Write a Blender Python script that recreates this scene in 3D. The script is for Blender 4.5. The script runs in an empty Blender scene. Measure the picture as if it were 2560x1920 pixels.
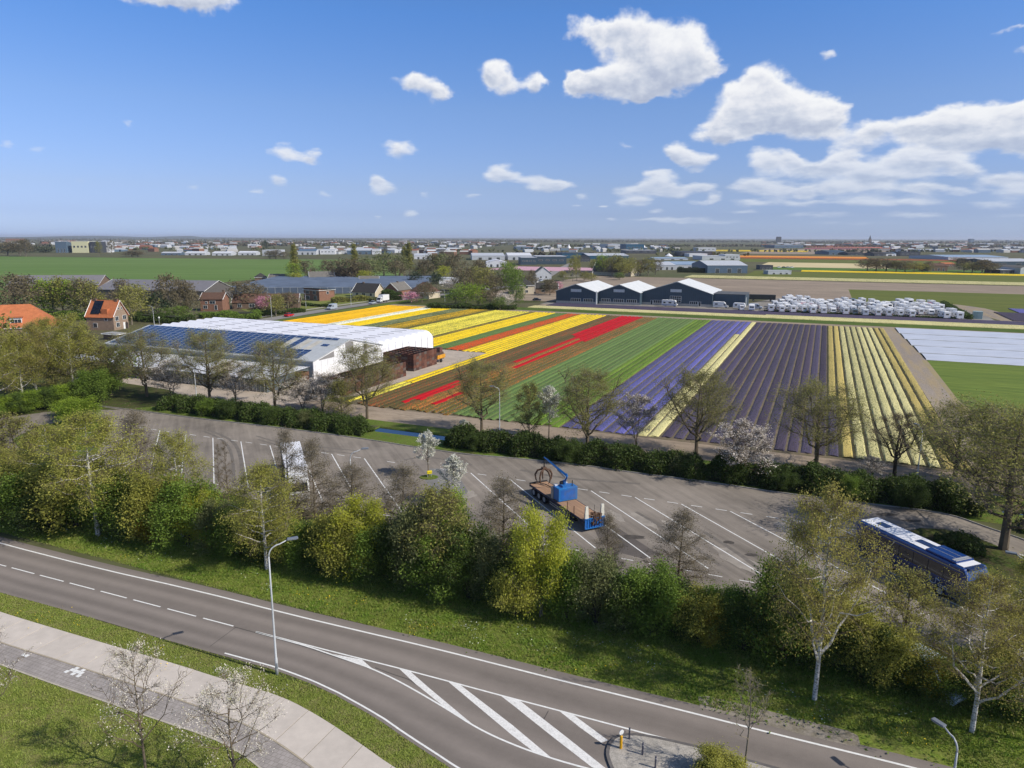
import bpy, bmesh, math, random
import numpy as np
from mathutils import Vector, Matrix
from mathutils.geometry import tessellate_polygon
random.seed(7); rng = np.random.default_rng(7)
SC = bpy.context.scene; COL = SC.collection
R = math.radians
# ------------------------------------------------------------------ camera
CAM_H = 30.0; FPX = 1775.0
PITCH = math.atan(366.0/FPX); ROLL = R(0.15)
_R = Vector((math.cos(ROLL), math.sin(ROLL)*math.sin(PITCH), math.sin(ROLL)*math.cos(PITCH)))
_F = Vector((0, math.cos(PITCH), -math.sin(PITCH)))
_U = _R.cross(_F)
cd = bpy.data.cameras.new('camera'); cam = bpy.data.objects.new('camera', cd); COL.objects.link(cam)
cd.sensor_width = 36; cd.sensor_fit = 'HORIZONTAL'; cd.lens = FPX/2560*36; cd.clip_start = .5; cd.clip_end = 90000
cam.matrix_world = Matrix(((_R.x,_U.x,-_F.x,0),(_R.y,_U.y,-_F.y,0),(_R.z,_U.z,-_F.z,CAM_H),(0,0,0,1)))
SC.camera = cam
SUN_AZ = 113.0; SUN_EL = 40.0
# ------------------------------------------------------------------ node helpers
class NT:
    def __init__(s, tree): s.t = tree; s.n = tree.nodes; s.l = tree.links
    def new(s, kind, **k):
        n = s.n.new(kind)
        for a, v in k.items(): setattr(n, a, v)
        return n
    def set(s, sock, v):
        if isinstance(v, bpy.types.NodeSocket): s.l.new(v, sock)
        elif v is not None: sock.default_value = v
    def math(s, op, a, b=None, c=None, clamp=False):
        n = s.new('ShaderNodeMath', operation=op, use_clamp=clamp)
        for i, v in enumerate((a, b, c)):
            if v is not None: s.set(n.inputs[i], v)
        return n.outputs[0]
    def vec(s, op, a, b=None, c=None, out=0):
        n = s.new('ShaderNodeVectorMath', operation=op)
        for i, v in enumerate((a, b, c)):
            if v is not None: s.set(n.inputs[i], v)
        return n.outputs[out]
    def noise(s, vec, scale, detail=3, rough=.55, dist=0, dim='3D'):
        n = s.new('ShaderNodeTexNoise', noise_dimensions=dim)
        if vec is not None: s.set(n.inputs['Vector'], vec)
        n.inputs['Scale'].default_value = scale; n.inputs['Detail'].default_value = detail
        n.inputs['Roughness'].default_value = rough; n.inputs['Distortion'].default_value = dist
        return n.outputs[0]
    def mr(s, v, a, b, c=0.0, d=1.0, interp='LINEAR', clamp=True):
        n = s.new('ShaderNodeMapRange', interpolation_type=interp, clamp=clamp)
        s.set(n.inputs[0], v)
        for i, x in enumerate((a, b, c, d)): s.set(n.inputs[1+i], x)
        return n.outputs[0]
    def mix(s, f, a, b, blend='MIX'):
        n = s.new('ShaderNodeMix', data_type='RGBA', blend_type=blend, clamp_factor=True)
        s.set(n.inputs['Factor'], f)
        for k, v in ((6, a), (7, b)):
            if isinstance(v, (tuple, list)) and len(v) == 3: v = (*v, 1)
            s.set(n.inputs[k], v)
        return n.outputs[2]
    def ramp(s, f, stops, interp='LINEAR'):
        n = s.new('ShaderNodeValToRGB'); s.set(n.inputs[0], f); cr = n.color_ramp; cr.interpolation = interp
        while len(cr.elements) < len(stops): cr.elements.new(0.5)
        for e, (p, c) in zip(cr.elements, stops):
            e.position = p; e.color = (*c, 1) if len(c) == 3 else c
        return n.outputs[0]
# ------------------------------------------------------------------ world: sky with cumulus
W = bpy.data.worlds.new('World'); SC.world = W; W.use_nodes = True
T = NT(W.node_tree); bg = W.node_tree.nodes['Background']
sky = T.new('ShaderNodeTexSky', sky_type='NISHITA', sun_disc=False)
sky.sun_elevation = R(SUN_EL); sky.sun_rotation = R(SUN_AZ); sky.altitude = 0
sky.air_density = 1.0; sky.dust_density = 0.6; sky.ozone_density = 1.6
tc = T.new('ShaderNodeTexCoord').outputs['Generated']
dirn = T.vec('NORMALIZE', tc)
sep = T.new('ShaderNodeSeparateXYZ'); T.set(sep.inputs[0], dirn)
az = T.math('ARCTAN2', sep.outputs[0], sep.outputs[1]); el = T.math('ARCSINE', sep.outputs[2])
# tint of the clear sky by height above the horizon
tint = T.ramp(T.mr(el, 0, .6), [(0, (.74,.98,1.95)), (.011, (.69,.92,1.76)), (.05, (.58,.73,1.38)), (.106, (.63,.72,1.17)), (.275, (.665,.81,1.185)), (.46, (.52,.84,1.34)), (.65, (.55,.82,1.15)), (1, (.72,.80,.92))])
skyc = T.mix(1.0, sky.outputs[0], tint, 'MULTIPLY')
SKYK = 0.115
skyc = T.vec('SCALE', skyc); skyc.node.inputs['Scale'].default_value = SKYK
def px_dir(u, v):
    x = (u-1280)/FPX; y = (960-v)/FPX
    d = (_R*x + _U*y + _F).normalized()
    return math.atan2(d.x, d.y), math.asin(d.z)
# cumulus puffs: (u, v, radius u, radius v, strength) as seen over the polder, turned into azimuth and elevation
PUFFS = [
 # top left strip
 (400,-25,105,42,1.0),(520,-12,60,48,1.0),(455,-5,130,30,.7),
 # small group upper middle
 (1020,205,50,26,.72),(1065,225,55,34,.85),(1100,222,28,26,.6),
 (1240,185,42,32,1.0),(1268,215,54,24,.85),(1338,208,28,32,1.0),
 # big cloud one
 (1495,72,60,36,1.0),(1570,88,95,58,1.15),(1650,115,95,72,1.25),(1715,140,80,66,1.1),(1640,185,110,48,1.2),(1560,205,95,40,1.15),(1468,215,58,30,1.0),(1436,205,26,32,.9),(1500,195,60,32,1.0),(1612,228,28,24,.9),(1780,152,30,24,.8),(1425,98,26,14,.5),
 # big cloud two
 (1905,205,62,50,1.2),(1870,255,80,58,1.2),(1940,265,90,62,1.25),(2010,300,100,50,1.15),(1850,315,95,38,1.1),(2070,288,52,40,.95),(1800,335,60,22,.8),(2135,345,70,40,.85),(2180,322,36,28,.6),
 # right bank
 (2290,320,95,40,1.05),(2370,310,90,46,1.15),(2460,310,90,48,1.15),(2540,320,80,54,1.15),(2400,360,140,30,1.0),(2560,285,30,30,.9),(2620,340,100,60,1.1),
 # lone right middle
 (1695,378,38,28,1.15),(1735,398,52,26,1.15),
 (2070,142,32,12,.62),(2478,78,42,12,.55),(2540,68,26,10,.5),(2570,122,46,14,.45),
 # small middle row
 (710,378,38,22,.85),(775,392,40,22,1.0),(1000,378,42,24,.85),(1245,430,42,22,1.05),(1290,448,52,14,.7),(1355,462,50,20,1.0),(1400,466,40,14,.8),
 (1568,364,26,11,.5),(690,450,28,18,.85),(645,478,24,9,.6),(945,450,22,16,.9),(960,474,36,20,1.0),(480,465,26,14,.5),(330,312,20,12,.42),(808,488,24,10,.6),
 (1182,490,26,9,.75),(1025,532,20,9,.9),(945,541,12,5,.8),(1065,483,16,10,.5),(12,362,26,10,.35),(90,376,34,12,.32),(200,455,24,7,.3),(870,508,22,9,.3),(580,425,26,6,.28),
 (1445,512,18,6,.8),(1505,513,12,5,.8),(1455,490,22,9,.6),
 # low banks toward the right horizon
 (1630,428,32.6,10.7,0.79),(1650,455,50.8,25.7,1.08),(1600,478,72.6,17.2,0.96),(1690,478,41.7,19.3,0.96),(1750,468,40,16.1,1.02),(1585,506,54.4,11.8,0.96),(1790,492,23.5,11.8,0.91),(1760,505,36.3,7.6,0.68),
 (1640,530,26,7,.7),(1670,548,46,10,.75),(1530,549,20,6,.7),(1600,548,40,6,.6),(1740,545,50,9,.6),
 (1915,398,47.2,30,1.1),(1985,398,29.1,19.3,1.02),(2020,425,99.8,27.9,1.1),(2100,400,41.7,27.9,1.1),(2170,425,68.9,34.4,1.1),(2270,400,54.4,30,1.02),(2330,410,81.6,25.7,1.02),(2240,440,99.8,17.2,0.96),(2420,425,54.4,27.9,0.91),
 (1880,462,59.8,23.7,1.08),(1960,478,54.4,18.3,1.02),(2010,485,25.4,12.9,0.91),(2080,470,72.6,19.3,0.96),(2200,470,81.6,17.2,0.91),(2310,475,54.4,19.3,0.91),(2480,455,40,19.3,0.96),(2550,450,54.4,23.7,1.02),(2540,482,63.5,17.2,0.91),(2400,480,54.4,12.9,0.68),
 (1900,508,72.6,12.9,0.85),(2010,512,54.4,10.7,0.74),(2150,505,108.9,16.1,0.91),(2300,508,81.6,12.9,0.79),(2480,512,81.6,15,0.74),(1850,532,54.4,8.5,0.62),(2050,538,108.9,9.6,0.57),(2300,536,127,10.7,0.57),(2520,540,81.6,9.6,0.51),(2150,556,181.4,7.6,0.4),(1800,556,108.9,6.5,0.45),
]
def cloud_sky(puffs, general=False):
    "a group giving the clear sky with the clouds of one part of the sky"
    gt = bpy.data.node_groups.new('cloud_part', 'ShaderNodeTree'); T = NT(gt)
    for nm, k in (('az','NodeSocketFloat'),('el','NodeSocketFloat'),('dir','NodeSocketVector'),('sky','NodeSocketColor')): gt.interface.new_socket(nm, in_out='INPUT', socket_type=k)
    gt.interface.new_socket('out', in_out='OUTPUT', socket_type='NodeSocketShader')
    gi = T.new('NodeGroupInput').outputs; az, el, dirn, skyc = gi[0], gi[1], gi[2], gi[3]
    sep = T.new('ShaderNodeSeparateXYZ'); T.set(sep.inputs[0], dirn)
    comb = T.new('ShaderNodeCombineXYZ'); T.set(comb.inputs[0], az); T.set(comb.inputs[1], el); AE = comb.outputs[0]
    st2 = T.new('ShaderNodeCombineXYZ'); T.set(st2.inputs[0], T.math('MULTIPLY', az, 17))
    T.set(st2.inputs[1], T.math('MULTIPLY', T.math('LOGARITHM', T.math('ADD', el, .05), 2.71828), 6.0)); sv = st2.outputs[0]
    if general:
        pz = T.math('MAXIMUM', sep.outputs[2], .03)
        pl = T.vec('SCALE', dirn); T.set(pl.node.inputs['Scale'], T.math('DIVIDE', 1.0, pz))
        acc = T.math('MULTIPLY', T.mr(T.noise(pl, .55, 2, .5), .50, .72, 0, 1.1), T.mr(el, .01, .06))
        acc = T.math('MULTIPLY', acc, T.mr(T.math('ABSOLUTE', az), .66, .85, 0, 1, 'SMOOTHSTEP')) ; relh = None
    else:
        wn = T.new('ShaderNodeTexNoise'); T.set(wn.inputs['Vector'], sv); wn.inputs['Scale'].default_value = 1.3; wn.inputs['Detail'].default_value = 4; wn.inputs['Roughness'].default_value = .55
        wv = T.vec('SUBTRACT', wn.outputs['Color'], (.5,.5,.5))
        sc1 = T.vec('SCALE', wv); T.set(sc1.node.inputs['Scale'], T.mr(el, .0, .2, .012, .06))
        fl = T.vec('MULTIPLY', T.vec('ADD', AE, T.vec('MULTIPLY', sc1, (1,.7,0))), (1,1,0))
        S = fl; accw = None
        for (u, v, ru, rv, st_) in puffs:      # one after another, so that few values are held at a time
            a, e = px_dir(u, v); a2, _ = px_dir(u+ru, v); _, e2 = px_dir(u, v-rv)
            ra = abs(a2-a)*1.6; re = abs(e2-e)*1.6
            q = T.vec('MULTIPLY_ADD', S, (1/ra, 1/re, 0), (-a/ra, -e/re, 0))
            g = T.mr(T.vec('LENGTH', q, out=1), 1.0, 0.0, 0.0, st_, 'SMOOTHSTEP')
            qs = T.vec('SCALE', q); T.set(qs.node.inputs['Scale'], g)
            accw = qs if accw is None else T.vec('ADD', accw, qs)
            up1 = T.vec('SCALE', (0,0,1)); T.set(up1.node.inputs['Scale'], g)
            S = T.vec('ADD', S, up1)
        sS = T.new('ShaderNodeSeparateXYZ'); T.set(sS.inputs[0], S); acc = sS.outputs[2]
        rel = T.new('ShaderNodeSeparateXYZ'); T.set(rel.inputs[0], T.vec('DIVIDE', accw, T.vec('ADD', (.02,.02,.02), acc))); relh = rel.outputs[1]
    accT = T.math('MINIMUM', acc, 1.25)
    n0 = T.noise(sv, 1.35, 8, .60)
    n1 = T.noise(T.vec('ADD', sv, (.14, .24, 0)), 1.35, 5, .55)
    dens = T.math('ADD', accT, T.math('MULTIPLY', T.math('SUBTRACT', n0, .5), T.mr(accT, .0, .35, .25, 1.15)))
    cov = T.mr(dens, .20, .92, 0, 1, 'SMOOTHSTEP')
    cov = T.math('MULTIPLY', cov, T.mr(accT, .02, .25))
    cov = T.math('MULTIPLY', cov, T.mr(el, .0, .12, .5, .99))
    lit = T.math('MULTIPLY', T.math('SUBTRACT', n0, n1), 1.7)
    if relh is not None: lit = T.math('ADD', lit, T.math('MULTIPLY', relh, 1.35))
    lit = T.math('ADD', lit, T.mr(accT, .4, 1.2, .40, -.12))
    lit = T.mr(lit, -.95, .60, 0, 1, 'SMOOTHSTEP')
    cc = T.ramp(lit, [(0, (.42,.48,.63)), (.35, (.60,.65,.76)), (.7, (.80,.82,.88)), (1, (.93,.94,.96))])
    cc = T.mix(T.mr(el, .0, .16, .55, 0), cc, (.50,.60,.78))
    b = T.new('ShaderNodeBackground'); T.set(b.inputs[0], T.mix(cov, skyc, cc)); b.inputs[1].default_value = 1.0
    T.l.new(b.outputs[0], T.new('NodeGroupOutput').inputs[0])
    T = NT(W.node_tree); gn = T.new('ShaderNodeGroup'); gn.node_tree = gt
    for k, v in zip(range(4), WIN): T.set(gn.inputs[k], v)
    return gn.outputs[0]
WIN = (az, el, dirn, skyc)
def pick(f, a, b):
    m = T.new('ShaderNodeMixShader'); T.set(m.inputs[0], f); T.l.new(a, m.inputs[1]); T.l.new(b, m.inputs[2]); return m.outputs[0]
def tile(u0, u1, v0, v1):
    return cloud_sky([p for p in PUFFS if p[0]+p[2]*1.65+55 > u0 and p[0]-p[2]*1.65-55 < u1 and p[1]+p[3]*1.65+50 > v0 and p[1]-p[3]*1.65-50 < v1])
VS = px_dir(1280, 385)[1]
def column(u0, u1): return pick(T.math('GREATER_THAN', el, VS), tile(u0,u1,385,700), tile(u0,u1,-900,385))
c1, c2, c3 = px_dir(1130, 300)[0], px_dir(1440, 300)[0], px_dir(1840, 300)[0]
seen = pick(T.math('GREATER_THAN', az, c2), pick(T.math('GREATER_THAN', az, c1), column(-900,1130), column(1130,1440)), pick(T.math('GREATER_THAN', az, c3), column(1440,1840), column(1840,3500)))
inside = T.math('MULTIPLY', T.math('LESS_THAN', T.math('ABSOLUTE', az), .68), T.math('MULTIPLY', T.math('GREATER_THAN', el, 0), T.math('LESS_THAN', el, .42)))
W.node_tree.links.new(pick(inside, cloud_sky([], True), seen), W.node_tree.nodes['World Output'].inputs[0])
W.node_tree.nodes.remove(bg)
W.cycles.sampling_method = 'MANUAL'; W.cycles.sample_map_resolution = 512
# ------------------------------------------------------------------ sun, exposure
sl = bpy.data.lights.new('sun', 'SUN'); sl.energy = 4.75; sl.angle = R(.53); sl.color = (1, .93, .82)
so = bpy.data.objects.new('sun', sl); COL.objects.link(so)
sd = Vector((math.sin(R(SUN_AZ))*math.cos(R(SUN_EL)), math.cos(R(SUN_AZ))*math.cos(R(SUN_EL)), math.sin(R(SUN_EL))))
so.rotation_euler = sd.to_track_quat('Z', 'Y').to_euler(); so.location = (0, -20, 80)
vs = SC.view_settings; vs.view_transform = 'Standard'; vs.look = 'None'; vs.exposure = 0.0; vs.gamma = 1; vs.use_curve_mapping = False
SC.cycles.max_bounces = 7; SC.cycles.diffuse_bounces = 4; SC.cycles.glossy_bounces = 2; SC.cycles.transmission_bounces = 4
SC.cycles.transparent_max_bounces = 4; SC.cycles.volume_bounces = 0; SC.cycles.sample_clamp_indirect = 4
SC.cycles.use_denoising = True; SC.cycles.caustics_reflective = False; SC.cycles.caustics_refractive = False
# ------------------------------------------------------------------ places
def G(u, v, z=0.0):
    "the point of the ground (or of height z) that the photograph shows at u, v"
    d = _R*((u-1280)/FPX) + _U*((960-v)/FPX) + _F
    k = (z-CAM_H)/d.z
    return Vector((d.x*k, d.y*k, z))
FA = R(23.5); SA, CA = math.sin(FA), math.cos(FA)
def ST(s, t, z=0.0): return Vector((s*SA+t*CA, s*CA-t*SA, z))   # along / across the flower rows
def toST(p): return (p.x*SA+p.y*CA, p.x*CA-p.y*SA)
def HT(u, v, p):
    "height of something standing at p whose top is seen at row v"
    y = (960-v)/FPX; d = math.hypot(p[0], p[1])
    e = _U*y + _F
    return CAM_H + (e.z/math.hypot(e.y, (u-1280)/FPX))*d
# ------------------------------------------------------------------ materials
MATS = {}
def _base(name, rough=.8, spec=.3, metal=0.0):
    m = bpy.data.materials.new(name); m.use_nodes = True; t = NT(m.node_tree)
    b = m.node_tree.nodes['Principled BSDF']
    b.inputs['Roughness'].default_value = rough; b.inputs['Specular IOR Level'].default_value = spec; b.inputs['Metallic'].default_value = metal
    MATS[name] = m
    return m, t, b
def bumpit(t, b, h, strength=.3, dist=.05):
    n = t.new('ShaderNodeBump'); n.inputs['Strength'].default_value = strength; n.inputs['Distance'].default_value = dist
    t.set(n.inputs['Height'], h); t.set(b.inputs['Normal'], n.outputs[0])
def mat(name, c, rough=.7, var=.12, scale=1.5, spec=.3, metal=0.0, rnd=0.0, dirt=0.0, coords='Object', stretch=None):
    if name in MATS: return MATS[name]
    m, t, b = _base(name, rough, spec, metal)
    v = t.new('ShaderNodeTexCoord').outputs['Object'] if coords == 'Object' else t.new('ShaderNodeNewGeometry').outputs['Position']
    if stretch: v = t.vec('MULTIPLY', v, stretch)
    f = t.noise(v, scale, 4, .6)
    k = t.mr(f, .3, .7, 1-var, 1+var)
    if rnd:
        oi = t.new('ShaderNodeObjectInfo').outputs['Random']
        k = t.math('MULTIPLY', k, t.mr(oi, 0, 1, 1-rnd, 1+rnd))
    cc = t.vec('SCALE', (*c[:3],)[:3]); t.set(cc.node.inputs['Scale'], k)
    if dirt:
        f2 = t.noise(v, scale*.35, 5, .65)
        cc = t.mix(t.mr(f2, .5, .75, 0, dirt), cc, (.16,.14,.11))
    t.set(b.inputs['Base Color'], cc)
    return m
def leafmat(name, c1, c2, c3=None, rough=.6, sc=.55, rnd=.12, trans=.25):
    "leaf or blossom colour: clumps of one tone and another, each plant a little different"
    if name in MATS: return MATS[name]
    m, t, b = _base(name, rough, .25)
    tcn = t.new('ShaderNodeTexCoord').outputs['Object']
    oi = t.new('ShaderNodeObjectInfo').outputs['Random']
    off = t.new('ShaderNodeCombineXYZ'); t.set(off.inputs[0], t.math('MULTIPLY', oi, 37)); t.set(off.inputs[1], t.math('MULTIPLY', oi, 11))
    v = t.vec('ADD', tcn, off.outputs[0])
    cc = t.mix(t.mr(t.noise(v, sc, 3, .6), .35, .65), c1, c2)
    if c3: cc = t.mix(t.mr(t.noise(v, sc*9, 2, .5), .55, .72), cc, c3)
    k = t.mr(oi, 0, 1, 1-rnd, 1+rnd)
    s2 = t.vec('SCALE', cc); t.set(s2.node.inputs['Scale'], k)
    t.set(b.inputs['Base Color'], s2)
    if trans:
        tr = t.new('ShaderNodeBsdfTranslucent'); t.set(tr.inputs[0], s2)
        mx = t.new('ShaderNodeMixShader'); mx.inputs[0].default_value = trans
        t.l.new(b.outputs[0], mx.inputs[1]); t.l.new(tr.outputs[0], mx.inputs[2])
        t.l.new(mx.outputs[0], m.node_tree.nodes['Material Output'].inputs[0])
    return m
# ------------------------------------------------------------------ mesh building
def cat_tag(o, label=None, cat=None, group=None, kind=None):
    if label: o['label'] = label
    if cat: o['category'] = cat
    if group: o['group'] = group
    if kind: o['kind'] = kind
    return o
def link(name, mesh, parent=None, loc=None, rz=None):
    o = bpy.data.objects.new(name, mesh); COL.objects.link(o)
    if parent is not None: o.parent = parent
    if loc is not None: o.location = loc
    if rz is not None: o.rotation_euler = (0, 0, rz)
    return o
def thing(name, label, cat, loc=(0,0,0), rz=0.0, group=None):
    o = link(name, None, None, loc, rz); o.empty_display_size = .5
    return cat_tag(o, label, cat, group)
class MB:
    def __init__(s): s.v = []; s.f = []; s.m = []
    def add(s, vs, fs, mi=0):
        b = len(s.v); s.v += [tuple(x) for x in vs]; s.f += [tuple(b+i for i in f) for f in fs]; s.m += [mi]*len(fs); return s
    def quad(s, a, b, c, d, mi=0): return s.add([a,b,c,d], [(0,1,2,3)], mi)
    def box(s, x0, x1, y0, y1, z0, z1, mi=0, rz=0, c=(0,0)):
        vs = [(x,y,z) for z in (z0,z1) for (x,y) in ((x0,y0),(x1,y0),(x1,y1),(x0,y1))]
        if rz:
            k, q = math.cos(rz), math.sin(rz); vs = [(c[0]+(x-c[0])*k-(y-c[1])*q, c[1]+(x-c[0])*q+(y-c[1])*k, z) for x,y,z in vs]
        return s.add(vs, [(0,3,2,1),(4,5,6,7),(0,1,5,4),(1,2,6,5),(2,3,7,6),(3,0,4,7)], mi)
    def prism(s, pts, z0, z1, mi=0):
        n = len(pts); vs = [(p[0],p[1],z0) for p in pts]+[(p[0],p[1],z1) for p in pts]
        return s.add(vs, [tuple(range(n-1,-1,-1)), tuple(range(n,2*n))]+[(i,(i+1)%n,n+(i+1)%n,n+i) for i in range(n)], mi)
    def extr(s, prof, a0, a1, axis='x', mi=0):
        "profile of (p, z) points carried along an axis: axis x means p is y"
        n = len(prof)
        mk = (lambda a, p, z: (a,p,z)) if axis == 'x' else (lambda a, p, z: (p,a,z))
        vs = [mk(a0,p,z) for p,z in prof]+[mk(a1,p,z) for p,z in prof]
        return s.add(vs, [tuple(range(n-1,-1,-1)), tuple(range(n,2*n))]+[(i,(i+1)%n,n+(i+1)%n,n+i) for i in range(n)], mi)
    def tube(s, pts, rad, n=6, mi=0, cap=True):
        pts = [Vector(p) for p in pts]; m = len(pts)
        if not isinstance(rad, (list,tuple)): rad = [rad]*m
        b = len(s.v); up = Vector((0,0,1))
        for i, p in enumerate(pts):
            d = (pts[min(i+1,m-1)]-pts[max(i-1,0)])
            if d.length < 1e-9: d = up.copy()
            d.normalize(); a = d.cross(Vector((1,0,0)) if abs(d.x) < .8 else Vector((0,1,0))); a.normalize(); c = d.cross(a)
            for k in range(n):
                th = 2*math.pi*k/n; q = p + (a*math.cos(th)+c*math.sin(th))*rad[i]; s.v.append((q.x,q.y,q.z))
        for i in range(m-1):
            for k in range(n):
                s.f.append((b+i*n+k, b+i*n+(k+1)%n, b+(i+1)*n+(k+1)%n, b+(i+1)*n+k)); s.m.append(mi)
        if cap:
            s.f.append(tuple(b+k for k in range(n-1,-1,-1))); s.m.append(mi)
            s.f.append(tuple(b+(m-1)*n+k for k in range(n))); s.m.append(mi)
        return s
    def cyl(s, c, r, a0, a1, axis='z', n=12, mi=0, r1=None):
        ax = {'x':(1,0,0),'y':(0,1,0),'z':(0,0,1)}[axis]; c = Vector(c); ax = Vector(ax)
        return s.tube([c+ax*a0, c+ax*a1], [r, r if r1 is None else r1], n, mi)
    def mesh(s, name, mats, bevel=0, smooth=False):
        me = bpy.data.meshes.new(name); me.from_pydata(s.v, [], s.f)
        if not isinstance(mats, (list,tuple)): mats = [mats]
        for m in mats: me.materials.append(m)
        if len(mats) > 1: me.polygons.foreach_set('material_index', s.m)
        if bevel:
            bm = bmesh.new(); bm.from_mesh(me); bmesh.ops.recalc_face_normals(bm, faces=bm.faces)
            bmesh.ops.bevel(bm, geom=[e for e in bm.edges if e.is_manifold and e.calc_face_angle(0) > .3], offset=bevel, segments=2, affect='EDGES', profile=.6)
            bm.to_mesh(me); bm.free()
        if smooth: me.polygons.foreach_set('use_smooth', [True]*len(me.polygons))
        me.update(); return me
    def build(s, name, mats, parent=None, loc=None, rz=None, bevel=0, smooth=False, label=None):
        o = link(name, s.mesh(name, mats, bevel, smooth), parent, loc, rz)
        if label: o['label'] = label
        return o
def npmesh(name, verts, nper, m, uvs=None, smooth=False):
    "mesh of loose faces, nper corners each, from one numpy array"
    verts = np.asarray(verts, dtype=np.float32).reshape(-1, 3); nv = len(verts); nf = nv//nper
    me = bpy.data.meshes.new(name); me.vertices.add(nv); me.vertices.foreach_set('co', verts.ravel())
    me.loops.add(nv); me.loops.foreach_set('vertex_index', np.arange(nv, dtype=np.int32))
    me.polygons.add(nf); me.polygons.foreach_set('loop_start', np.arange(0, nv, nper, dtype=np.int32))
    try: me.polygons.foreach_set('loop_total', np.full(nf, nper, dtype=np.int32))
    except Exception: pass
    for q in (m if isinstance(m, (list,tuple)) else [m]): me.materials.append(q)
    me.update(calc_edges=True); return me
def sheet(name, pts, z, m, kind='structure', label=None, cat=None, thick=0):
    pts = [Vector((p[0], p[1], 0)) for p in pts]
    me = bpy.data.meshes.new(name)
    tris = tessellate_polygon([pts])
    fs = []
    for a,b,c in tris:
        n = (pts[b]-pts[a]).cross(pts[c]-pts[a]).z
        fs.append((a,b,c) if n > 0 else (a,c,b))
    n = len(pts); vs = [(p.x,p.y,z) for p in pts]
    if thick:
        vs += [(p.x,p.y,z-thick) for p in pts]; fs += [(i,(i+1)%n,n+(i+1)%n,n+i) for i in range(n)]
    me.from_pydata(vs, [], fs); me.materials.append(m); me.update()
    o = link(name, me); return cat_tag(o, label, cat, kind=kind)
def stq(s0, s1, t0, t1): return [ST(s0,t0), ST(s0,t1), ST(s1,t1), ST(s1,t0)]
def clone(o, loc=None, rz=None, scale=None, parent=None, label=None):
    c = o.copy(); COL.objects.link(c)
    c.parent = parent
    for ch in list(o.children):
        if ch.get('_c'): continue
        clone(ch, parent=c)
    if loc is not None: c.location = loc
    if rz is not None: c.rotation_euler = (0,0,rz)
    if scale is not None: c.scale = scale if isinstance(scale, (tuple,list)) else (scale,)*3
    if label: c['label'] = label
    return c
ORD = ['first','second','third','fourth','fifth','sixth','seventh','eighth','ninth','tenth','eleventh','twelfth','thirteenth','fourteenth','fifteenth','sixteenth','seventeenth','eighteenth','nineteenth','twentieth','twenty-first','twenty-second','twenty-third','twenty-fourth','twenty-fifth','twenty-sixth','twenty-seventh','twenty-eighth','twenty-ninth','thirtieth']
# ================================================================== ground materials
def groundmat(name, cols, scales=(.08,.6,4), k=(.5,.35,.3), rough=.95, bump=0, rot=None, stretch=(1,1,1), fine=.18):
    "soil, turf and crops: three colours mixed by three sizes of noise"
    if name in MATS: return MATS[name]
    m, t, b = _base(name, rough, .1)
    v = t.new('ShaderNodeNewGeometry').outputs['Position']
    if rot is not None:
        mp = t.new('ShaderNodeMapping', vector_type='POINT'); t.set(mp.inputs[0], v); mp.inputs['Rotation'].default_value = (0,0,rot); v = mp.outputs[0]
    v = t.vec('MULTIPLY', v, stretch)
    n1 = t.noise(v, scales[0], 4, .6); n2 = t.noise(v, scales[1], 4, .62); n3 = t.noise(v, scales[2], 3, .6)
    c = t.mix(t.mr(n1, .38, .62), cols[0], cols[1]); c = t.mix(t.mr(n2, .42, .66), c, cols[2])
    s2 = t.vec('SCALE', c); t.set(s2.node.inputs['Scale'], t.mr(n3, .3, .7, 1-fine, 1+fine))
    t.set(b.inputs['Base Color'], s2)
    if bump: bumpit(t, b, n3, bump, .08)
    return m
M_far = groundmat('farmland', [(.085,.10,.04),(.13,.12,.065),(.10,.09,.05)], (.004,.012,.2), rough=1)
M_verge = groundmat('verge_turf', [(.11,.16,.022),(.145,.195,.03),(.175,.18,.055)], (.12,.7,5), bump=.5, fine=.3)
M_lawn = groundmat('lawn_turf', [(.135,.175,.035),(.165,.20,.04),(.20,.185,.075)], (.15,.8,6), bump=.5, fine=.28)
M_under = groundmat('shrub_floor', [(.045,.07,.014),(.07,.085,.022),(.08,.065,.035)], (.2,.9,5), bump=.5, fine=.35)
M_soil = groundmat('bare_soil', [(.30,.235,.175),(.36,.29,.22),(.25,.20,.145)], (.1,.8,6), bump=.4, rot=FA, stretch=(.25,1,1))
M_soilE = groundmat('bare_soil_track', [(.25,.21,.175),(.31,.265,.22),(.33,.26,.16)], (.09,.5,6), bump=.4, rot=FA, stretch=(1,.12,1))
M_plough = groundmat('grey_ploughland', [(.27,.215,.165),(.33,.265,.2),(.23,.185,.14)], (.02,.15,2), rot=FA, stretch=(.3,1,1))
M_grassfar = groundmat('meadow', [(.085,.16,.03),(.11,.18,.035),(.075,.145,.03)], (.02,.12,1.5), rot=FA, stretch=(.15,1.6,1))
M_grassdk = groundmat('winter_crop', [(.115,.14,.028),(.14,.155,.032),(.10,.12,.028)], (.02,.12,1.5), rot=FA, stretch=(.15,1.6,1))
M_bank = groundmat('ditch_bank_grass', [(.085,.14,.02),(.12,.175,.028),(.12,.13,.035)], (.15,.8,4), bump=.6, fine=.3)
M_pad = groundmat('yard_concrete', [(.42,.35,.28),(.47,.40,.33),(.36,.31,.26)], (.08,.4,4), fine=.08)
M_crop = groundmat('young_bulb_crop', [(.13,.18,.035),(.16,.21,.04),(.10,.15,.03)], (.05,.4,2.2), rot=FA, stretch=(.08,1.6,1), fine=.3)
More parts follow.
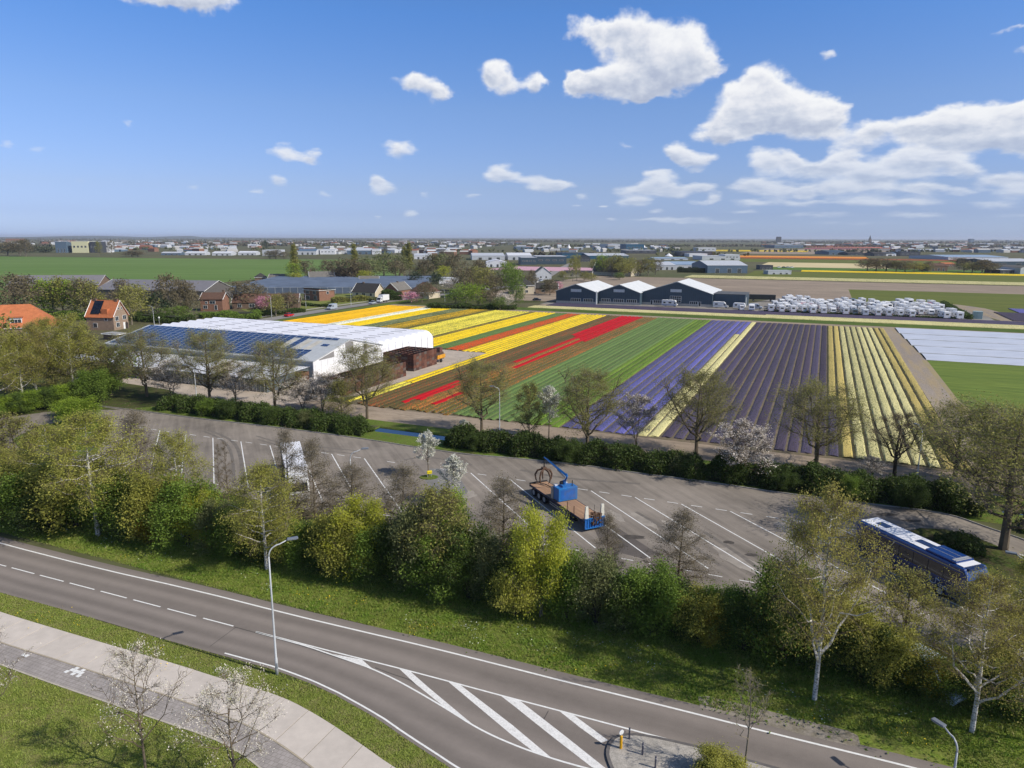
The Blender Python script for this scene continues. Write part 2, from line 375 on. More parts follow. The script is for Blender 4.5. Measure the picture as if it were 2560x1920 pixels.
# the land itself, out to the horizon, with the ditch bed let into it
def ground_sheet():
    m = MB(); S0, S1, T0, T1 = 90.3, 93.5, -64, -48
    S2, S3, T2, T3 = 88.3, 92.2, 20.5, 30
    me = bpy.data.meshes.new('ground'); bm = bmesh.new()
    def q(s0,s1,t0,t1):
        vs = [bm.verts.new(ST(s,t)) for s,t in ((s0,t0),(s0,t1),(s1,t1),(s1,t0))]; bm.faces.new(vs)
    B = 30000
    q(-B,S2,-B,B); q(S3 if 0 else S1,B,-B,B)
    q(S2,S1,-B,T0)
    q(S2,S0,T0,T1)
    q(S2,S1,T1,T2); q(S3,S1,T2,T3); q(S2,S1,T3,B)
    bmesh.ops.recalc_face_normals(bm, faces=bm.faces)
    for f in bm.faces:
        if f.normal.z < 0: f.normal_flip()
    bm.to_mesh(me); bm.free(); me.materials.append(M_far)
    o = link('ground', me); o['kind'] = 'structure'
    for (s0,s1,t0,t1) in ((S0,S1,T0,T1),(S2,S3,T2,T3)):
        w = MB(); n = 24
        for side in (0,1):
            for i in range(n):
                ta, tb = t0+(t1-t0)*i/n, t0+(t1-t0)*(i+1)/n; s = (s0, s1)[side]
                a, b = ST(s,ta,.01), ST(s,tb,.01); c, d = ST(s+(.35,-.35)[side],tb,-.6), ST(s+(.35,-.35)[side],ta,-.6)
                w.quad(a,b,c,d)
        for t_ in (t0,t1): w.quad(ST(s0,t_,.01),ST(s1,t_,.01),ST(s1,t_,-.6),ST(s0,t_,-.6))
        w.build('ditch_bank', M_bank)['kind'] = 'structure'
        m2, t2, b2 = _base('ditch_water_%d' % int(t0), .06, .8); b2.inputs['Base Color'].default_value = (.012,.02,.03,1)
        bumpit(t2, b2, t2.noise(t2.new('ShaderNodeNewGeometry').outputs['Position'], 3, 2), .05, .02)
        sheet('water', stq(s0,s1,t0,t1), -.16, m2)
ground_sheet()
# ------------------------------------------------------------------ near ground
sheet('verge', stq(42.3,60,-240,80), .012, M_verge)
sheet('lawn', stq(-30,34.2,-240,80), .012, M_lawn)
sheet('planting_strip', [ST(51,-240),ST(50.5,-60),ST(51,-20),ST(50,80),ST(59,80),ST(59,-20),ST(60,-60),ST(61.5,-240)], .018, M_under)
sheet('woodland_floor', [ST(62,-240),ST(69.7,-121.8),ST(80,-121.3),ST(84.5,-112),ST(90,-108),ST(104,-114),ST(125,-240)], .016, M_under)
sheet('ditch_edge_grass', [ST(84,-240),ST(85.8,-120),ST(86.8,40),ST(82,70),ST(90.6,70),ST(90.6,-240)], .014, M_bank)
sheet('ditch_far_grass', stq(93.6,96.6,-120,70), .014, M_bank)
sheet('field_headland', stq(96.6,104.6,-125,70), .012, M_soil)
sheet('yard', [ST(100,-118),ST(96.8,-112),ST(96.8,-90),ST(112,-80.3),ST(168,-80.3),ST(168,-97),ST(176,-176),ST(104,-176)], .02, M_pad)
sheet('field_soil', [ST(104.4,-80.2),ST(104.4,20.6),ST(271,20.6),ST(272,-179.5),ST(168,-179.5),ST(168.3,-80.2)], .016, groundmat('field_soil', [(.15,.12,.085),(.20,.155,.11),(.12,.11,.06)], (.1,.7,5)))
sheet('dirt_track', [ST(101,20.3),ST(101,27),ST(154,25.3),ST(203,25.4),ST(275,23.2),ST(275,19.7)], .02, M_soilE)
sheet('dirt_track', [ST(101,24.6),ST(101,28.5),ST(154,27),ST(203,25.4),ST(203,24.2),ST(154,24.4)], .0225, groundmat('ochre_soil', [(.33,.26,.15),(.28,.235,.17),(.30,.26,.12)], (.15,.8,5)))
sheet('headland_strip', stq(271.6,278,-182,80), .013, M_soil)
sheet('long_grass_verge', stq(277,288,-182,140), .016, groundmat('verge_dark', [(.075,.12,.02),(.10,.14,.025),(.06,.10,.02)], (.05,.3,2)))
# pale and dark hyacinth strips before the grey halls
def strip(name, s0, s1, t0, t1, m, label, cat, z=.02, h=.22):
    b = MB(); n = max(2, int((t1-t0)/3)); rows = []
    for i in range(n+1):
        t = t0+(t1-t0)*i/n; j = random.uniform(-.08,.08)
        rows += [ST(s0+j,t,z), ST(s0+.2+j,t,z+h), ST(s1-.2-j,t,z+h), ST(s1-j,t,z)]
    fs = [(4*i+k, 4*i+k+4, 4*i+k+5, 4*i+k+1) for i in range(n) for k in range(3)]
    b.add(rows, fs); o = b.build(name, m); return cat_tag(o, label, cat)
def flower(name, green, cols, cover, scale=5.0, mixk=.5, patch=.03):
    "a bed in flower: blooms over leaves, thicker here and thinner there"
    if name in MATS: return MATS[name]
    m, t, b = _base(name, .75, .15)
    v = t.new('ShaderNodeNewGeometry').outputs['Position']
    mp = t.new('ShaderNodeMapping', vector_type='POINT'); t.set(mp.inputs[0], v); mp.inputs['Rotation'].default_value = (0,0,FA); r = mp.outputs[0]
    big = t.noise(t.vec('MULTIPLY', r, (1,.35,1)), patch*6, 4, .6)
    fn = t.noise(t.vec('MULTIPLY', r, (1,.8,1)), scale, 2, .6)
    fine = t.noise(r, scale*3.1, 2, .6)
    oi = t.new('ShaderNodeObjectInfo').outputs['Random']
    th = t.mr(t.math('ADD', t.math('MULTIPLY', big, 1.0), t.math('MULTIPLY', oi, .35)), .45, .9, 1-cover+.12, 1-cover-.12)
    sel = t.mr(fn, t.math('SUBTRACT', th, .06), t.math('ADD', th, .06)) if False else None
    d = t.math('SUBTRACT', fn, t.mr(th, 0, 1, .28, .72))
    sel = t.mr(d, -.03, .03)
    fc = t.mix(t.mr(fine, .4, .6), cols[0], cols[1])
    g2 = t.mix(t.mr(fine, .35, .65), green, tuple(x*.55 for x in green))
    c = t.mix(sel, g2, fc)
    s2 = t.vec('SCALE', c); t.set(s2.node.inputs['Scale'], t.mr(oi, 0, 1, .9, 1.08))
    t.set(b.inputs['Base Color'], s2); bumpit(t, b, fn, .7, .15)
    return m
GR = (.085,.13,.03)
F_gold = flower('golden_tulips', (.14,.13,.02), [(.74,.44,.012),(.66,.35,.01)], .80)
F_yel = flower('yellow_tulips', (.12,.15,.02), [(.78,.58,.015),(.70,.46,.01)], .74)
F_pale = flower('pale_yellow_tulips', (.13,.17,.03), [(.76,.66,.09),(.68,.56,.05)], .58)
F_white = flower('white_tulips', (.20,.22,.10), [(.74,.74,.62),(.62,.64,.5)], .7)
F_olive = flower('sparse_tulips_olive', (.12,.12,.035), [(.50,.36,.04),(.35,.18,.05)], .30)
F_grnw = flower('budding_tulips', (.10,.125,.045), [(.32,.34,.22),(.26,.27,.12)], .3)
F_ochre = flower('ochre_tulips', (.13,.13,.025), [(.62,.40,.02),(.50,.27,.015)], .52)
F_orange = flower('orange_tulips', (.11,.13,.03), [(.62,.075,.012),(.50,.045,.01)], .5)
F_brown = flower('fading_red_tulips', (.105,.10,.035), [(.36,.05,.02),(.25,.08,.02)], .34)
F_red = flower('red_tulips', (.10,.07,.02), [(.50,.007,.012),(.38,.006,.01)], .86)
F_sal = flower('sparse_orange_tulips', (.115,.125,.03), [(.52,.12,.03),(.40,.16,.04)], .40)
F_dkg = flower('tulip_leaves', (.085,.135,.04), [(.105,.175,.045),(.125,.19,.055)], .7)
F_grn = flower('fresh_tulip_leaves', (.10,.18,.02), [(.13,.22,.025),(.16,.24,.03)], .5)
F_blu = flower('blue_hyacinths', (.07,.10,.05), [(.14,.135,.40),(.115,.11,.32)], .72)
F_blu2 = flower('slate_blue_hyacinths', (.06,.08,.05), [(.115,.105,.25),(.09,.085,.19)], .72)
F_pur = flower('dark_purple_hyacinths', (.05,.055,.035), [(.086,.070,.118),(.068,.056,.09)], .72)
F_pur2 = flower('blackish_purple_hyacinths', (.045,.045,.03), [(.080,.060,.092),(.060,.048,.072)], .72)
F_crm = flower('cream_hyacinths', (.15,.18,.05), [(.66,.60,.29),(.58,.52,.23)], .70)
F_crm2 = flower('yellowish_cream_hyacinths', (.15,.16,.04), [(.52,.42,.14),(.45,.34,.10)], .72)
def bedmesh(s0, s1, t0, t1, m, h=.2, z=.02, step=2.2, ragged=.1):
    n = max(2, int((s1-s0)/step)); ss = np.linspace(s0, s1, n+1); w = t1-t0
    prof = [(0,0),(.13,.8),(.35,1),(.65,1),(.87,.8),(1,0)]; k = len(prof)
    V = np.zeros((n+1, k, 3)); j = rng.uniform(-ragged, ragged, (n+1, k)); hz = rng.uniform(.8, 1.15, (n+1, k))
    for i, (a, b) in enumerate(prof):
        tt = t0 + a*w + j[:,i]*w*.5*(0 < i < k-1 or .6); sss = ss + (rng.uniform(-.3,.3,n+1))
        V[:,i,0] = sss*SA + tt*CA; V[:,i,1] = sss*CA - tt*SA; V[:,i,2] = z + b*h*hz[:,i]
    me = bpy.data.meshes.new('bed')
    F = [(r*k+i, r*k+i+1, (r+1)*k+i+1, (r+1)*k+i) for r in range(n) for i in range(k-1)] + [tuple(range(k-1,-1,-1)), tuple(n*k+i for i in range(k))]
    me.from_pydata(V.reshape(-1,3).tolist(), [], F); me.materials.append(m); me.update(); return me
def bed(kind, m, s0, s1, t0, t1, label, group, h=.2):
    o = link(kind, bedmesh(s0, s1, t0, t1, m, h)); o['label'] = label; o['category'] = 'flower bed'; o['group'] = group
    return o
# tulip bands: (t left, t right, material, words) at the far edge; rows run straight towards the ditch
BANDS = [
 (-178.8,-159.4,F_gold,'golden yellow tulips at the far left of the field',170,271),
 (-159.4,-153.8,F_white,'white tulips between the golden and the yellow strip',170,271),
 (-153.8,-145.2,F_yel,'yellow tulips just right of the white strip',170,271),
 (-145.2,-137.4,F_grnw,'grey-green budding tulips',170,271),
 (-137.4,-126.0,F_ochre,'ochre yellow tulips',170,271),
 (-126.0,-109.8,F_pale,'pale lemon tulips behind the white greenhouse',169.5,271),
 (-109.8,-107.2,F_olive,'sparse olive tulips beside the pale lemon ones',169.5,271),
 (-107.2,-98.6,F_yel,'bright yellow tulips beside the olive ones',169.5,271),
 (-98.6,-93.6,F_dkg,'dark green leaves between yellow and orange tulips',169.5,271),
 (-93.6,-88.0,F_orange,'orange-red tulips left of the broad yellow strip',169,271),
 (-88.0,-80.2,F_yel,'broad bright yellow tulips ending at the yard',168.4,271),
 (-80.2,-77.2,F_yel,'bright yellow tulips running on past the yard',112,271),
 (-77.2,-71.6,F_brown,'half faded brownish red tulips',104.8,271),
 (-71.6,-62.8,F_red,'bright red tulips',104.8,271),
 (-62.8,-57.2,F_sal,'sparse orange tulips right of the red ones',104.8,271),
 (-57.2,-43.0,F_dkg,'dark green leaves with the flowers cut off',104.8,271),
 (-43.0,-37.2,F_grn,'light green leaves next to the blue hyacinths',104.8,271)]
for (ta, tb, m, words, s0, s1) in BANDS:
    n = max(1, round((tb-ta)/1.42)); p = (tb-ta)/n
    for i in range(n):
        e_ = .36 if m is F_pale else .28 if m in (F_yel,F_gold) else .09 if m in (F_dkg,F_grn,F_red) else .2; a, b = ta+i*p+e_, ta+(i+1)*p-e_; mm = m; s1_ = s1+random.uniform(-.5,.5); s0_ = s0+random.uniform(-.6,.6)
        lab = ('%s row in the strip of %s' % (ORD[i], words)) if n > 1 else 'single row of '+words
        if ta == -137.4 and i > 5: mm = F_olive
        if m is F_red:   # the red rows stop at different lengths and go on as half faded ones
            r0 = [232,209,180,150,148,262,150,121][i % 8] if n <= 8 else 150
            cut = {0:210,1:207,2:157,3:203,4:150,5:198}.get(i, 112)
            bed('tulip_row', F_brown if i < 3 else F_sal, s0_, cut, a, b, lab.replace(' in the strip of',' of the')+', half faded near end', 'tulip rows of the big flower field')
            s0_ = cut+.3
            if i in (1,2,5): bed('tulip_row', F_red, {1:109,2:112,5:110}[i], {1:131,2:128,5:121}[i], a+.02, b-.02, lab.replace(' in the strip of',' of the')+', bright patch near end', 'tulip rows of the big flower field', .26)
        if m is F_yel and ta == -80.2: 
            bed('tulip_row', F_pale, 106+i*2, s0_+14, a, b, lab.replace(' in the strip of',' of the')+', pale near end', 'tulip rows of the big flower field'); s0_ += 14.3
        bed('tulip_row', mm, s0_, s1_, a, b, lab, 'tulip rows of the big flower field')
sheet('dark_soil', [ST(105.6,2.35),ST(105.6,20.4),ST(271,20.4),ST(271,2.35)], .0195, groundmat('dark_soil', [(.055,.05,.028),(.075,.065,.04),(.045,.045,.02)], (.1,.7,5)))
P = 1.81
for i in range(8):
    t0 = -37.1+i*1.77; m = [F_blu2,F_blu,F_blu2,F_blu,F_blu2,F_blu,F_blu,F_blu][i]
    s0 = 105.2
    if i == 7:
        bed('hyacinth_bed', F_crm, 105.4, 234, t0+.16, t0+1.61, 'short cream hyacinth bed left of the full-length cream one', 'hyacinth beds', .14); s0 = 234.5
    bed('hyacinth_bed', m, s0, 271, t0+.16, t0+1.61, ('%s blue hyacinth bed from the green tulip leaves' % ORD[i]) if i < 7 else 'short bright blue bed end beyond the short cream hyacinth bed', 'hyacinth beds', .14)
bed('hyacinth_bed', F_crm, 105.6, 271, -22.85, -21.3, 'full-length cream hyacinth bed between blue and dark purple beds', 'hyacinth beds', .14)
for i in range(13):
    t0 = -21.1+i*P
    bed('hyacinth_bed', [F_pur2,F_pur,F_pur2,F_pur2,F_pur,F_pur2,F_pur][i%7], 105.8, 271, t0+.17, t0+P-.17, '%s dark purple hyacinth bed from the left of its block' % ORD[i], 'hyacinth beds', .14)
for i in range(10):
    t0 = 2.45+i*1.78; s0 = 106; m = F_crm if 2 <= i <= 7 else F_crm2
    if i == 0:
        bed('hyacinth_bed', F_pur, 106, 147.5, t0+.2, t0+1.5, 'dark purple near end of the leftmost yellowish cream bed', 'hyacinth beds', .14); s0 = 148
    bed('hyacinth_bed', m, s0, 271, t0+.2, t0+1.56, '%s %s hyacinth bed from the left of the pale block' % (ORD[i], 'cream' if 2 <= i <= 7 else 'yellowish'), 'hyacinth beds', .15)
# plastic covered beds and the green crop right of the dirt track
M_plast = mat('white_field_plastic', (.50,.53,.60), .5, .10, .5, .3, coords='Position', stretch=(.2,1,1))
for i, (s0, s1) in enumerate(((204,215.2),(216.5,229.6),(230.9,244),(245.4,258),(259.6,274.5))):
    b = MB(); n = 60; t0 = 25.4 - (s0-204)*.03; rows = []
    for k in range(n+1):
        t = t0+(150-t0)*k/n; w = math.sin(k*1.7)*.12+random.uniform(-.1,.1)
        rows += [ST(s0+w,t,.02), ST(s0+.6+w,t,.2), ST((s0+s1)/2,t,.25+random.uniform(-.03,.03)), ST(s1-.6-w,t,.2), ST(s1-w,t,.02)]
    b.add(rows, [(5*a+c, 5*a+c+1, 5*a+c+6, 5*a+c+5) for a in range(n) for c in range(4)])
    cat_tag(b.build('plastic_cover', M_plast), '%s white plastic bed cover right of the dirt track, counted from the near side' % ORD[i], 'plastic sheet', 'white plastic covers')
sheet('bulb_crop', [ST(96.8,30),ST(154,25.3),ST(203.4,25.5),ST(203.4,160),ST(96.8,160)], .03, M_crop)
o = strip('cream_hyacinth_strip', 288.4, 297.2, -118, 150, F_crm, 'long cream hyacinth strip crossing behind the field', 'flower bed')
o = strip('purple_hyacinth_strip', 300.5, 313.5, -114, 150, F_pur, 'long dark purple hyacinth strip before the grey halls', 'flower bed')
strip('cream_hyacinth_strip', 297.8, 300.2, -20, 150, F_crm, 'narrow cream hyacinth strip between the purple one and the wide cream one', 'flower bed')
sheet('headland_path', stq(298,316,-118,150), .015, M_soil)
# ================================================================== asphalt
def asphalt(name, base, streak=.12, along=None, patchy=.15, lanes=None):
    m, t, b = _base(name, .9, .25)
    v = t.new('ShaderNodeNewGeometry').outputs['Position']
    mp = t.new('ShaderNodeMapping', vector_type='POINT'); t.set(mp.inputs[0], v); mp.inputs['Rotation'].default_value = (0,0,along or 0); r = mp.outputs[0]
    n1 = t.noise(t.vec('MULTIPLY', r, (.06,1,1)), 1.2, 4, .6)      # long streaks
    n2 = t.noise(r, .13, 5, .6); n3 = t.noise(r, 26, 2, .6); n4 = t.noise(r, 1.1, 5, .7)
    k = t.math('ADD', t.mr(n1, .3, .7, -streak, streak), t.mr(n2, .3, .7, -patchy, patchy))
    k = t.math('ADD', k, t.mr(n3, .3, .7, -.10, .10)); k = t.math('ADD', k, t.mr(n4, .3, .7, -.05, .05))
    if lanes:
        uv = t.new('ShaderNodeUVMap'); su = t.new('ShaderNodeSeparateXYZ'); t.set(su.inputs[0], uv.outputs[0])
        k = t.math('ADD', k, t.mr(t.ramp(su.outputs[1], lanes, 'EASE'), 0, 1, -.48, .46))
    k = t.math('ADD', k, 1.0)
    c = t.vec('SCALE', base); t.set(c.node.inputs['Scale'], k)
    t.set(b.inputs['Base Color'], c); bumpit(t, b, n3, .25, .01)
    return m
g = lambda x: (x,x,x)
M_road = asphalt('road_asphalt', (.205,.178,.158), .05, R(22.2), .05, [(0,g(.5)),(.06,g(.35)),(.15,g(.62)),(.24,g(.38)),(.36,g(.72)),(.47,g(.42)),(.56,g(.45)),(.66,g(.68)),(.78,g(.36)),(.90,g(.62)),(1,g(.4))])
M_lot = asphalt('parking_asphalt', (.22,.192,.163), .20, R(67.2), .24)
M_white = mat('road_paint', (.74,.74,.72), .6, .10, 3, coords='Position')
M_worn = mat('worn_road_paint', (.72,.71,.69), .7, .16, 9, coords='Position', dirt=.25)
M_kerb = mat('kerb_concrete', (.32,.30,.27), .8, .15, 2, coords='Position')
M_slab = mat('path_concrete', (.53,.475,.42), .8, .09, .9, coords='Position', rnd=.06)
# main road: two edges given in the ground plane as rows of points
def pxl(*a): return [G(u, v) for u, v in a]
def resample(pts, n):
    d = [0]
    for a, b in zip(pts, pts[1:]): d.append(d[-1]+(b-a).length)
    out = []
    for i in range(n+1):
        x = d[-1]*i/n; k = max(j for j in range(len(d)) if d[j] <= x+1e-9); k = min(k, len(pts)-2)
        f = (x-d[k])/(d[k+1]-d[k]); out.append(pts[k].lerp(pts[k+1], f))
    return out
def smooth(pts, it=2):
    for _ in range(it):
        o = [pts[0]]
        for a, b in zip(pts, pts[1:]): o += [a.lerp(b,.25), a.lerp(b,.75)]
        pts = o+[pts[-1]]
    return pts
upper = [ST(41.1,-260), *pxl((0,1359),(246,1422),(487,1476),(738,1540),(903,1579),(1074,1619),(1280,1671),(1425,1708),(1714,1779),(1917,1831),(2094,1874),(2282,1920)), ST(42.6,60)]
lower = [ST(34.2,-260), *pxl((0,1476),(124,1508),(318,1564),(431,1598),(640,1655),(698,1671),(814,1715),(950,1790),(1007,1831),(1103,1893),(1150,1925)), ST(30.6,-12), ST(30,0), ST(30,60)]
def by_t(pts, ts):
    st_ = [toST(p) for p in pts]; tt = [b for a,b in st_]; ss = [a for a,b in st_]
    return np.interp(ts, tt, ss)
tsr = np.concatenate([np.linspace(-260,-75,30), np.linspace(-72,12,120), np.linspace(15,60,10)])
su, sl_ = by_t(smooth(upper,1), tsr), by_t(smooth(lower,1), tsr)
UP = .95; LO = .30
def road_mesh():
    n = len(tsr); V = []; UVs = []
    K = 11
    for i, t_ in enumerate(tsr):
        a = sl_[i]-LO; b = su[i]+UP
        for k in range(K): V.append(tuple(ST(a+(b-a)*k/(K-1), t_, .03)))
    F = [(i*K+k, (i+1)*K+k, (i+1)*K+k+1, i*K+k+1) for i in range(n-1) for k in range(K-1)]
    me = bpy.data.meshes.new('road'); me.from_pydata(V, [], F); uv = me.uv_layers.new(name='UVMap')
    for lp in me.loops:
        i, k = divmod(lp.vertex_index, K); uv.data[lp.index].uv = (i/n, k/(K-1))
    me.materials.append(M_road); me.update(); 
    if me.polygons[0].normal.z < 0: me.flip_normals()
    return me
o = link('road', road_mesh()); o['kind'] = 'structure'; ROAD = o
RP = Matrix.Identity(4)
def line(name, pts, w, m=M_white, z=.036, parent=None):
    "a painted line of width w along points"
    b = MB(); L = []; Rr = []
    for i, p in enumerate(pts):
        d = (pts[min(i+1,len(pts)-1)]-pts[max(i-1,0)]); d.z = 0; d.normalize(); nrm = Vector((-d.y,d.x,0))*(w/2)
        L.append((p.x+nrm.x,p.y+nrm.y,z)); Rr.append((p.x-nrm.x,p.y-nrm.y,z))
    n = len(pts); b.add(L+Rr, [(i+n,i+1+n,i+1,i) for i in range(n-1)])
    return b.build(name, m, parent)
line('edge_line', [ST(s,t) for s,t in zip(su,tsr)], .16, parent=ROAD)
line('edge_line', [ST(s,t) for s,t in zip(sl_,tsr) if t > -38.5], .13, parent=ROAD)
# centre dashes, 3.1 m long and 0.75 m apart, up to the start of the solid line
cpts = pxl((0,1413),(29,1420),(159,1454),(254,1480),(406,1519),(514,1548),(640,1581))
dvec = (cpts[-1]-cpts[1]); dl = dvec.length; du = dvec/dl; start = cpts[1]
k = -38
dash_mesh = None
while True:
    a = start+du*(k*3.86)
    if (a-start).dot(du) > dl-3.3: break
    if dash_mesh is None:
        b = MB(); b.add([(0,-.06,0),(3.1,-.06,0),(3.1,.06,0),(0,.06,0)], [(0,1,2,3)]); dash_mesh = b.mesh('centre_dash', M_white)
    link('centre_dash', dash_mesh, ROAD, (a.x,a.y,.036), math.atan2(du.y,du.x)); k += 1
    if k > 60: break
line('hatch_outline', smooth(pxl((640,1580),(709,1598),(770,1614),(828,1629),(912,1650),(996,1671),(1117,1703),(1250,1739),(1396,1777),(1569,1823),(1714,1861),(1920,1917),(2100,1966),(2400,2050))), .13, parent=ROAD)
line('hatch_outline', smooth(pxl((640,1581),(709,1600),(770,1617),(828,1637),(886,1657),(929,1672),(1002,1706),(1114,1771),(1195,1823),(1280,1862),(1378,1897),(1459,1920),(1560,1946),(1800,2000))), .13, parent=ROAD)
for pts in ([(832,1636),(905,1650),(929,1671),(890,1657)],
            [(996,1671),(1025,1679),(1074,1722),(1195,1823),(1114,1771),(1039,1711)],
            [(1119,1704),(1149,1712),(1280,1813),(1380,1897),(1335,1881),(1280,1839)],
            [(1250,1739),(1297,1751),(1405,1835),(1512,1920),(1580,1960),(1530,1948),(1478,1918),(1380,1842),(1285,1766)],
            [(1396,1777),(1432,1787),(1520,1852),(1503,1858),(1450,1820)]):
    me = sheet('hatch_stripe', [G(*p) for p in pts], .035, M_worn, kind=None); me.parent = ROAD
# old sealed cracks
M_tar = mat('tar_seal', (.07,.065,.06), .6, .1)
for pts, w in (([(586,1568),(640,1583),(709,1602),(770,1620),(828,1640),(880,1657),(925,1668)],.07), ([(938,1670),(985,1688),(1025,1700),(1039,1712)],.06), ([(588,1570),(560,1591),(525,1617)],.05), ([(1371,1778),(1358,1802)],.05)):
    line('sealed_crack', smooth(pxl(*pts)), w, M_tar, .034, ROAD)
# paved pull-in beside the road
sheet('paved_strip', pxl((1745,1742),(1770,1741),(1850,1760),(1940,1783),(2040,1808),(2120,1828),(2145,1840),(2152,1870),(2110,1862),(2000,1836),(1880,1803),(1750,1770)), .033, groundmat('old_paving', [(.23,.205,.17),(.28,.25,.215),(.17,.15,.11)], (.3,1.6,8), fine=.2))
# parking place
kerb = [ST(69.9,-126), *pxl((156,1025)), ST(84.2,-112), *pxl((243,1015),(333,1026),(492,1047),(640,1063),(785,1081),(929,1101),(1045,1120),(1161,1137),(1280,1146),(1454,1163),(1569,1181),(1772,1206),(1920,1229),(2137,1257),(2296,1275),(2383,1289),(2470,1321),(2560,1350),(2640,1385)), ST(66,45)]
lot = [p for p in kerb[1:]] + [ST(58,45), ST(57,12), ST(57.2,0), ST(58.3,-20), ST(60,-60), ST(61.5,-110), ST(62,-240), ST(70,-240), ST(69.9,-126)]
lo_ = sheet('parking_place', lot, .026, M_lot); LOT = lo_
# kerb stones of the parking place: one long edge of separate stones
KERB = cat_tag(link('kerb', None), 'low grey kerb between the parking asphalt and the hedge', 'kerb')
kb = MB(); kb.box(0,.98,-.07,.07,0,.13); kme = kb.mesh('kerb_stone', M_kerb, .012)
kp = resample(smooth(kerb[3:-1],1), 160)
for a, b in zip(kp, kp[1:]):
    n = max(1, round((b-a).length)); d = (b-a)/n
    for q in range(n): link('kerb_stone', kme, KERB, (a.x+d.x*q, a.y+d.y*q, .02), math.atan2(d.y,d.x))
# bays
bd = Vector((math.sin(R(157.2)), math.cos(R(157.2)), 0))
for i in range(-2, 24):
    t0 = -99.6+5.42*i; s0 = 77+min(1.6, max(0,(t0+100)/60*1.6))
    if i in (9,10) : continue
    a = ST(s0,t0); L = 22.3
    if i == 11: L = 22
    line('bay_line', [a, a+bd*L], .13, M_white, .031, LOT)
    # broken front line
for t0 in np.arange(-107, 18, 2.72):
    s0 = 77.05+min(1.6, max(0,(t0+100)/60*1.6)); a = ST(s0,t0)
    if -60 < t0 < -42 and int(t0)%2: continue
    line('bay_dash', [a, a+(ST(s0,t0+1)-ST(s0,t0))*1.25], .12, M_white, .031, LOT)
for t0 in np.arange(-70, 22, 2.72):
    a = ST(62.0,t0); line('bay_dash', [a, a+(ST(0,1)-ST(0,0))*1.25], .11, M_worn, .031, LOT)
M_stain = mat('oil_stain', (.075,.065,.055), .7, .3, 2, coords='Position')
for (u,v,ru,rv) in ((1577,1344,2.0,.7),(1822,1356,.7,.5),(1878,1388,.9,.4),(2215,1287,1.6,.5),(2280,1302,1.3,.4)):
    c = G(u,v); pts = [c+Vector((math.cos(a)*ru*random.uniform(.6,1),math.sin(a)*rv*random.uniform(.6,1.1),0)) for a in np.linspace(0,6.28,14)[:-1]]
    s_ = sheet('oil_stain', pts, .0295, M_stain, kind=None); s_.parent = LOT
pts = pxl((1480,1310),(1500,1290),(1560,1330),(1640,1382),(1610,1398),(1540,1380),(1500,1355)); s_ = sheet('damp_patch', pts, .0285, mat('damp_asphalt', (.11,.095,.085), .8, .15, .5, coords='Position'), kind=None); s_.parent = LOT
pts = pxl((1075,1172),(1120,1172),(1150,1195),(1170,1230),(1140,1260),(1090,1235),(1060,1200)); s_ = sheet('worn_patch', pts, .0285, mat('grey_asphalt_patch', (.19,.185,.18), .8, .2, .8, coords='Position'), kind=None); s_.parent = LOT
M_tyre_mark = mat('tyre_marks', (.155,.138,.12), .85, .2, 1.2, coords='Position')
for pts, w in (([(520,1076),(560,1090),(590,1110),(604,1150),(606,1210)],.5),([(508,1078),(548,1094),(574,1118),(584,1160),(584,1215)],.4),([(640,1090),(700,1108),(800,1118),(900,1128)],.35),([(645,1099),(705,1117),(800,1127),(890,1135)],.35),([(1010,1150),(1060,1142),(1120,1150),(1180,1162)],.4),([(1090,1240),(1130,1262),(1180,1290),(1220,1330)],.5),([(1590,1280),(1660,1320),(1740,1370),(1800,1415)],.45),([(1760,1330),(1840,1380),(1900,1425)],.5),([(1300,1175),(1400,1195),(1500,1203),(1600,1210)],.6),([(2140,1262),(2240,1300),(2330,1318),(2420,1335)],.6)):
    line('tyre_mark', smooth(pxl(*pts)), w, M_tyre_mark, .0275, LOT)
M_pale_mark = mat('pale_scuffs', (.285,.255,.22), .9, .25, .6, coords='Position')
for i, (u,v,ru,rv) in enumerate(((1610,1300,3.2,1.0),(1700,1330,3.5,1.3),(1850,1400,4,1.6),(1540,1290,2.2,.7),(980,1210,2.4,1.2),(1165,1235,2.0,1.5),(700,1215,2.0,1.4),(760,1160,1.4,2.2),(1990,1330,3.4,1.3))):
    c = G(u,v); q_ = bd.normalized(); r_ = Vector((-q_.y,q_.x,0)); pts = [c+q_*(math.cos(a)*ru*random.uniform(.55,1.1))+r_*(math.sin(a)*rv*random.uniform(.5,1.1)) for a in np.linspace(0,6.28,22)[:-1]]
    s_ = sheet('worn_patch', smooth(pts+[pts[0]],1)[:-1], .0268+.0001*i, M_pale_mark, kind=None); s_.parent = LOT
# grass islands of the lot
def bump_island(name, pts, m=M_bank): return sheet(name, pts, .10, m, thick=.1)
bump_island('grass_island', pxl((180,1052),(246,1044),(268,1052),(273,1072),(262,1100),(240,1135),(150,1150),(60,1130),(30,1100),(100,1065)))
bump_island('grass_island', pxl((2258,1334),(2300,1322),(2360,1325),(2440,1345),(2505,1372),(2560,1395),(2640,1440),(2600,1500),(2480,1440),(2400,1400),(2320,1368)), M_under)
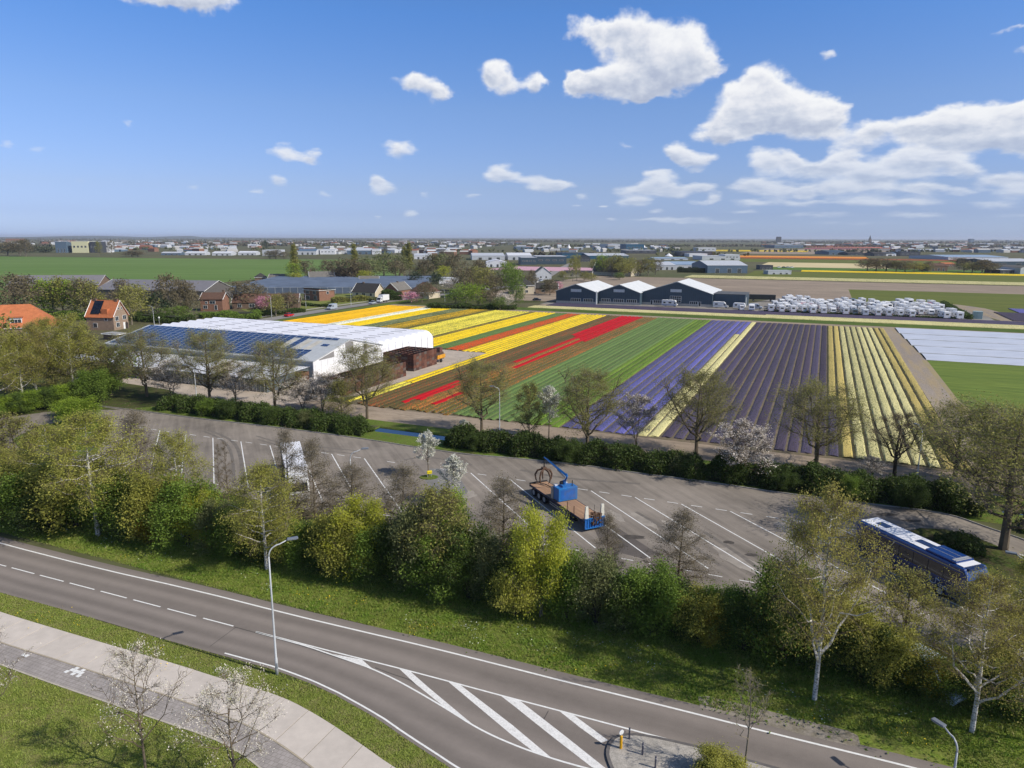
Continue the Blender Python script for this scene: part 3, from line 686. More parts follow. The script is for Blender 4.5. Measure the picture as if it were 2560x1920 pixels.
# ------------------------------------------------------------------ cycle path and footpath
ctop = smooth([ST(31.5,-240), *pxl((0,1531),(145,1575),(301,1621),(446,1663),(550,1697),(637,1722),(689,1738),(741,1760),(814,1802),(892,1854),(984,1920)), ST(28.6,-14), ST(27.4,-4), ST(26.5,10)], 1)
cbot = smooth([ST(28.9,-240), *pxl((0,1606),(124,1643),(260,1687),(428,1742),(532,1778),(620,1812),(698,1857),(785,1920)), ST(26.2,-18), ST(25,-8), ST(24,10)], 1)
cpav = smooth([ST(27.2,-240), *pxl((0,1660),(145,1713),(255,1750),(405,1802),(527,1842),(600,1878),(655,1920)), ST(24.4,-20), ST(23.2,-10), ST(22,10)], 1)
PATH = cat_tag(sheet('cycle_path', [ST(a,b) for a,b in zip(by_t(cbot,np.linspace(-240,10,200))-.02, np.linspace(-240,10,200))]+[ST(a,b) for a,b in zip(by_t(ctop,np.linspace(10,-240,200))+.02, np.linspace(10,-240,200))], .02, mat('path_joint', (.22,.20,.165), .9)))
ts = -66.0; slab_i = 0
def slab(t0, t1):
    n = 3; sk = 1.35      # joints run square to the path, seen skewed
    b = MB(); top = []; bot = []
    tt = np.linspace(t0, t1, n+1)
    bs, tp = by_t(cbot, tt), by_t(ctop, tt)
    z0, z1 = .015, .05
    pts = [ST(a,c) for a,c in zip(bs,tt)]+[ST(a,c) for a,c in reversed(list(zip(tp,tt)))]
    b.prism([(p.x,p.y) for p in pts], z0, z1); return b.build('slab', M_slab, PATH, bevel=0)
t0 = -120.0
while t0 < 6:
    slab(t0, t0+2.49); t0 += 2.55
def pavermat():
    m, t, b = _base('footpath_pavers', .85, .2)
    v = t.new('ShaderNodeNewGeometry').outputs['Position']
    mp = t.new('ShaderNodeMapping', vector_type='POINT'); t.set(mp.inputs[0], v); mp.inputs['Rotation'].default_value = (0,0,FA)
    br = t.new('ShaderNodeTexBrick'); t.set(br.inputs['Vector'], mp.outputs[0]); br.inputs['Scale'].default_value = 1
    br.inputs['Color1'].default_value = (.30,.27,.25,1); br.inputs['Color2'].default_value = (.36,.325,.305,1); br.inputs['Mortar'].default_value = (.20,.18,.16,1)
    br.inputs['Mortar Size'].default_value = .012; br.inputs['Brick Width'].default_value = .3; br.inputs['Row Height'].default_value = .3
    k = t.mr(t.noise(v, .8, 5, .6), .3, .7, .85, 1.12)
    c = t.vec('SCALE', br.outputs[0]); t.set(c.node.inputs['Scale'], k); t.set(b.inputs['Base Color'], c); return m
tl = np.linspace(-240,10,260)
FOOT = sheet('footpath', [ST(a,b) for a,b in zip(by_t(cpav,tl),tl)]+[ST(a-.1,b) for a,b in zip(by_t(cbot,tl[::-1]),tl[::-1])], .032, pavermat())
line('path_edging', [ST(a-.05,b) for a,b in zip(by_t(cpav,tl),tl)], .12, mat('edging_pale', (.44,.40,.33), .8, .1, 2, coords='Position'), .045)['kind'] = 'structure'
line('path_edging', [ST(a-.06,b) for a,b in zip(by_t(cbot,tl),tl)], .1, mat('edging_sand', (.40,.34,.25), .8, .1, 2, coords='Position'), .054)['kind'] = 'structure'
# white tiles laid as a mark in the footpath
mt = MB(); mt.box(-.14,.14,-.14,.14,0,.012); tile = mt.mesh('white_tile', M_white)
mk0 = G(193,1680); ux = (G(215,1688)-G(170,1672)).normalized(); uy = Vector((-ux.y,ux.x,0))
MARK = cat_tag(link('path_marking', None), 'white tile marking like joined H shapes in the grey footpath', 'path marking')
for (i, j) in [(-3.4,-1),(-2.6,0),(-2,1),(-1,0),(0,-1),(.6,0),(1.2,1),(2.2,0),(2.8,-1)]:
    p = mk0+ux*(i*.2)+uy*(j*.3); link('white_tile', tile, MARK, (p.x,p.y,.036), math.atan2(ux.y,ux.x))
p = G(60,1638)
for k_ in range(2): q = p+ux*(k_*.3); link('white_tile', tile, MARK, (q.x,q.y,.036), math.atan2(ux.y,ux.x))
# ------------------------------------------------------------------ traffic island
isl = smooth(pxl((1537,1940),(1522,1905),(1518,1885),(1524,1862),(1540,1846),(1562,1840),(1600,1841),(1656,1851),(1772,1878),(1930,1922),(2060,1960),(2060,2080),(1640,2080)), 1)
ISL = sheet('traffic_island', isl, .13, groundmat('island_pavers', [(.36,.33,.29),(.42,.39,.35),(.30,.28,.25)], (.5,3,14), fine=.25))
line('island_kerb', isl[:22], .2, mat('dark_kerb', (.13,.12,.115), .7, .2), .145, ISL)
b = MB()
for a, c in zip(isl, isl[1:]): b.quad((a.x,a.y,.03),(c.x,c.y,.03),(c.x,c.y,.145),(a.x,a.y,.145))
b.build('island_kerb', MATS['dark_kerb'], ISL)
# ================================================================== vegetation
def bark(name, c, c2=None, band=0):
    m, t, b = _base(name, .9, .15)
    v = t.new('ShaderNodeTexCoord').outputs['Object']
    f = t.noise(t.vec('MULTIPLY', v, (3,3,9 if band else 1)), 1.6, 4, .7)
    col = t.mix(t.mr(f, .46, .62) if band else t.mr(f, .3, .7), c, c2 or tuple(x*.6 for x in c))
    t.set(b.inputs['Base Color'], col); return m
B_birch = bark('birch_bark', (.62,.60,.56), (.12,.11,.10), 1)
B_brown = bark('brown_bark', (.17,.135,.095)); B_grey = bark('grey_bark', (.25,.215,.165)); B_twig = bark('twig_bark', (.24,.19,.13)); B_dark = bark('dark_bark', (.07,.06,.045))
L_birch = leafmat('birch_leaves', (.36,.36,.07), (.43,.42,.09), (.27,.28,.055), trans=.45)
L_birch2 = leafmat('birch_catkin_leaves', (.42,.38,.09), (.48,.43,.11), (.32,.30,.07), trans=.45)
L_yg = leafmat('yellow_green_leaves', (.44,.45,.05), (.36,.39,.045), (.50,.49,.07), trans=.45)
L_grn = leafmat('green_leaves', (.14,.22,.032), (.19,.27,.042), (.10,.16,.026), trans=.4)
L_lime = leafmat('lime_leaves', (.20,.30,.025), (.27,.36,.035), (.14,.22,.02))
L_dk = leafmat('dark_green_leaves', (.06,.095,.02), (.085,.13,.026), (.115,.17,.032), trans=.35)
L_olive = leafmat('olive_haze', (.26,.26,.065), (.31,.30,.075), (.21,.195,.07), trans=.4)
L_brown = leafmat('brown_buds', (.20,.165,.095), (.17,.14,.08), (.22,.21,.085), trans=.35)
L_greygr = leafmat('grey_green_leaves', (.20,.22,.085), (.17,.19,.07), (.24,.25,.11), trans=.35)
L_white = leafmat('white_blossom', (.74,.73,.66), (.66,.66,.57), (.30,.36,.15), trans=.15)
L_pink = leafmat('pale_blossom', (.62,.55,.47), (.70,.64,.58), (.30,.26,.14), trans=.15)
L_blos = leafmat('near_blossom', (.72,.66,.60), (.62,.58,.48), (.36,.36,.12), trans=.2)
L_rose = leafmat('pink_blossom', (.60,.24,.34), (.68,.35,.44), (.40,.16,.24), trans=.15)
L_amber = leafmat('amber_leaves', (.36,.27,.015), (.28,.22,.02), (.22,.20,.02))
L_conif = leafmat('conifer_needles', (.018,.04,.016), (.028,.055,.02), (.04,.065,.02), trans=0)
def leafquads(P, size, flat=0.0, hang=0.0):
    n = len(P); a = rng.normal(size=(n,3)); a[:,2] *= (1-flat); a /= np.linalg.norm(a, axis=1)[:,None]+1e-9
    if hang: a[:,2] -= hang; a /= np.linalg.norm(a, axis=1)[:,None]
    b = rng.normal(size=(n,3)); b -= (b*a).sum(1)[:,None]*a; b /= np.linalg.norm(b, axis=1)[:,None]+1e-9
    s = size*rng.uniform(.6, 1.35, (n,1)); l, w = a*s, b*s*.62
    return np.stack([P-l, P+w*.9-l*.1, P+l, P-w*.9-l*.1], axis=1)
def sticks(P, D, ln, w):
    n = len(P); D = D/(np.linalg.norm(D, axis=1)[:,None]+1e-9); b = rng.normal(size=(n,3)); b -= (b*D).sum(1)[:,None]*D; b /= np.linalg.norm(b, axis=1)[:,None]+1e-9
    L = ln*rng.uniform(.5, 1.3, (n,1))
    return np.stack([P-b*w, P+b*w, P+D*L], axis=1)
def make_tree(name, seed, H, cb, width, prof, nl, up, barkm, leafm, nleaf, lsize, tr=.17, sub=7, spread=.28, droop=0.0, twigm=None, ntwig=3000, stems=1, lean=.25, forky=0, twl=.5, tww=.010, subang=.9, hang=0.0, inner=.15):
    "one tree: trunk with limbs, a haze of twigs, leaves; returned hidden from nothing, used by copying"
    global rng
    rng = np.random.default_rng(seed); rd = random.Random(seed)
    mb = MB(); pts = []; dirs = []; rad = lambda y: width/2*prof(max(0, min(1, y)))
    stemlines = []
    for s_ in range(stems):
        ang = 6.28*s_/max(1,stems)+rd.random(); off = (rad(.6)*.55 if stems > 1 else 0)
        tp = []; n = 9; ph = rd.random()*6.28; hh = H*(.97 if s_ == 0 else rd.uniform(.72,.95))
        for i in range(n+1):
            f = i/n; x = math.cos(ang)*off*f**1.3 + math.sin(f*5+ph)*lean*f*(H/12)*.6; y = math.sin(ang)*off*f**1.3 + math.cos(f*4+ph*2)*lean*f*(H/12)*.6
            tp.append(Vector((x,y,f*hh)))
        tp[0] += Vector((math.cos(ang),math.sin(ang),0))*(.12 if stems > 1 else 0)
        r0 = tr/(1 if stems == 1 else 1.9)
        mb.tube([tp[0]-Vector((0,0,.2))]+tp, [r0*1.25]+[r0*max(.08,(1-i/n)**.85) for i in range(n+1)], 7)
        stemlines.append((tp, r0, hh))
    for i in range(nl):
        tp, r0, hh = stemlines[i % stems]
        f = cb + (1-cb)*((i+.5)/nl)**(1.25 if prof is cone else .9)*.97; k = min(len(tp)-2, int(f*(len(tp)-1))); fr = f*(len(tp)-1)-k
        p0 = tp[k].lerp(tp[k+1], min(1,fr)); a = i*2.39996+rd.uniform(-.4,.4)
        yrel = (f-cb)/(1-cb)
        u_ = up*rd.uniform(.6,1.3)*(1-.35*yrel); tz = min(.985, yrel + u_*(1-yrel))
        R_ = rad(tz)*rd.uniform(.68,1.08); q = Vector((math.cos(a)*R_, math.sin(a)*R_, H*(cb+(1-cb)*tz)))
        q.x += p0.x*.5; q.y += p0.y*.5
        if forky and i < forky: R_ *= .8; q.z = H*rd.uniform(.8,.95)
        c = p0.lerp(q, .45)+Vector((0,0,-(q.z-p0.z)*.22 if up > .3 else .12*R_))
        L = (q-p0).length; m = 6; lp = []
        for j in range(m+1):
            g_ = j/m; pp = p0*(1-g_)**2 + c*(2*g_*(1-g_)) + q*g_**2
            if j: pp += Vector((rd.gauss(0,1),rd.gauss(0,1),rd.gauss(0,.7)))*L*.028
            pp.z -= droop*L*g_**2*.5; lp.append(pp)
        rb = max(.02, r0*(1-f)**.8*.5+.012) if not (forky and i < forky) else r0*.62
        mb.tube(lp, [max(.008, rb*(1-.88*j/m)) for j in range(m+1)], 5, cap=False)
        for s_ in range(sub):
            g_ = rd.uniform(.22,1); j = min(m-1, int(g_*m)); a0 = lp[j].lerp(lp[j+1], g_*m-j); d0 = (lp[j+1]-lp[j]).normalized()
            dd = (d0+Vector((rd.gauss(0,1),rd.gauss(0,1),rd.gauss(.15,.8)))*subang*.6).normalized(); sl = L*rd.uniform(.18,.42)*(1.15-.5*g_)
            e = a0+dd*sl; mid = a0.lerp(e,.5)+Vector((rd.gauss(0,1),rd.gauss(0,1),rd.gauss(0,1)))*sl*.07; e.z -= droop*sl*.6
            mb.tube([a0,mid,e], [max(.006,rb*.36),max(.005,rb*.24),.005], 3, mi=1, cap=False)
            for w_ in (.35,.6,.8,1.0): pts.append(a0.lerp(mid,w_*2) if w_ < .5 else mid.lerp(e,(w_-.5)*2)); dirs.append(dd)
        for w_ in (inner,.5,.8,1): 
            j = min(m-1,int(w_*m)); pts.append(lp[j]); dirs.append((lp[j+1]-lp[j]).normalized())
    # hold what is lost outside the height
    PT = np.array([tuple(p) for p in pts]); DR = np.array([tuple(d) for d in dirs])
    bark_me = mb.mesh(name+'_trunk', [barkm, B_twig if barkm is B_birch else barkm])
    out = [('trunk', bark_me, None)]
    idx = rng.integers(0, len(PT), ntwig); tp = PT[idx]+rng.normal(size=(ntwig,3))*spread*.5; td = DR[idx]*.8+rng.normal(size=(ntwig,3))*.55; td[:,2] -= droop*1.6
    if ntwig: out.append(('twigs', npmesh(name+'_twigs', sticks(tp, td, twl, tww), 3, twigm or barkm), 'stuff'))
    if nleaf:
        idx = rng.integers(0, len(PT), nleaf); lf = PT[idx]+rng.normal(size=(nleaf,3))*spread + DR[idx]*rng.uniform(0,twl,(nleaf,1))
        if hang: lf[:,2] -= rng.exponential(hang, nleaf)
        lf[:,2] = np.clip(lf[:,2], .08, None)
        out.append(('leaves', npmesh(name+'_leaves', leafquads(lf, lsize, 0, .8 if hang else 0), 4, leafm), 'stuff'))
    top = max(p[2] for p in PT); w = 2*np.percentile(np.hypot(PT[:,0], PT[:,1]), 96)
    return dict(parts=out, H=float(max(top, H*.95)), W=float(w)+spread)
oval = lambda y: (4*y*(1-y)*.9+.1)**.5*(1.05-.25*y)
cone = lambda y: max(.06, (1-y)**.75*min(1, .45+y*3))
egg = lambda y: max(.08, math.sin(math.pi*min(1,(y*.86+.14)))**.7)
dome = lambda y: max(.1, (1-y*y)**.5)*min(1, .7+y)
VAR = {}
def variant(key, *a, **k): VAR.setdefault(key, []).append(make_tree(key, *a, **k))
# big open trees along the ditch
for sd in (11, 12, 13): variant('ditch', sd, 12.5, .15, 10.5, oval, 30, .36, B_brown, L_olive, 21000, .066, tr=.24, sub=10, spread=.42, ntwig=9000, twigm=B_grey, forky=3, twl=.7, tww=.010)
variant('ditchbare', 21, 11, .18, 8.5, egg, 20, .5, B_dark, L_brown, 2200, .07, tr=.24, sub=9, spread=.3, ntwig=7000, twigm=B_brown, forky=4, twl=.65)
for sd in (31, 32, 33): variant('birch', sd, 12, .20, 7.2, egg, 30, .34, B_birch, L_birch, 21000, .060, tr=.16, sub=8, spread=.30, droop=.28, ntwig=5000, twigm=B_brown, hang=.28, twl=.5)
for sd in (36, 37): variant('birchopen', sd, 13, .17, 8.5, egg, 26, .42, B_birch, L_birch2, 26000, .054, tr=.17, sub=9, spread=.30, droop=.25, ntwig=8000, twigm=B_brown, hang=.25, forky=3, twl=.55)
for sd in (41, 42, 43): variant('alder', sd, 9.5, .10, 6.6, cone, 40, .10, B_brown, L_brown, 7500, .05, tr=.12, sub=10, spread=.34, ntwig=8000, twigm=B_grey, twl=.42, tww=.009)
variant('thin', 46, 9, .12, 3.0, cone, 26, .1, B_brown, L_brown, 500, .05, tr=.07, sub=4, spread=.15, ntwig=1500, twl=.4)
for sd in (51, 52): variant('yellow', sd, 8, .05, 5.6, egg, 26, .4, B_grey, L_yg, 19000, .078, tr=.12, sub=8, spread=.34, stems=3, ntwig=1500, hang=.22)
for sd, k, lm, nl_ in ((61,'green',L_grn,17000),(62,'green',L_grn,17000),(63,'lime',L_lime,14000),(64,'dark',L_dk,15000),(65,'dark',L_dk,15000),(66,'greygreen',L_greygr,13000),(67,'amber',L_amber,12000),(68,'olivebush',L_birch,16000)):
    variant(k, sd, 4.6, .0, 4.8, dome, 26, .45, B_dark, lm, nl_+2500, .068, tr=.10, sub=7, spread=.30, stems=4, ntwig=1800, twl=.4)
for sd in (71, 72): variant('white', sd, 6.2, .28, 2.9, egg, 20, .55, B_brown, L_white, 6500, .075, tr=.07, sub=6, spread=.10, ntwig=800, twl=.3)
for sd in (73, 74): variant('palecherry', sd, 7, .16, 5.4, dome, 22, .5, B_brown, L_pink, 7500, .058, tr=.10, sub=8, spread=.13, ntwig=4500, twl=.5, stems=2)
for sd, nb_ in ((76,2600),(77,5200)): variant('nearcherry', sd, 6.6, .22, 4.6, egg, 20, .6, B_brown, L_blos, nb_, .034, tr=.07, sub=8, spread=.14, ntwig=1300, twigm=B_twig, twl=.35, tww=.008)
variant('sapling', 79, 7.2, .35, 2.9, egg, 14, .8, B_grey, L_olive, 450, .035, tr=.06, sub=5, spread=.1, ntwig=600, twl=.35, tww=.007)
for sd in (81, 82, 83): variant('sparse', sd, 8, .12, 4.4, egg, 24, .3, B_brown, L_olive, 6000, .075, tr=.11, sub=7, spread=.25, ntwig=4000)
variant('conifer', 85, 9, .04, 5.0, cone, 40, .05, B_dark, L_conif, 9000, .14, tr=.2, sub=7, spread=.25, ntwig=0)
# cheaper trees for the distance
for sd, k, lm, pr, sp in ((91,'farolive',L_olive,oval,.7),(92,'farolive',L_olive,egg,.7),(93,'farbrown',L_brown,oval,.6),(94,'farbrown',L_brown,egg,.6),(95,'fargreen',L_grn,oval,.7),(96,'farlime',L_lime,oval,.7),(97,'faryellow',L_yg,oval,.7),(98,'farpoplar',L_olive,cone,.4),(99,'fardark',L_conif,egg,.6),(100,'farpink',L_rose,dome,.5),(101,'fargrey',L_greygr,oval,.7),(102,'farpale',L_pink,oval,.6)):
    variant(k, sd, 11, .12, 8.0 if k != 'farpoplar' else 3.4, pr, 16, .35, B_grey, lm, 1500, .26, tr=.22, sub=4, spread=sp, ntwig=500, twl=.9, tww=.03)
def plant(key, p, h, w, label, group=None, cat='tree', name=None, k=None, rz=None, sink=0):
    vs_ = VAR[key]; v = vs_[(k if k is not None else random.randrange(len(vs_))) % len(vs_)]
    sx = w/v['W']; sz = h/v['H']
    o = thing(name or {'tree':'tree','shrub':'shrub'}.get(cat, cat.replace(' ', '_')), label, cat, (p[0],p[1],-sink), rz if rz is not None else random.uniform(0, 6.28), group)
    o.scale = (sx, sx, sz)
    for nm, me, kind in v['parts']:
        c = link(nm, me, o)
        if kind: c['kind'] = kind
    return o
def plantpx(key, u, vb, vt, wpx, label, **kw):
    "where the photograph shows its foot, its top and its width"
    p = G(u, vb); d = p.length; h = HT(u, vt, p); w = wpx/FPX*math.hypot(d, CAM_H-h/2)*({'ditch':1.17,'ditchbare':1.15,'birchopen':1.08,'birch':1.0,'alder':1.3,'nearcherry':1.3,'sparse':1.1,'palecherry':1.15}.get(key,1))
    return plant(key, p, h, w, label, **kw)
GD = 'big spring trees in the row along the ditch'
for a in (
 ('ditch',367,992,828,118,'leafing tree before the left half of the solar panel roof',0),
 ('ditch',526,1012,832,125,'leafing tree before the middle of the solar panel roof',1),
 ('ditch',689,1032,852,128,'leafing tree before the right corner of the solar panel roof',2),
 ('ditch',918,1047,862,130,'tall leafing tree before the long stack of brown crates',0),
 ('ditch',1204,1081,905,135,'wide tree before the near end of the red tulips',1),
 ('ditch',1468,1128,922,160,'wide dark-branched tree before the near end of the blue hyacinths',2),
 ('ditch',1740,1139,926,165,'leaning wide tree before the cream and dark purple hyacinths',1),
 ('ditch',2039,1170,952,180,'wide tree before the border of purple and cream hyacinths',0),
 ('ditchbare',2235,1192,1030,125,'small bare tree with a forked trunk before the cream hyacinths',0),
 ('ditch',2386,1196,1008,170,'wide tree at the near end of the dirt track',2),
 ('ditch',2507,1375,1010,330,'very large tree on the grass island behind the bus',0),
 ('ditch',2590,1245,1015,190,'wide tree cut by the right picture edge before the green crop',1)):
    plantpx(*a[:6], group=GD, k=a[6])
plantpx('sparse',1323,1112,962,70,'slim sparse tree left of the white-blossoming tree before the green tulip leaves')
plantpx('palecherry',758,1029,945,95,'pale blossoming tree, left one of the pair before the brown crates')
plantpx('palecherry',806,1031,935,105,'pale blossoming tree, right one of the pair before the brown crates')
plantpx('sparse',855,1062,955,70,'dark slender tree right of the pale blossom pair')
plantpx('palecherry',590,1010,905,95,'pale blossoming tree before the white lean-to wall',)
plantpx('palecherry',430,1000,900,80,'thin pale blossoming tree between the two left ditch trees')
plantpx('white',1372,1092,968,62,'white blossoming tree before the near end of the green tulip leaves')
plantpx('palecherry',1590,1118,985,85,'thin blossoming tree before the blue hyacinth beds',)
plantpx('palecherry',1856,1205,1052,120,'bushy pale blossoming tree before the dark purple beds')
plantpx('white',1160,1085,1050,30,'small white blossoming bush on the ditch edge',cat='shrub')
plantpx('white',1071,1191,1082,60,'white blossoming tree with a yellow box at its foot on the parking place',k=0)
plantpx('white',1136,1262,1143,62,'white blossoming tree right of the one with the yellow box',k=1)
plantpx('sparse',2470,1260,1090,90,'thin leafing tree beside the curve of the parking road')
plantpx('palecherry',2180,1195,1140,50,'low twiggy blossom bush on the field edge', cat='shrub')
# woodland at the far left
GW = 'trees of the small wood at the left'
for i, a in enumerate((
 ('birchopen',95,1003,812,110,'brown-tinged birch with a leaning stem in the left wood'),
 ('birch',188,995,790,110,'birch with a bright white stem at the right of the left wood'),
 ('birch',61,1012,838,90,'birch in the middle of the left wood'),
 ('birch',-15,1030,820,120,'birch cut by the left picture edge'),
 ('sparse',214,985,835,110,'olive brown tree right of the white-stemmed birch'),
 ('sparse',278,990,870,90,'brown spring tree behind the lime green bush'),
 ('birch',130,975,800,95,'fresh yellow-green birch behind the white stems'),
 ('farolive',20,975,800,110,'pale green tree at the back of the left wood'),
 ('sparse',145,1000,900,60,'thin brown tree between the birch stems'),
 ('birchopen',-60,1010,840,120,'birch beyond the left picture edge'),
 ('farlime',300,975,880,80,'lime green shrubby tree before the lean-to'),
  ('green',250,1005,930,90,'green bush right under the white-stemmed birch'))):
    plantpx(*a, group=GW)
plantpx('lime',200,1055,1000,85,'bright lime bush on the grass island at the left', cat='shrub')
plantpx('lime',175,1040,1005,60,'small lime bush behind the bright lime one', cat='shrub')
for i in range(9):
    u = -20+i*26; plantpx(['green','lime','dark'][i%3], u, 1046-i*5, 1003-i*5, 60, 'low green bush under the left wood, %s from the left picture edge' % ORD[i], cat='shrub', group='low bushes under the left wood')
# planting strip between the road and the parking place
MT = (
 ('birch',245,1338,1035,215,'large olive birch with a white stem, left of the verge',0),
 ('sparse',49,1215,1045,110,'dark-stemmed leafing tree at the left of the strip',0),
 ('birch',145,1290,1070,150,'olive tree behind the large left birch',1),
 ('birch',5,1265,1130,130,'yellow-olive tree at the left picture edge',2),
 ('alder',354,1262,1032,105,'tall dark alder right of the olive birches',0),
 ('birch',457,1342,1082,140,'fresh yellow-green birch right of the dark alder',2),
 ('thin',555,1275,1112,38,'thin bare young tree, left one of two on the parking edge',0),
 ('thin',572,1262,1105,45,'thin bare young tree, right one of two on the parking edge',0),
 ('alder',728,1345,1080,80,'thin brown alder in front of the white lorry',2),
 ('birch',667,1424,1165,190,'yellow-olive birch with a white stem behind the tall street lamp',1),
 ('alder',790,1350,1103,120,'brown bare alder right of the birch behind the lamp',1),
 ('alder',883,1330,1165,130,'low brown alder beside the parking lamp',2),
 ('alder',1010,1405,1172,150,'wide brown alder below the tree with the yellow box',1),
 ('sparse',1100,1470,1228,165,'green and brown leafing tree below the second white blossoming tree',0),
 ('alder',1258,1412,1195,120,'brown alder left of the crane truck',0),
 ('yellow',1352,1542,1288,150,'bright yellow-green willow before the crane truck',0),
 ('sparse',1290,1500,1330,110,'grey-green tree left of the bright willow',1),
 ('alder',1517,1462,1288,75,'small sparse alder right of the blue crane truck end',2),
 ('alder',1694,1487,1278,135,'bare alder standing alone against the parking bays',1),
 ('birchopen',2036,1750,1228,255,'very large birch with a forked white trunk at the right',0),
 ('sparse',2253,1640,1425,115,'olive green tree with a dark stem before the bus',2),
 ('birchopen',2429,1830,1432,235,'large birch with a white trunk at the right',1),
 ('birch',2555,1640,1380,130,'olive tree at the right picture edge beside the parking lamp',1),
 ('yellow',905,1440,1255,150,'yellow-green leafing tree right of the birch behind the lamp',1),
 ('birch',2590,1720,1440,180,'olive birch beyond the right picture edge',0))
for a in MT: plantpx(*a[:6], k=a[6], group='trees of the planting strip by the road')
SH = (('olivebush',15,1290,1165,140),('green',95,1300,1180,150),('olivebush',190,1315,1160,170),('dark',130,1325,1235,140),('green',290,1330,1200,150),('dark',340,1345,1240,120),('olivebush',400,1350,1190,130),('amber',378,1358,1280,60),('green',470,1362,1205,150),
 ('yellow',505,1362,1230,90),('greygreen',545,1375,1255,100),('amber',530,1378,1298,50),('green',600,1385,1270,130),('dark',650,1395,1290,130),('olivebush',700,1400,1300,120),('green',765,1410,1310,120),('dark',815,1420,1310,110),('olivebush',855,1440,1290,140),('green',930,1445,1320,130),
 ('dark',990,1455,1310,130),('greygreen',1045,1470,1270,150),('green',1110,1490,1345,150),('lime',1120,1400,1240,120),('dark',1170,1495,1330,140),('greygreen',1225,1500,1345,120),('dark',1270,1515,1400,130),('olivebush',1290,1540,1420,120),('green',1415,1545,1400,130),('greygreen',1490,1560,1395,150),
 ('dark',1560,1575,1440,130),('green',1630,1585,1430,150),('dark',1700,1590,1470,130),('olivebush',1745,1605,1480,130),('amber',1770,1612,1510,90),('green',1810,1600,1470,120),('dark',1860,1625,1500,140),('olivebush',1915,1635,1490,120),('green',1960,1650,1430,170),('dark',2020,1655,1520,150),('olivebush',2090,1665,1490,170),
 ('dark',2150,1690,1560,150),('olivebush',2215,1700,1570,140),('amber',2305,1728,1635,95),('dark',2270,1715,1620,120),('green',2380,1740,1640,130),('dark',2450,1750,1640,150),('green',2520,1765,1640,150),('olivebush',2585,1770,1600,160),('dark',2340,1745,1680,110))
KW = {'olivebush':'olive yellow','green':'fresh green','dark':'dark green','amber':'amber yellow','greygreen':'grey-green','lime':'lime green','yellow':'bright yellow-green'}
cnt = {}
for a in SH:
    cnt[a[0]] = cnt.get(a[0], 0)+1
    plantpx(*a, '%s shrub in the strip along the road, %s of its colour from the left' % (KW[a[0]], ORD[cnt[a[0]]-1]), cat='shrub', group='shrubs of the planting strip', sink=.1)
# foreground trees
plantpx('nearcherry',366,1945,1612,130,'thin cherry with few blossoms on the lawn, left of the two before the path',k=0)
plantpx('nearcherry',592,1995,1690,150,'thin cherry with more blossoms, right of the two before the path',k=1)
plantpx('nearcherry',-25,1905,1560,120,'cherry twigs reaching in at the left picture edge',k=0)
plantpx('sapling',1860,1945,1672,100,'bare young street tree on the traffic island')
plantpx('olivebush',1800,1962,1885,110,'low yellow-green bush under the street tree on the traffic island',cat='shrub')
plantpx('dark',1775,1958,1905,60,'low dark twiggy bush on the traffic island',cat='shrub')
plantpx('nearcherry',2640,1870,1600,140,'young tree beyond the right picture edge',k=1)
# ------------------------------------------------------------------ hedges along the ditch
def hedge(s0, s1, t0, t1, h, label, n, lm=L_dk, seed=5):
    global rng
    rng = np.random.default_rng(seed)
    tt = rng.uniform(t0, t1, n); lump = .86+.16*np.sin(tt*.9+seed)*np.sin(tt*.37+2*seed)+.07*np.sin(tt*2.3)
    endf = np.clip(np.minimum((tt-t0)/1.5, (t1-tt)/1.5), .15, 1)**.5
    th = rng.uniform(0, math.pi, n); rr = rng.uniform(.72, 1.08, n)
    hh = h*lump*endf; ss = (s0+s1)/2 + np.cos(th)*(s1-s0)/2*rr*(.9+.25*np.sin(tt*1.3))
    zz = np.abs(np.sin(th))**.8*hh*rr
    P = np.stack([ss*SA+tt*CA, ss*CA-tt*SA, np.clip(zz,.05,None)+rng.normal(size=n)*.20], axis=1)
    o = thing('hedge', label, 'hedge', (0,0,0))
    c = link('leaves', npmesh('hedge_leaves', leafquads(P, .15), 4, lm), o); c['kind'] = 'stuff'
    # solid dark core that keeps the hedge from being see-through
    nn = int((t1-t0)/.8); m = MB(); rows = []
    for i in range(nn+1):
        t = t0+.3+(t1-t0-.6)*i/nn; e = min(1, max(.2, min(t-t0, t1-t)/1.5))**.5; q = h*e*.72*(.86+.16*math.sin(t*.9+seed)*math.sin(t*.37+2*seed)); w = (s1-s0)/2*.7; c0 = (s0+s1)/2
        rows += [ST(c0-w,t,0), ST(c0-w*.8,t,q*.7), ST(c0,t,q), ST(c0+w*.8,t,q*.7), ST(c0+w,t,0)]
    m.add(rows, [(5*a+k, 5*a+k+1, 5*a+k+6, 5*a+k+5) for a in range(nn) for k in range(4)])
    m.build('dark_core', mat('hedge_inside', (.03,.035,.014), .95, .4, 2), o)
    nt = n//6; idx = rng.integers(0, n, nt); Q = P[idx]*1.0; D = rng.normal(size=(nt,3)); D[:,2] = np.abs(D[:,2])+.3
    c = link('twigs', npmesh('hedge_twigs', sticks(Q, D, .5, .012), 3, B_brown), o); c['kind'] = 'stuff'
hedge(86.6, 91.2, -107, -63.0, 2.7, 'long dark green hedge along the left half of the parking place', 42000, L_dk, 5)
hedge(87.4, 91.8, -49.4, -12, 2.9, 'dark green hedge along the parking place right of the open ditch', 40000, L_dk, 6)
hedge(87.6, 92.2, -12, 17.8, 3.0, 'dark green hedge along the right part of the parking road', 38000, L_dk, 7)
hedge(84.6, 87.6, 21, 34, 1.8, 'short dark hedge in the curve at the right', 8000, L_dk, 8)
hedge(76.3, 80.2, 12.5, 16.5, 1.0, 'low dark green planting on the island behind the bus', 5000, L_dk, 9)
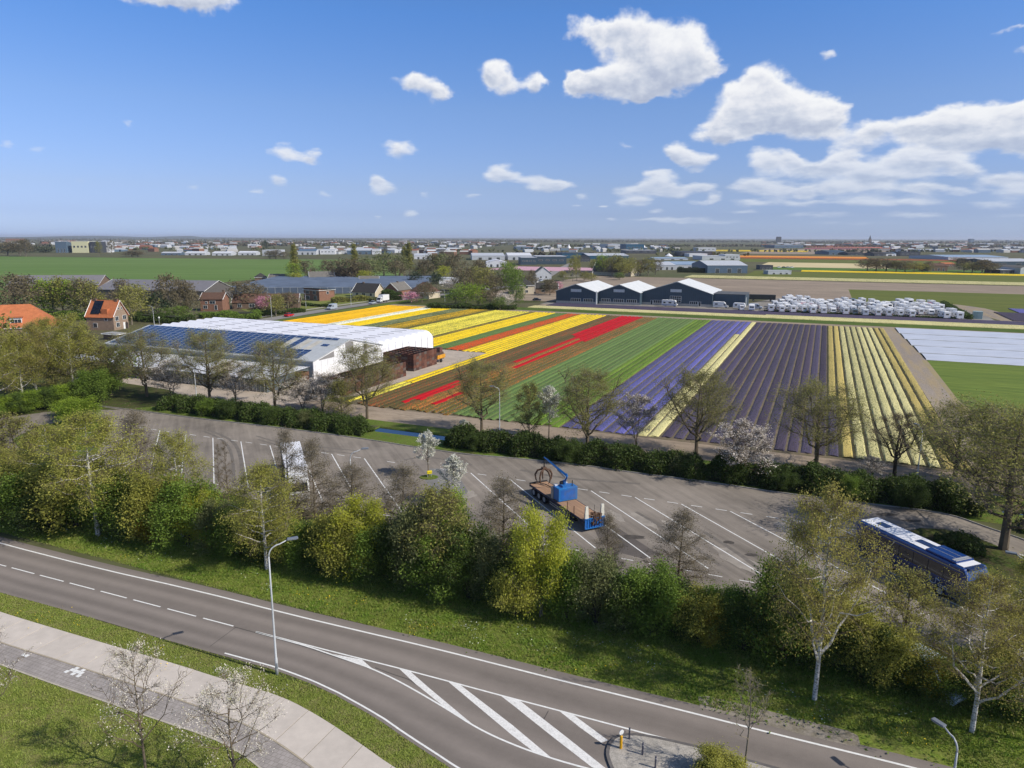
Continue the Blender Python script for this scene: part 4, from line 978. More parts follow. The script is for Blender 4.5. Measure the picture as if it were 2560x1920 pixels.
HB = [('dark',2.0),('green',2.3),('dark',2.6),('dark',2.2),('greygreen',2.3),('dark',1.8)]
for i, t_ in enumerate([-103,-95,-90,-81,-74,-66,-44,-37,-30,-23,-15,-8,-2,5,11,18]):
    k_, h_ = HB[i % 6]
    plant(k_, ST(88.6+random.uniform(-1.2,1.6), t_), h_*1.15, random.uniform(2.6,3.8), '%s bush growing out of the dark hedge, %s from the left' % (KW[k_], ORD[i]), 'bushes mixed into the parking hedge', 'shrub')
# ------------------------------------------------------------------ grass blades on the near verges
def grass(name, label, poly, n, h, m, clump=.6, seed=3):
    g_ = np.random.default_rng(seed); (s0,s1,t0,t1), keep = poly
    s = g_.uniform(s0, s1, n); t = g_.uniform(t0, t1, n); ok = keep(s, t)
    s, t = s[ok], t[ok]; n = len(s)
    cl = .55+.5*np.sin(s*1.7+np.sin(t*.9)*2)*np.sin(t*1.3+np.cos(s*.8)*2)+.35*np.sin(s*4.1+t*2.7)*np.sin(t*5.3-s*3.1)
    hh = h*(1-clump+clump*np.clip(cl,.1,1.4))*g_.uniform(.6,1.4,n)
    P = np.stack([s*SA+t*CA, s*CA-t*SA, np.full(n,.01)], axis=1)
    a = g_.uniform(0, 6.28, n); w = .022+.02*g_.random(n); d = np.stack([np.cos(a),np.sin(a),np.zeros(n)],1)*w[:,None]
    tip = P+np.stack([g_.normal(size=n)*hh*.45, g_.normal(size=n)*hh*.45, hh],1)
    o = link(name, npmesh(name, np.stack([P-d,P+d,tip],1), 3, m)); cat_tag(o, label, None, kind='stuff'); return o
L_grass = leafmat('grass_blades', (.16,.26,.032), (.26,.30,.06), (.32,.30,.11), trans=.2, sc=.35)
L_grass2 = leafmat('lawn_blades', (.23,.29,.055), (.26,.295,.065), (.31,.29,.11), trans=.2, sc=.35)
ul = lambda t: np.interp(t, tsr, su)+1.02
grass('grass', 'rough spring grass on the verge between road and shrubs', ((42,54,-95,26), lambda s,t: (s > ul(t)+.0) & ~((t > -1.5) & (t < 9) & (s < 44.2))), 330000, .16, L_grass)
ct = lambda t: np.interp(t, np.linspace(-240,10,200), by_t(ctop, np.linspace(-240,10,200)))
cp_ = lambda t: np.interp(t, np.linspace(-240,10,200), by_t(cpav, np.linspace(-240,10,200)))
grass('grass', 'mown grass between the cycle path and the road', ((27,35.2,-90,-8), lambda s,t: (s > ct(t)+.05) & (s < np.interp(t, tsr, sl_)-.33)), 150000, .11, L_grass2, .4, 4)
grass('grass', 'mown lawn before the footpath', ((14,28.5,-70,-16), lambda s,t: s < cp_(t)-.15), 170000, .12, L_grass2, .5, 5)
def dots(name, label, S, T_, n, m, sz, z=.15, seed=1):
    g_ = np.random.default_rng(seed); k = max(1, n//14); c = np.stack([g_.uniform(*S,k), g_.uniform(*T_,k)],1); i = g_.integers(0,k,n); q = c[i]+g_.normal(size=(n,2))*.5
    s, t = q[:,0], q[:,1]; P = np.stack([s*SA+t*CA, s*CA-t*SA, np.full(n,z)], axis=1)
    o = link(name, npmesh(name, leafquads(P, sz, .9), 4, m)); cat_tag(o, label, None, kind='stuff')
dots('dandelions', 'yellow dandelions scattered in the verges', (42.8,47), (-85,10), 260, mat('dandelion_yellow', (.80,.55,.02), .7), .045)
dots('dandelions', 'yellow dandelions in the mown grass by the cycle path', (31.5,33.8), (-60,-30), 90, MATS['dandelion_yellow'], .045, seed=2)
dots('white_flowers', 'patches of tiny pale flowers in the rough verge', (43.5,49), (-85,15), 500, mat('cow_parsley_white', (.50,.54,.44), .7), .05, seed=3)
dots('weeds', 'darker leafy weeds in the rough verge', (43,51), (-90,22), 9000, L_grn, .10, .12, seed=4)
# ================================================================== buildings
M_glass = mat('window_glass', (.03,.04,.05), .08, .1, 1, .6)
M_frame = mat('white_frame', (.72,.72,.70), .5, .05)
M_wht = mat('white_cladding', (.74,.74,.76), .45, .05, .7)
def clad(name, c, pitch=1.0, depth=.16, rough=.5, axis=0, metal=0):
    "profiled sheet: fine darker joints across one direction"
    if name in MATS: return MATS[name]
    m, t, b = _base(name, rough, .3, metal)
    v = t.new('ShaderNodeTexCoord').outputs['Object']; sx = t.new('ShaderNodeSeparateXYZ'); t.set(sx.inputs[0], v)
    w = t.math('FRACT', t.math('DIVIDE', sx.outputs[axis], pitch))
    j = t.mr(t.math('ABSOLUTE', t.math('SUBTRACT', w, .5)), .40, .5, 1, 1-depth)
    k = t.math('MULTIPLY', j, t.mr(t.noise(v, .5, 5, .65), .3, .7, .88, 1.08))
    s2 = t.vec('SCALE', c); t.set(s2.node.inputs['Scale'], k); t.set(b.inputs['Base Color'], s2)
    bumpit(t, b, w, .25, .03); return m
def tile(name, c, pitch=.33):
    if name in MATS: return MATS[name]
    m, t, b = _base(name, .8, .2)
    v = t.new('ShaderNodeTexCoord').outputs['Object']; sx = t.new('ShaderNodeSeparateXYZ'); t.set(sx.inputs[0], v)
    w = t.math('FRACT', t.math('DIVIDE', sx.outputs[2], pitch*.6))
    k = t.math('MULTIPLY', t.mr(w, 0, .3, .82, 1.04), t.mr(t.noise(v, .9, 5, .7), .3, .7, .78, 1.15))
    k = t.math('MULTIPLY', k, t.mr(t.noise(v, 7, 2, .5), .3, .7, .88, 1.1))
    s2 = t.vec('SCALE', c); t.set(s2.node.inputs['Scale'], k); t.set(b.inputs['Base Color'], s2); return m
def brick(name, c):
    if name in MATS: return MATS[name]
    m, t, b = _base(name, .9, .15)
    v = t.new('ShaderNodeTexCoord').outputs['Object']
    k = t.math('MULTIPLY', t.mr(t.noise(v, .8, 4, .6), .3, .7, .85, 1.12), t.mr(t.noise(t.vec('MULTIPLY', v, (4,4,14)), 1, 2, .5), .3, .7, .8, 1.15))
    s2 = t.vec('SCALE', c); t.set(s2.node.inputs['Scale'], k); t.set(b.inputs['Base Color'], s2); return m
K_red = brick('red_brick', (.24,.13,.09)); K_tan = brick('tan_brick', (.30,.22,.16)); K_brn = brick('brown_brick', (.17,.12,.09)); K_cream = mat('cream_render', (.55,.48,.36), .8, .08)
R_org = tile('orange_tiles', (.46,.155,.065)); R_brn = tile('brown_tiles', (.12,.07,.05)); R_dark = tile('dark_tiles', (.05,.047,.045)); R_gry = tile('grey_tiles', (.16,.15,.135)); R_rust = tile('russet_tiles', (.24,.10,.06))
S_grey = clad('grey_roof_sheet', (.20,.19,.20), 1.1); S_white = clad('white_roof_sheet', (.68,.69,.72), 1.0, .06); S_blue = clad('slate_blue_cladding', (.055,.085,.115), .9, .22); S_blue2 = clad('mid_blue_cladding', (.10,.15,.21), 1.2, .15)
S_lt = clad('pale_grey_cladding', (.50,.52,.55), 1.2, .08); S_dk = clad('dark_cladding', (.05,.055,.07), 1.2, .12)
def roof_mesh(kind, w, d, wh, rh, ov=.35, th=.18, hipf=.5):
    b = MB()
    def slab_(q): 
        n = (Vector(q[1])-Vector(q[0])).cross(Vector(q[2])-Vector(q[0])).normalized()
        if n.z < 0: n = -n
        lo = [tuple(Vector(p)-n*th) for p in q]; m = len(q)
        b.add(list(q)+lo, [tuple(range(m)), tuple(range(2*m-1,m-1,-1))]+[(i,(i+1)%m,m+(i+1)%m,m+i) for i in range(m)])
    e = wh - (ov*rh/(d/2) if kind == 'gx' else ov*rh/(w/2) if kind == 'gy' else 0)+th*.9; r = wh+rh+th*.9
    if kind == 'gx':
        slab_([(-ov,-ov,e),(w+ov,-ov,e),(w+ov,d/2,r),(-ov,d/2,r)]); slab_([(w+ov,d+ov,e),(-ov,d+ov,e),(-ov,d/2,r),(w+ov,d/2,r)])
    elif kind == 'gy':
        slab_([(-ov,d+ov,e),(-ov,-ov,e),(w/2,-ov,r),(w/2,d+ov,r)]); slab_([(w+ov,-ov,e),(w+ov,d+ov,e),(w/2,d+ov,r),(w/2,-ov,r)])
    elif kind == 'hip':
        e = wh+th*.6; k = min(w,d)*hipf; 
        if w >= d: a, c = (k,d/2,r), (w-k,d/2,r)
        else: a, c = (w/2,k,r), (w/2,d-k,r)
        A_,B_,C_,D_ = (-ov,-ov,e),(w+ov,-ov,e),(w+ov,d+ov,e),(-ov,d+ov,e)
        if w >= d: slab_([A_,B_,c,a]); slab_([C_,D_,a,c]); slab_([B_,C_,c]); slab_([D_,A_,a])
        else: slab_([A_,B_,a]); slab_([C_,D_,c]); slab_([B_,C_,c,a]); slab_([D_,A_,a,c])
    elif kind == 'mono': slab_([(-ov,-ov,wh+.1+rh),(w+ov,-ov,wh+.1+rh),(w+ov,d+ov,wh+.1),(-ov,d+ov,wh+.1)])
    else: b.box(-.15,w+.15,-.15,d+.15,wh,wh+.28)
    return b
def house(label, p, ang, w, d, wh, rh, kind, wall, roof, wins=(), chim=(), name='house', cat='house', group=None, door=None, frame=None, trim=True, solar=None, ov=.35, wfm=None):
    t = thing(name, label, cat, (p[0],p[1],0), R(ang), group); b = MB(); g_ = rh
    if kind == 'gx': b.extr([(0,0),(d,0),(d,wh),(d/2,wh+g_),(0,wh)], 0, w, 'x')
    elif kind == 'gy': b.extr([(0,0),(w,0),(w,wh),(w/2,wh+g_),(0,wh)], 0, d, 'y')
    elif kind == 'mono': b.extr([(0,0),(d,0),(d,wh),(0,wh+g_)], 0, w, 'x')
    else: b.box(0,w,0,d,0,wh)
    b.build('wall', wall, t)
    rf = roof_mesh(kind, w, d, wh, rh, ov).build('roof', roof, t)
    if trim and kind in ('gx','gy'):
        m = MB(); r = .12
        prof = [(-ov,wh-.1),(d/2 if kind=='gx' else w/2, wh+rh+.12),((d if kind=='gx' else w)+ov,wh-.1)]
        for e in ((w+ov+.02, -ov-.02) if kind == 'gx' else (-ov-.02, d+ov+.02)):
            for q0, q1 in zip(prof, prof[1:]):
                a_ = (e,q0[0],q0[1]) if kind=='gx' else (q0[0],e,q0[1]); c_ = (e,q1[0],q1[1]) if kind=='gx' else (q1[0],e,q1[1])
                m.tube([a_,c_], .11, 4)
        m.build('barge_board', frame or M_frame, t)
    elif trim: 
        m = MB(); z = wh; 
        for a_, c_ in (((-.4,-.4,z),(w+.4,-.4,z)),((w+.4,-.4,z),(w+.4,d+.4,z)),((-.4,-.4,z),(-.4,d+.4,z))): m.tube([a_,c_], .12, 4)
        m.build('gutter', frame or M_frame, t)
    for (f, x, z, ww, hh) in wins:
        def at(x_, y_): return {0:(x_,-y_),1:(w+y_,x_),2:(-y_,x_),3:(x_,d+y_)}[f]
        m = MB(); (x0,y0),(x1,y1) = at(x-ww/2-.08,.0), at(x+ww/2+.08,.06)
        m.box(min(x0,x1),max(x0,x1),min(y0,y1),max(y0,y1),z-.08,z+hh+.08); wo = m.build('window', frame or M_frame, t)
        m = MB(); nb = max(1, round(ww/1.0)); 
        for i in range(nb):
            xa = x-ww/2+ww*i/nb+.04; xb = x-ww/2+ww*(i+1)/nb-.04; (x0,y0),(x1,y1) = at(xa,.06), at(xb,.075)
            m.box(min(x0,x1),max(x0,x1),min(y0,y1),max(y0,y1),z,z+hh)
        m.build('pane', M_glass, wo)
    if door:
        f, x, ww, hh, dm = door
        m = MB()
        if f == 0: m.box(x-ww/2,x+ww/2,-.05,.02,0,hh)
        elif f == 1: m.box(w-.02,w+.05,x-ww/2,x+ww/2,0,hh)
        m.build('door', dm, t)
    for (x, y, h) in chim:
        m = MB(); zb = wh+rh*.4; m.box(x-.4,x+.4,y-.4,y+.4,zb,h); m.box(x-.48,x+.48,y-.48,y+.48,h,h+.12); m.build('chimney', K_brn, rf)
    return t
# ---- hall with the solar roof
M_pv = mat('solar_cells', (.014,.038,.125), .16, .25, .8, .7, rnd=.25); M_pvf = mat('solar_frame', (.45,.47,.50), .4)
M_shed = clad('pale_hall_roof', (.46,.48,.49), 1.0, .10)
HX, HY, EV, RG = 63.0, 25.8, 4.35, 7.35
t = thing('solar_hall', 'white bulb hall whose front roof slope is covered with dark blue solar panels', 'hall', ST(118.5,-160.2), -FA)
b = MB(); b.extr([(0,0),(HY,0),(HY,EV),(HY/2,RG),(0,EV)], 0, HX-.2, 'x'); b.build('wall', mat('blue_grey_hall_wall', (.30,.34,.38), .6, .1, .6), t)
b = MB(); b.extr([(-.05,0),(HY,0),(HY,EV),(HY/2,RG-.02),(-.05,EV)], HX-.2, HX, 'x'); gw = b.build('gable_wall', clad('white_gable', (.76,.76,.77), 1.05, .07, axis=1), t)
b = roof_mesh('gx', HX, HY, EV, RG-EV, .25, .14); rf = b.build('roof', M_shed, t)
b = MB(); b.box(-.3,HX+.3,-.55,-.3,EV-.18,EV+.02); b.build('gutter', mat('gutter_grey', (.42,.43,.42), .6), t)
gm = mat('gable_louvre', (.235,.225,.22), .7, .08, 1)
for pts in ([(1.9,4.3),(1.9,4.42),(7.0,5.55),(7.0,4.3)], [(11.2,4.3),(11.2,6.7),(12.9,7.05),(14.1,6.75),(14.1,4.3)], [(18.1,4.5),(18.1,5.75),(22.8,4.62),(22.8,4.5)]):
    b = MB(); b.extr(pts, HX+.01, HX+.08, 'x'); b.build('window', gm, t)
b = MB(); b.box(HX+.02,HX+.12,-.1,21.5,0,.04); 
for y in np.arange(.5,25,2.1): b.box(HX+.003,HX+.02,y,y+.05,.2,4.1)
b.build('wall_joint', mat('joint_grey', (.5,.5,.52), .6), t)
b = MB(); b.extr([(HX+.0,EV-.1),(HX+.0,EV-.1)],0,0) if False else None
sl_len = math.hypot(HY/2, RG-EV); sa_ = math.atan2(RG-EV, HY/2)
pb = MB(); PWx, PWy = 1.93, 1.20
pb.box(.0,PWx,0,PWy,.0,.04,1); pb.box(.035,PWx-.035,.035,PWy-.035,.03,.048,0)
pme = pb.mesh('solar_panel', [M_pv, M_pvf])
ncol = 31; rows_ = 10; cnt_p = 0
for c_ in range(ncol):
    x = .6+c_*2.0 + (.25 if c_ >= 0 else 0)
    for r_ in range(rows_):
        if x > 48.5:
            if r_ in (9,): ok_ = x < 60
            elif 4 <= r_ <= 8: ok_ = (50.0 < x < 52.5) or (r_ == 6 and x > 58.5 and x < 60)
            else: ok_ = x < 57.5 - r_*0
            if not ok_: continue
        if cnt_p >= 296: break
        q = .35+r_*1.275
        o = link('solar_panel', pme, t, (x, q*math.cos(sa_)-.08, EV+.17+q*math.sin(sa_)))
        o.rotation_euler = (sa_,0,0); cnt_p += 1
M_sky2 = mat('old_skylight', (.50,.47,.40), .5, .2, .8)
for (x0,x1) in ((48.9,50.2),(53.2,54.6),(56,57.4)):
    b = MB(); a0, a1 = 5.3, 10.8
    b.box(x0,x1,0,a1-a0,0,.03); o = b.build('skylight', M_sky2, t, (0, a0*math.cos(sa_)-.05, EV+.16+a0*math.sin(sa_))); o.rotation_euler = (sa_,0,0)
# lean-to before the hall
t = thing('lean_to', 'low lean-to with white roof and dark glass front before the solar hall', 'lean-to', ST(105.8,-158), -FA)
b = MB(); b.extr([(0,0),(12.6,0),(12.6,3.1),(0,2.55)], 0, 59.5, 'x'); b.build('wall', mat('dark_lean_wall', (.10,.12,.14), .5, .15, 1), t)
b = MB(); b.extr([(-.3,2.55),(12.65,3.12),(12.65,3.2),(-.3,2.65)], -.3, 59.8, 'x'); b.build('roof', S_white, t)
pane = MB(); pane.box(.03,.97,-.03,.0,.15,2.35); pm_ = pane.mesh('pane', mat('pane_glass', (.12,.15,.18), .12, .3, .6, .6, rnd=.4))
for i in range(58): link('pane', pm_, t, (.4+i*1.01,-.01,0))
b = MB()
for i in range(59): b.box(.36+i*1.01,.42+i*1.01,-.06,0,0,2.5)
b.build('glazing_bars', M_frame, t)
# ---- white multi-bay greenhouse
GL, GB = 78.0, 3.12
t = thing('film_greenhouse', 'long white film greenhouse with many low arched bays and rounded end', 'greenhouse', ST(143.7,-175), -FA)
M_film = mat('white_film', (.80,.80,.84), .35, .035, .5, .45)
NB = 8; b = MB(); ys = []; 
for i in range(NB):
    for k in range(6): ys.append((i*GB+GB*k/6, 4.55+.72*math.sin(math.pi*k/6)))
ys.append((NB*GB, 4.55))
xs = [(0,0),(GL-2.2,0),(GL-1.4,.06),(GL-.8,.3),(GL-.3,.75),(GL,1.4),(GL,4.5)]
V = []; 
for (x, dz) in xs:
    for (y, z) in ys: V.append((x, y, max(0, z-dz) if dz < 4.5 else 0))
n = len(ys); b.add(V, [(i*n+j, (i+1)*n+j, (i+1)*n+j+1, i*n+j+1) for i in range(len(xs)-1) for j in range(n-1)])
b.add([(x,0,0) for x,_ in xs]+[(x,0,max(0,4.55-dz)) for x,dz in xs], [(i,i+1,len(xs)+i+1,len(xs)+i) for i in range(len(xs)-1)])
b.add([(x,NB*GB,0) for x,_ in xs]+[(x,NB*GB,max(0,4.55-dz)) for x,dz in xs], [(i+1,i,len(xs)+i,len(xs)+i+1) for i in range(len(xs)-1)])
b.add([(0,y,0) for y,_ in ys]+[(0,y,z) for y,z in ys], [(i+1,i,n+i,n+i+1) for i in range(n-1)])
b.build('film', M_film, t, smooth=False)
gm_ = mat('bay_gutter_grey', (.55,.56,.60), .6)  # plain grey of the gutters between the bays
for i in range(1, NB): 
    b = MB(); b.box(0,GL-1.2,i*GB-.09,i*GB+.09,4.56,4.62); b.build('gutter', gm_, t)
for i in range(1, NB+1):
    b = MB(); b.box(GL+.0,GL+.07,i*GB-.05 if i < NB else i*GB-.12,i*GB+.05 if i < NB else i*GB-.02,.1,4.3); b.box(GL,GL+.1,i*GB-.12 if i<NB else i*GB-.2,i*GB+.12 if i<NB else i*GB,4.2,4.32); b.build('post', mat('post_grey', (.30,.31,.34), .5), t)
vm = MB(); vm.box(0,3.6,-.16,.16,0,.05); vme = vm.mesh('vent', mat('vent_dark', (.14,.15,.18), .6))
for i in range(NB):
    for k in range(8):
        if (k == 0 and i < 3): continue
        link('vent', vme, t, (8+k*8.7+(i%2)*.6, i*GB+GB*.5, 5.24))
for x in np.arange(2, GL, 4.0):
    for i in range(NB) if False else (): pass
# ---- bulb crates
def cratemat():
    m, t_, b_ = _base('crate_wood', .85, .15)
    oi = t_.new('ShaderNodeObjectInfo').outputs['Random']; v = t_.new('ShaderNodeTexCoord').outputs['Object']
    c = t_.ramp(oi, [(0,(.13,.058,.04)),(.3,(.095,.045,.034)),(.5,(.16,.08,.058)),(.68,(.075,.042,.034)),(.82,(.12,.092,.08)),(1,(.18,.09,.06))], 'CONSTANT')
    s2 = t_.vec('SCALE', c); t_.set(s2.node.inputs['Scale'], t_.mr(t_.noise(t_.vec('MULTIPLY', v, (1,1,6)), 3, 3, .6), .3, .7, .75, 1.2)); t_.set(b_.inputs['Base Color'], s2); return m
M_crate = cratemat(); CWx, CWy, CWz = 1.6, 1.15, .64
cb_ = MB(); e = .045
for z0_, z1_ in ((.10,.27),(.28,.45),(.46,.63)):     # three boards a side
    cb_.box(0,CWx,0,e,z0_,z1_); cb_.box(0,CWx,CWy-e,CWy,z0_,z1_); cb_.box(0,e,e,CWy-e,z0_,z1_); cb_.box(CWx-e,CWx,e,CWy-e,z0_,z1_)
cb_.box(.02,CWx-.02,.02,CWy-.02,.08,.12); 
for x_ in (0.0,CWx/2-.06,CWx-.12): cb_.box(x_,x_+.12,0,CWy,0,.08)
cme = cb_.mesh('crate', M_crate); DI = MB(); DI.box(.05,CWx-.05,.05,CWy-.05,.12,.3); 
def crate_stack(s0, t1, nx, ny, nz, words, group):
    o_ = ST(s0, t1-nx*(CWx+.04)); cn = 0
    for k in range(nz):
        for i in range(nx):
            for j in range(ny):
                if not (k == nz-1 or i == nx-1 or j == 0): continue
                p = Vector((i*(CWx+.04)+random.uniform(-.02,.02), j*(CWy+.03)+random.uniform(-.02,.02)))
                w = ST(s0+p.y, t1-nx*(CWx+.04)+p.x)
                o = link('crate', cme, None, (w.x,w.y,.03+k*(CWz+.005)), -FA+random.uniform(-.008,.008))
                row = ['left','second','middle','fourth','right'][i] if nx == 5 else ['left','middle','right'][i] if nx == 3 else ['left','right'][i]
                lay = ['bottom','second','third','fourth','fifth','top'][k]
                if k == nz-1: lb = 'top crate of %s, %s row, %s from near end' % (words, row, ORD[j]); side = 'on top'
                elif i == nx-1: lb = 'crate in %s side, %s layer, %s from near end' % (words, lay, ORD[j]); side = 'on the long face'
                else: lb = 'crate in near end of %s, %s layer, %s column' % (words, lay, row); side = 'on the near end'
                cat_tag(o, lb, 'crate', 'crates of the '+group)
crate_stack(137.1, -84.0, 5, 9, 6, 'tall crate stack', 'tall square stack')
crate_stack(109.5, -82.8, 3, 19, 5, 'long crate stack', 'long stack')
crate_stack(114.2, -96.8, 2, 2, 4, 'small crate stack', 'small stack at the hall corner')
# ---- grey halls
def ghall(label, p, ang, w, d, wh, rh, wins, sign, group='grey gabled halls side by side'):
    t = thing('grey_hall', label, 'hall', (p[0],p[1],0), R(ang), group)
    b = MB(); b.extr([(0,0),(w,0),(w,wh),(w/2,wh+rh),(0,wh)], 0, d, 'y'); b.build('wall', S_blue, t)
    roof_mesh('gy', w, d, wh, rh, .3, .2).build('roof', clad('white_hall_roof', (.66,.67,.66), 1.1, .05, axis=1), t)
    b = MB()
    b.tube([(-.3,-.35,wh),(w/2,-.35,wh+rh+.2),(w+.3,-.35,wh)], .13, 4); b.build('barge_board', mat('grey_trim', (.32,.36,.40), .5), t)
    b = MB(); b.box(.1,w-.1,-.05,0,0,1.1); b.build('plinth', mat('plinth_grey', (.42,.40,.37), .7), t)
    if sign: 
        b = MB(); b.box(sign[0],sign[1],-.08,0,sign[2],sign[3])
        so_ = b.build('louvre', mat('louvre_white', (.62,.64,.66), .5), t); b = MB()
        for k in range(6): b.box(sign[0]+.05,sign[1]-.05,-.1,-.08,sign[2]+.08+k*(sign[3]-sign[2])/6,sign[2]+.14+k*(sign[3]-sign[2])/6)
        b.build('slats', mat('louvre_grey', (.4,.42,.45), .5), so_)
    for (x, z, ww, hh, nb) in wins:
        b = MB(); b.box(x-.1,x+ww+.1,-.12,-.04,z-.1,z+hh+.1); wo = b.build('window', M_frame, t); b = MB()
        for i in range(nb): b.box(x+ww*i/nb+.08,x+ww*(i+1)/nb-.08,-.14,-.115,z,z+hh)
        b.build('pane', M_glass, wo)
    return t
A_ = R(-11.0); ux_ = Vector((math.cos(A_),math.sin(A_),0)); P0 = Vector((20.6,335.2,0))
ghall('left one of the three grey halls with white roofs', P0, -23.5, 19.4, 35, 5.5, 3.3, [(7.5,1.1,4.6,1.3,5),(13.6,1.1,4.4,1.3,5)], (7.3,12.4,5.4,6.7))
ghall('middle one of the three grey halls with white roofs', Vector((40.3,331.2,0)), -23.5, 19.2, 36, 5.5, 3.4, [(1.2,1.1,4.2,1.3,5),(7.2,1.1,4.6,1.3,5),(13.2,1.1,4.6,1.3,5)], (6.9,12.0,5.6,6.9))
h3 = ghall('right and largest of the three grey halls, tall window in the middle', Vector((59.6,328.0,0)), -23.5, 31.6, 30, 5.6, 5.0, [(4.2,.2,.9,1.9,1),(5.6,1.0,3.8,1.2,4),(21.9,1.0,3.4,1.2,4),(25.8,.2,.9,1.9,1)], (13.0,18.0,6.1,7.4))
b = MB(); b.box(12.9,18.0,-.12,-.04,1.5,4.4); wo = b.build('window', M_frame, h3); b = MB()
for i in range(5):
    for k in range(3): b.box(13.05+i*.98,13.92+i*.98,-.14,-.115,1.6+k*.93,2.42+k*.93)
b.build('pane', M_glass, wo)
for (x, zt) in ((19.5,None),): 
    b = MB(); b.box(19.45,19.9,-.3,.2,0,6.0); q = b.build('downpipe', M_frame, bpy.data.objects['grey_hall'])
t = thing('flat_annex', 'low flat-roofed grey annex at the right end of the grey halls', 'annex', Vector((89.6,317.4,0)), R(-23.5))
b = MB(); b.box(0,13.5,0,17,0,5.6); b.build('wall', S_blue, t); b = MB(); b.box(-.2,13.7,-.2,17.2,5.6,5.85); b.build('roof', mat('dark_flat_roof', (.10,.105,.11), .8, .2, .5), t)
b = MB(); b.box(13.5,13.58,4,5.2,0,4.3); b.build('door', M_frame, t)
sheet('yard_gravel', [P0+ux_*(-6)+Vector((-2,-5.5,0)), ST(314.3,60), ST(393,62), ST(393,-20), P0+ux_*84+Vector((4,10,0)), P0+ux_*84+Vector((2,-1,0)), P0+ux_*(-4)+Vector((0,2,0))], .025, groundmat('yard_gravel', [(.24,.22,.20),(.29,.27,.24),(.19,.18,.16)], (.05,.3,2)))
# ---- houses on the left
house('orange hipped farmhouse roof with white dormer behind the left wood', (-157,205), 27, 21, 13.5, 3.2, 6.4, 'hip', K_tan, R_org, [(0,4,1,1.4,1.3),(0,9,1,1.8,1.3),(0,14,1,1.4,1.3)], [(3,9,8.5)], name='farmhouse', cat='farmhouse', frame=M_frame)
t = bpy.data.objects['farmhouse']; b = MB(); b.box(9.3,12.3,1.2,4.2,3.6,6.3); q = b.build('dormer', M_frame, t); b = MB(); b.box(9.6,10.4,1.16,1.2,4.4,5.7); b.box(10.5,11.2,1.16,1.2,4.4,5.7); b.box(11.3,12.1,1.16,1.2,4.4,5.7); b.build('pane', M_glass, q); b = MB(); b.box(9,12.6,.8,4.6,6.3,6.5); b.build('dormer_roof', R_org, q)
h2 = house('tall brick house with orange roof, solar panels and gable facing the camera', (-139,231.2), -8, 9.6, 7.2, 4.5, 4.9, 'gx', K_tan, R_org, [(1,2.0,1.0,1.5,1.4),(1,5.4,3.2,1.6,1.3),(1,1.7,3.1,1.5,1.3),(1,2.9,6.6,.55,.7),(1,4.4,6.6,.55,.7),(0,3,1,1.4,1.3),(0,7,3.2,1.0,1.0)], [(1.2,3.6,9.9),(8.8,3.6,9.9)], door=(1,5.0,.9,2.2,M_frame))
sa2 = math.atan2(4.9,3.6)
for i in range(3):
    for j in range(3):
        b = MB(); b.box(0,1.05,0,1.6,0,.05); o = b.build('solar_panel', mat('black_solar_cells', (.008,.011,.02), .12, .1, 1, .7), h2, (1.4+i*1.08, -.15+(.7+j*1.68)*math.cos(sa2), 4.55+(.7+j*1.68)*math.sin(sa2)+.22)); o.rotation_euler = (sa2,0,0)
b = MB(); b.box(5.3,7.4,.4,2.2,5.0,6.9); b.build('dormer', R_org, h2)
b = MB(); b.extr([(5.6,0),(6.9,0),(6.9,1.8),(6.25,2.3),(5.6,1.8)], 9.6,9.65,'x'); b.build('arch_door', mat('arch_dark', (.05,.04,.035), .7), h2)
house('small flat-roofed garden shed below the brick house with orange roof', (-121.5,209.5), -22, 5.5, 3.2, 1.7, 0, 'flat', K_brn, mat('bitumen_roof', (.35,.35,.34), .8), name='shed', cat='shed')
house('long dark barn with grey roof standing left in the green polder', (-262,371), 8, 44, 19, 5.0, 4.6, 'gx', K_brn, S_grey, [], name='barn', cat='barn', frame=S_lt)
house('long barn with grey roof and dark green gable behind the tree belt', (-204,350), -10, 58, 25, 4.6, 4.2, 'gx', mat('barn_board', (.11,.10,.095), .8, .15), S_grey, [], name='barn', cat='barn', frame=M_frame)
house('russet-roofed brick row house, left end of the terrace', (-128.5,293), 2, 9, 8, 4.8, 2.4, 'gx', K_red, R_brn, [(0,2.0,1,1.6,1.3),(0,5.0,3.0,2.2,1.1),(0,2.5,3.0,.8,.9),(0,6.3,.5,1.0,1.9)], [(8,5,8.2)])
house('low brown-roofed bungalow terrace right of the row house', (-118.5,301), 8, 27, 8, 2.8, 3.2, 'gx', K_brn, R_brn, [(0,3,.8,1.6,1.3),(0,8,.8,2.2,1.3),(0,15,.8,2.0,1.3),(0,21,.8,2.4,1.4)], [(13,4,6.6)])
house('flat-roofed modern brick house with angled upper floor', (-101.5,347.5), -38, 12, 9, 5.0, .9, 'mono', K_red, mat('green_black_roof', (.03,.045,.04), .7), [(0,3.0,3.2,2.6,1.4),(0,8.4,3.2,2.2,1.4),(0,3,.5,3.0,1.6),(0,9,.5,2.2,1.8),(1,5,3.2,1.2,1.1)], trim=True)
house('dark-roofed house with skylights right of the modern brick house', (-82.5,368), -24, 14, 9, 2.6, 4.0, 'gx', K_cream, R_dark, [(0,3,.7,1.6,1.3),(0,7,.7,2.0,1.3),(0,11.5,.7,1.4,1.3)], [(4,4.5,7.2)])
house('red brick house end with cream gable by the trimmed hedge', (-58,362), 70, 14, 8, 3.6, 3.6, 'gx', K_red, R_gry, [(0,3,.8,1.4,1.3),(0,8,.8,1.4,1.3),(2,4,.8,1.6,1.4)], [(7,4,7.6)])
house('purplish brown-roofed villa among bare garden trees', (-52,360), -30, 12, 10, 3.0, 4.8, 'hip', K_cream, R_brn, [(0,3,.8,1.6,1.3),(0,8,.8,2,1.4)])
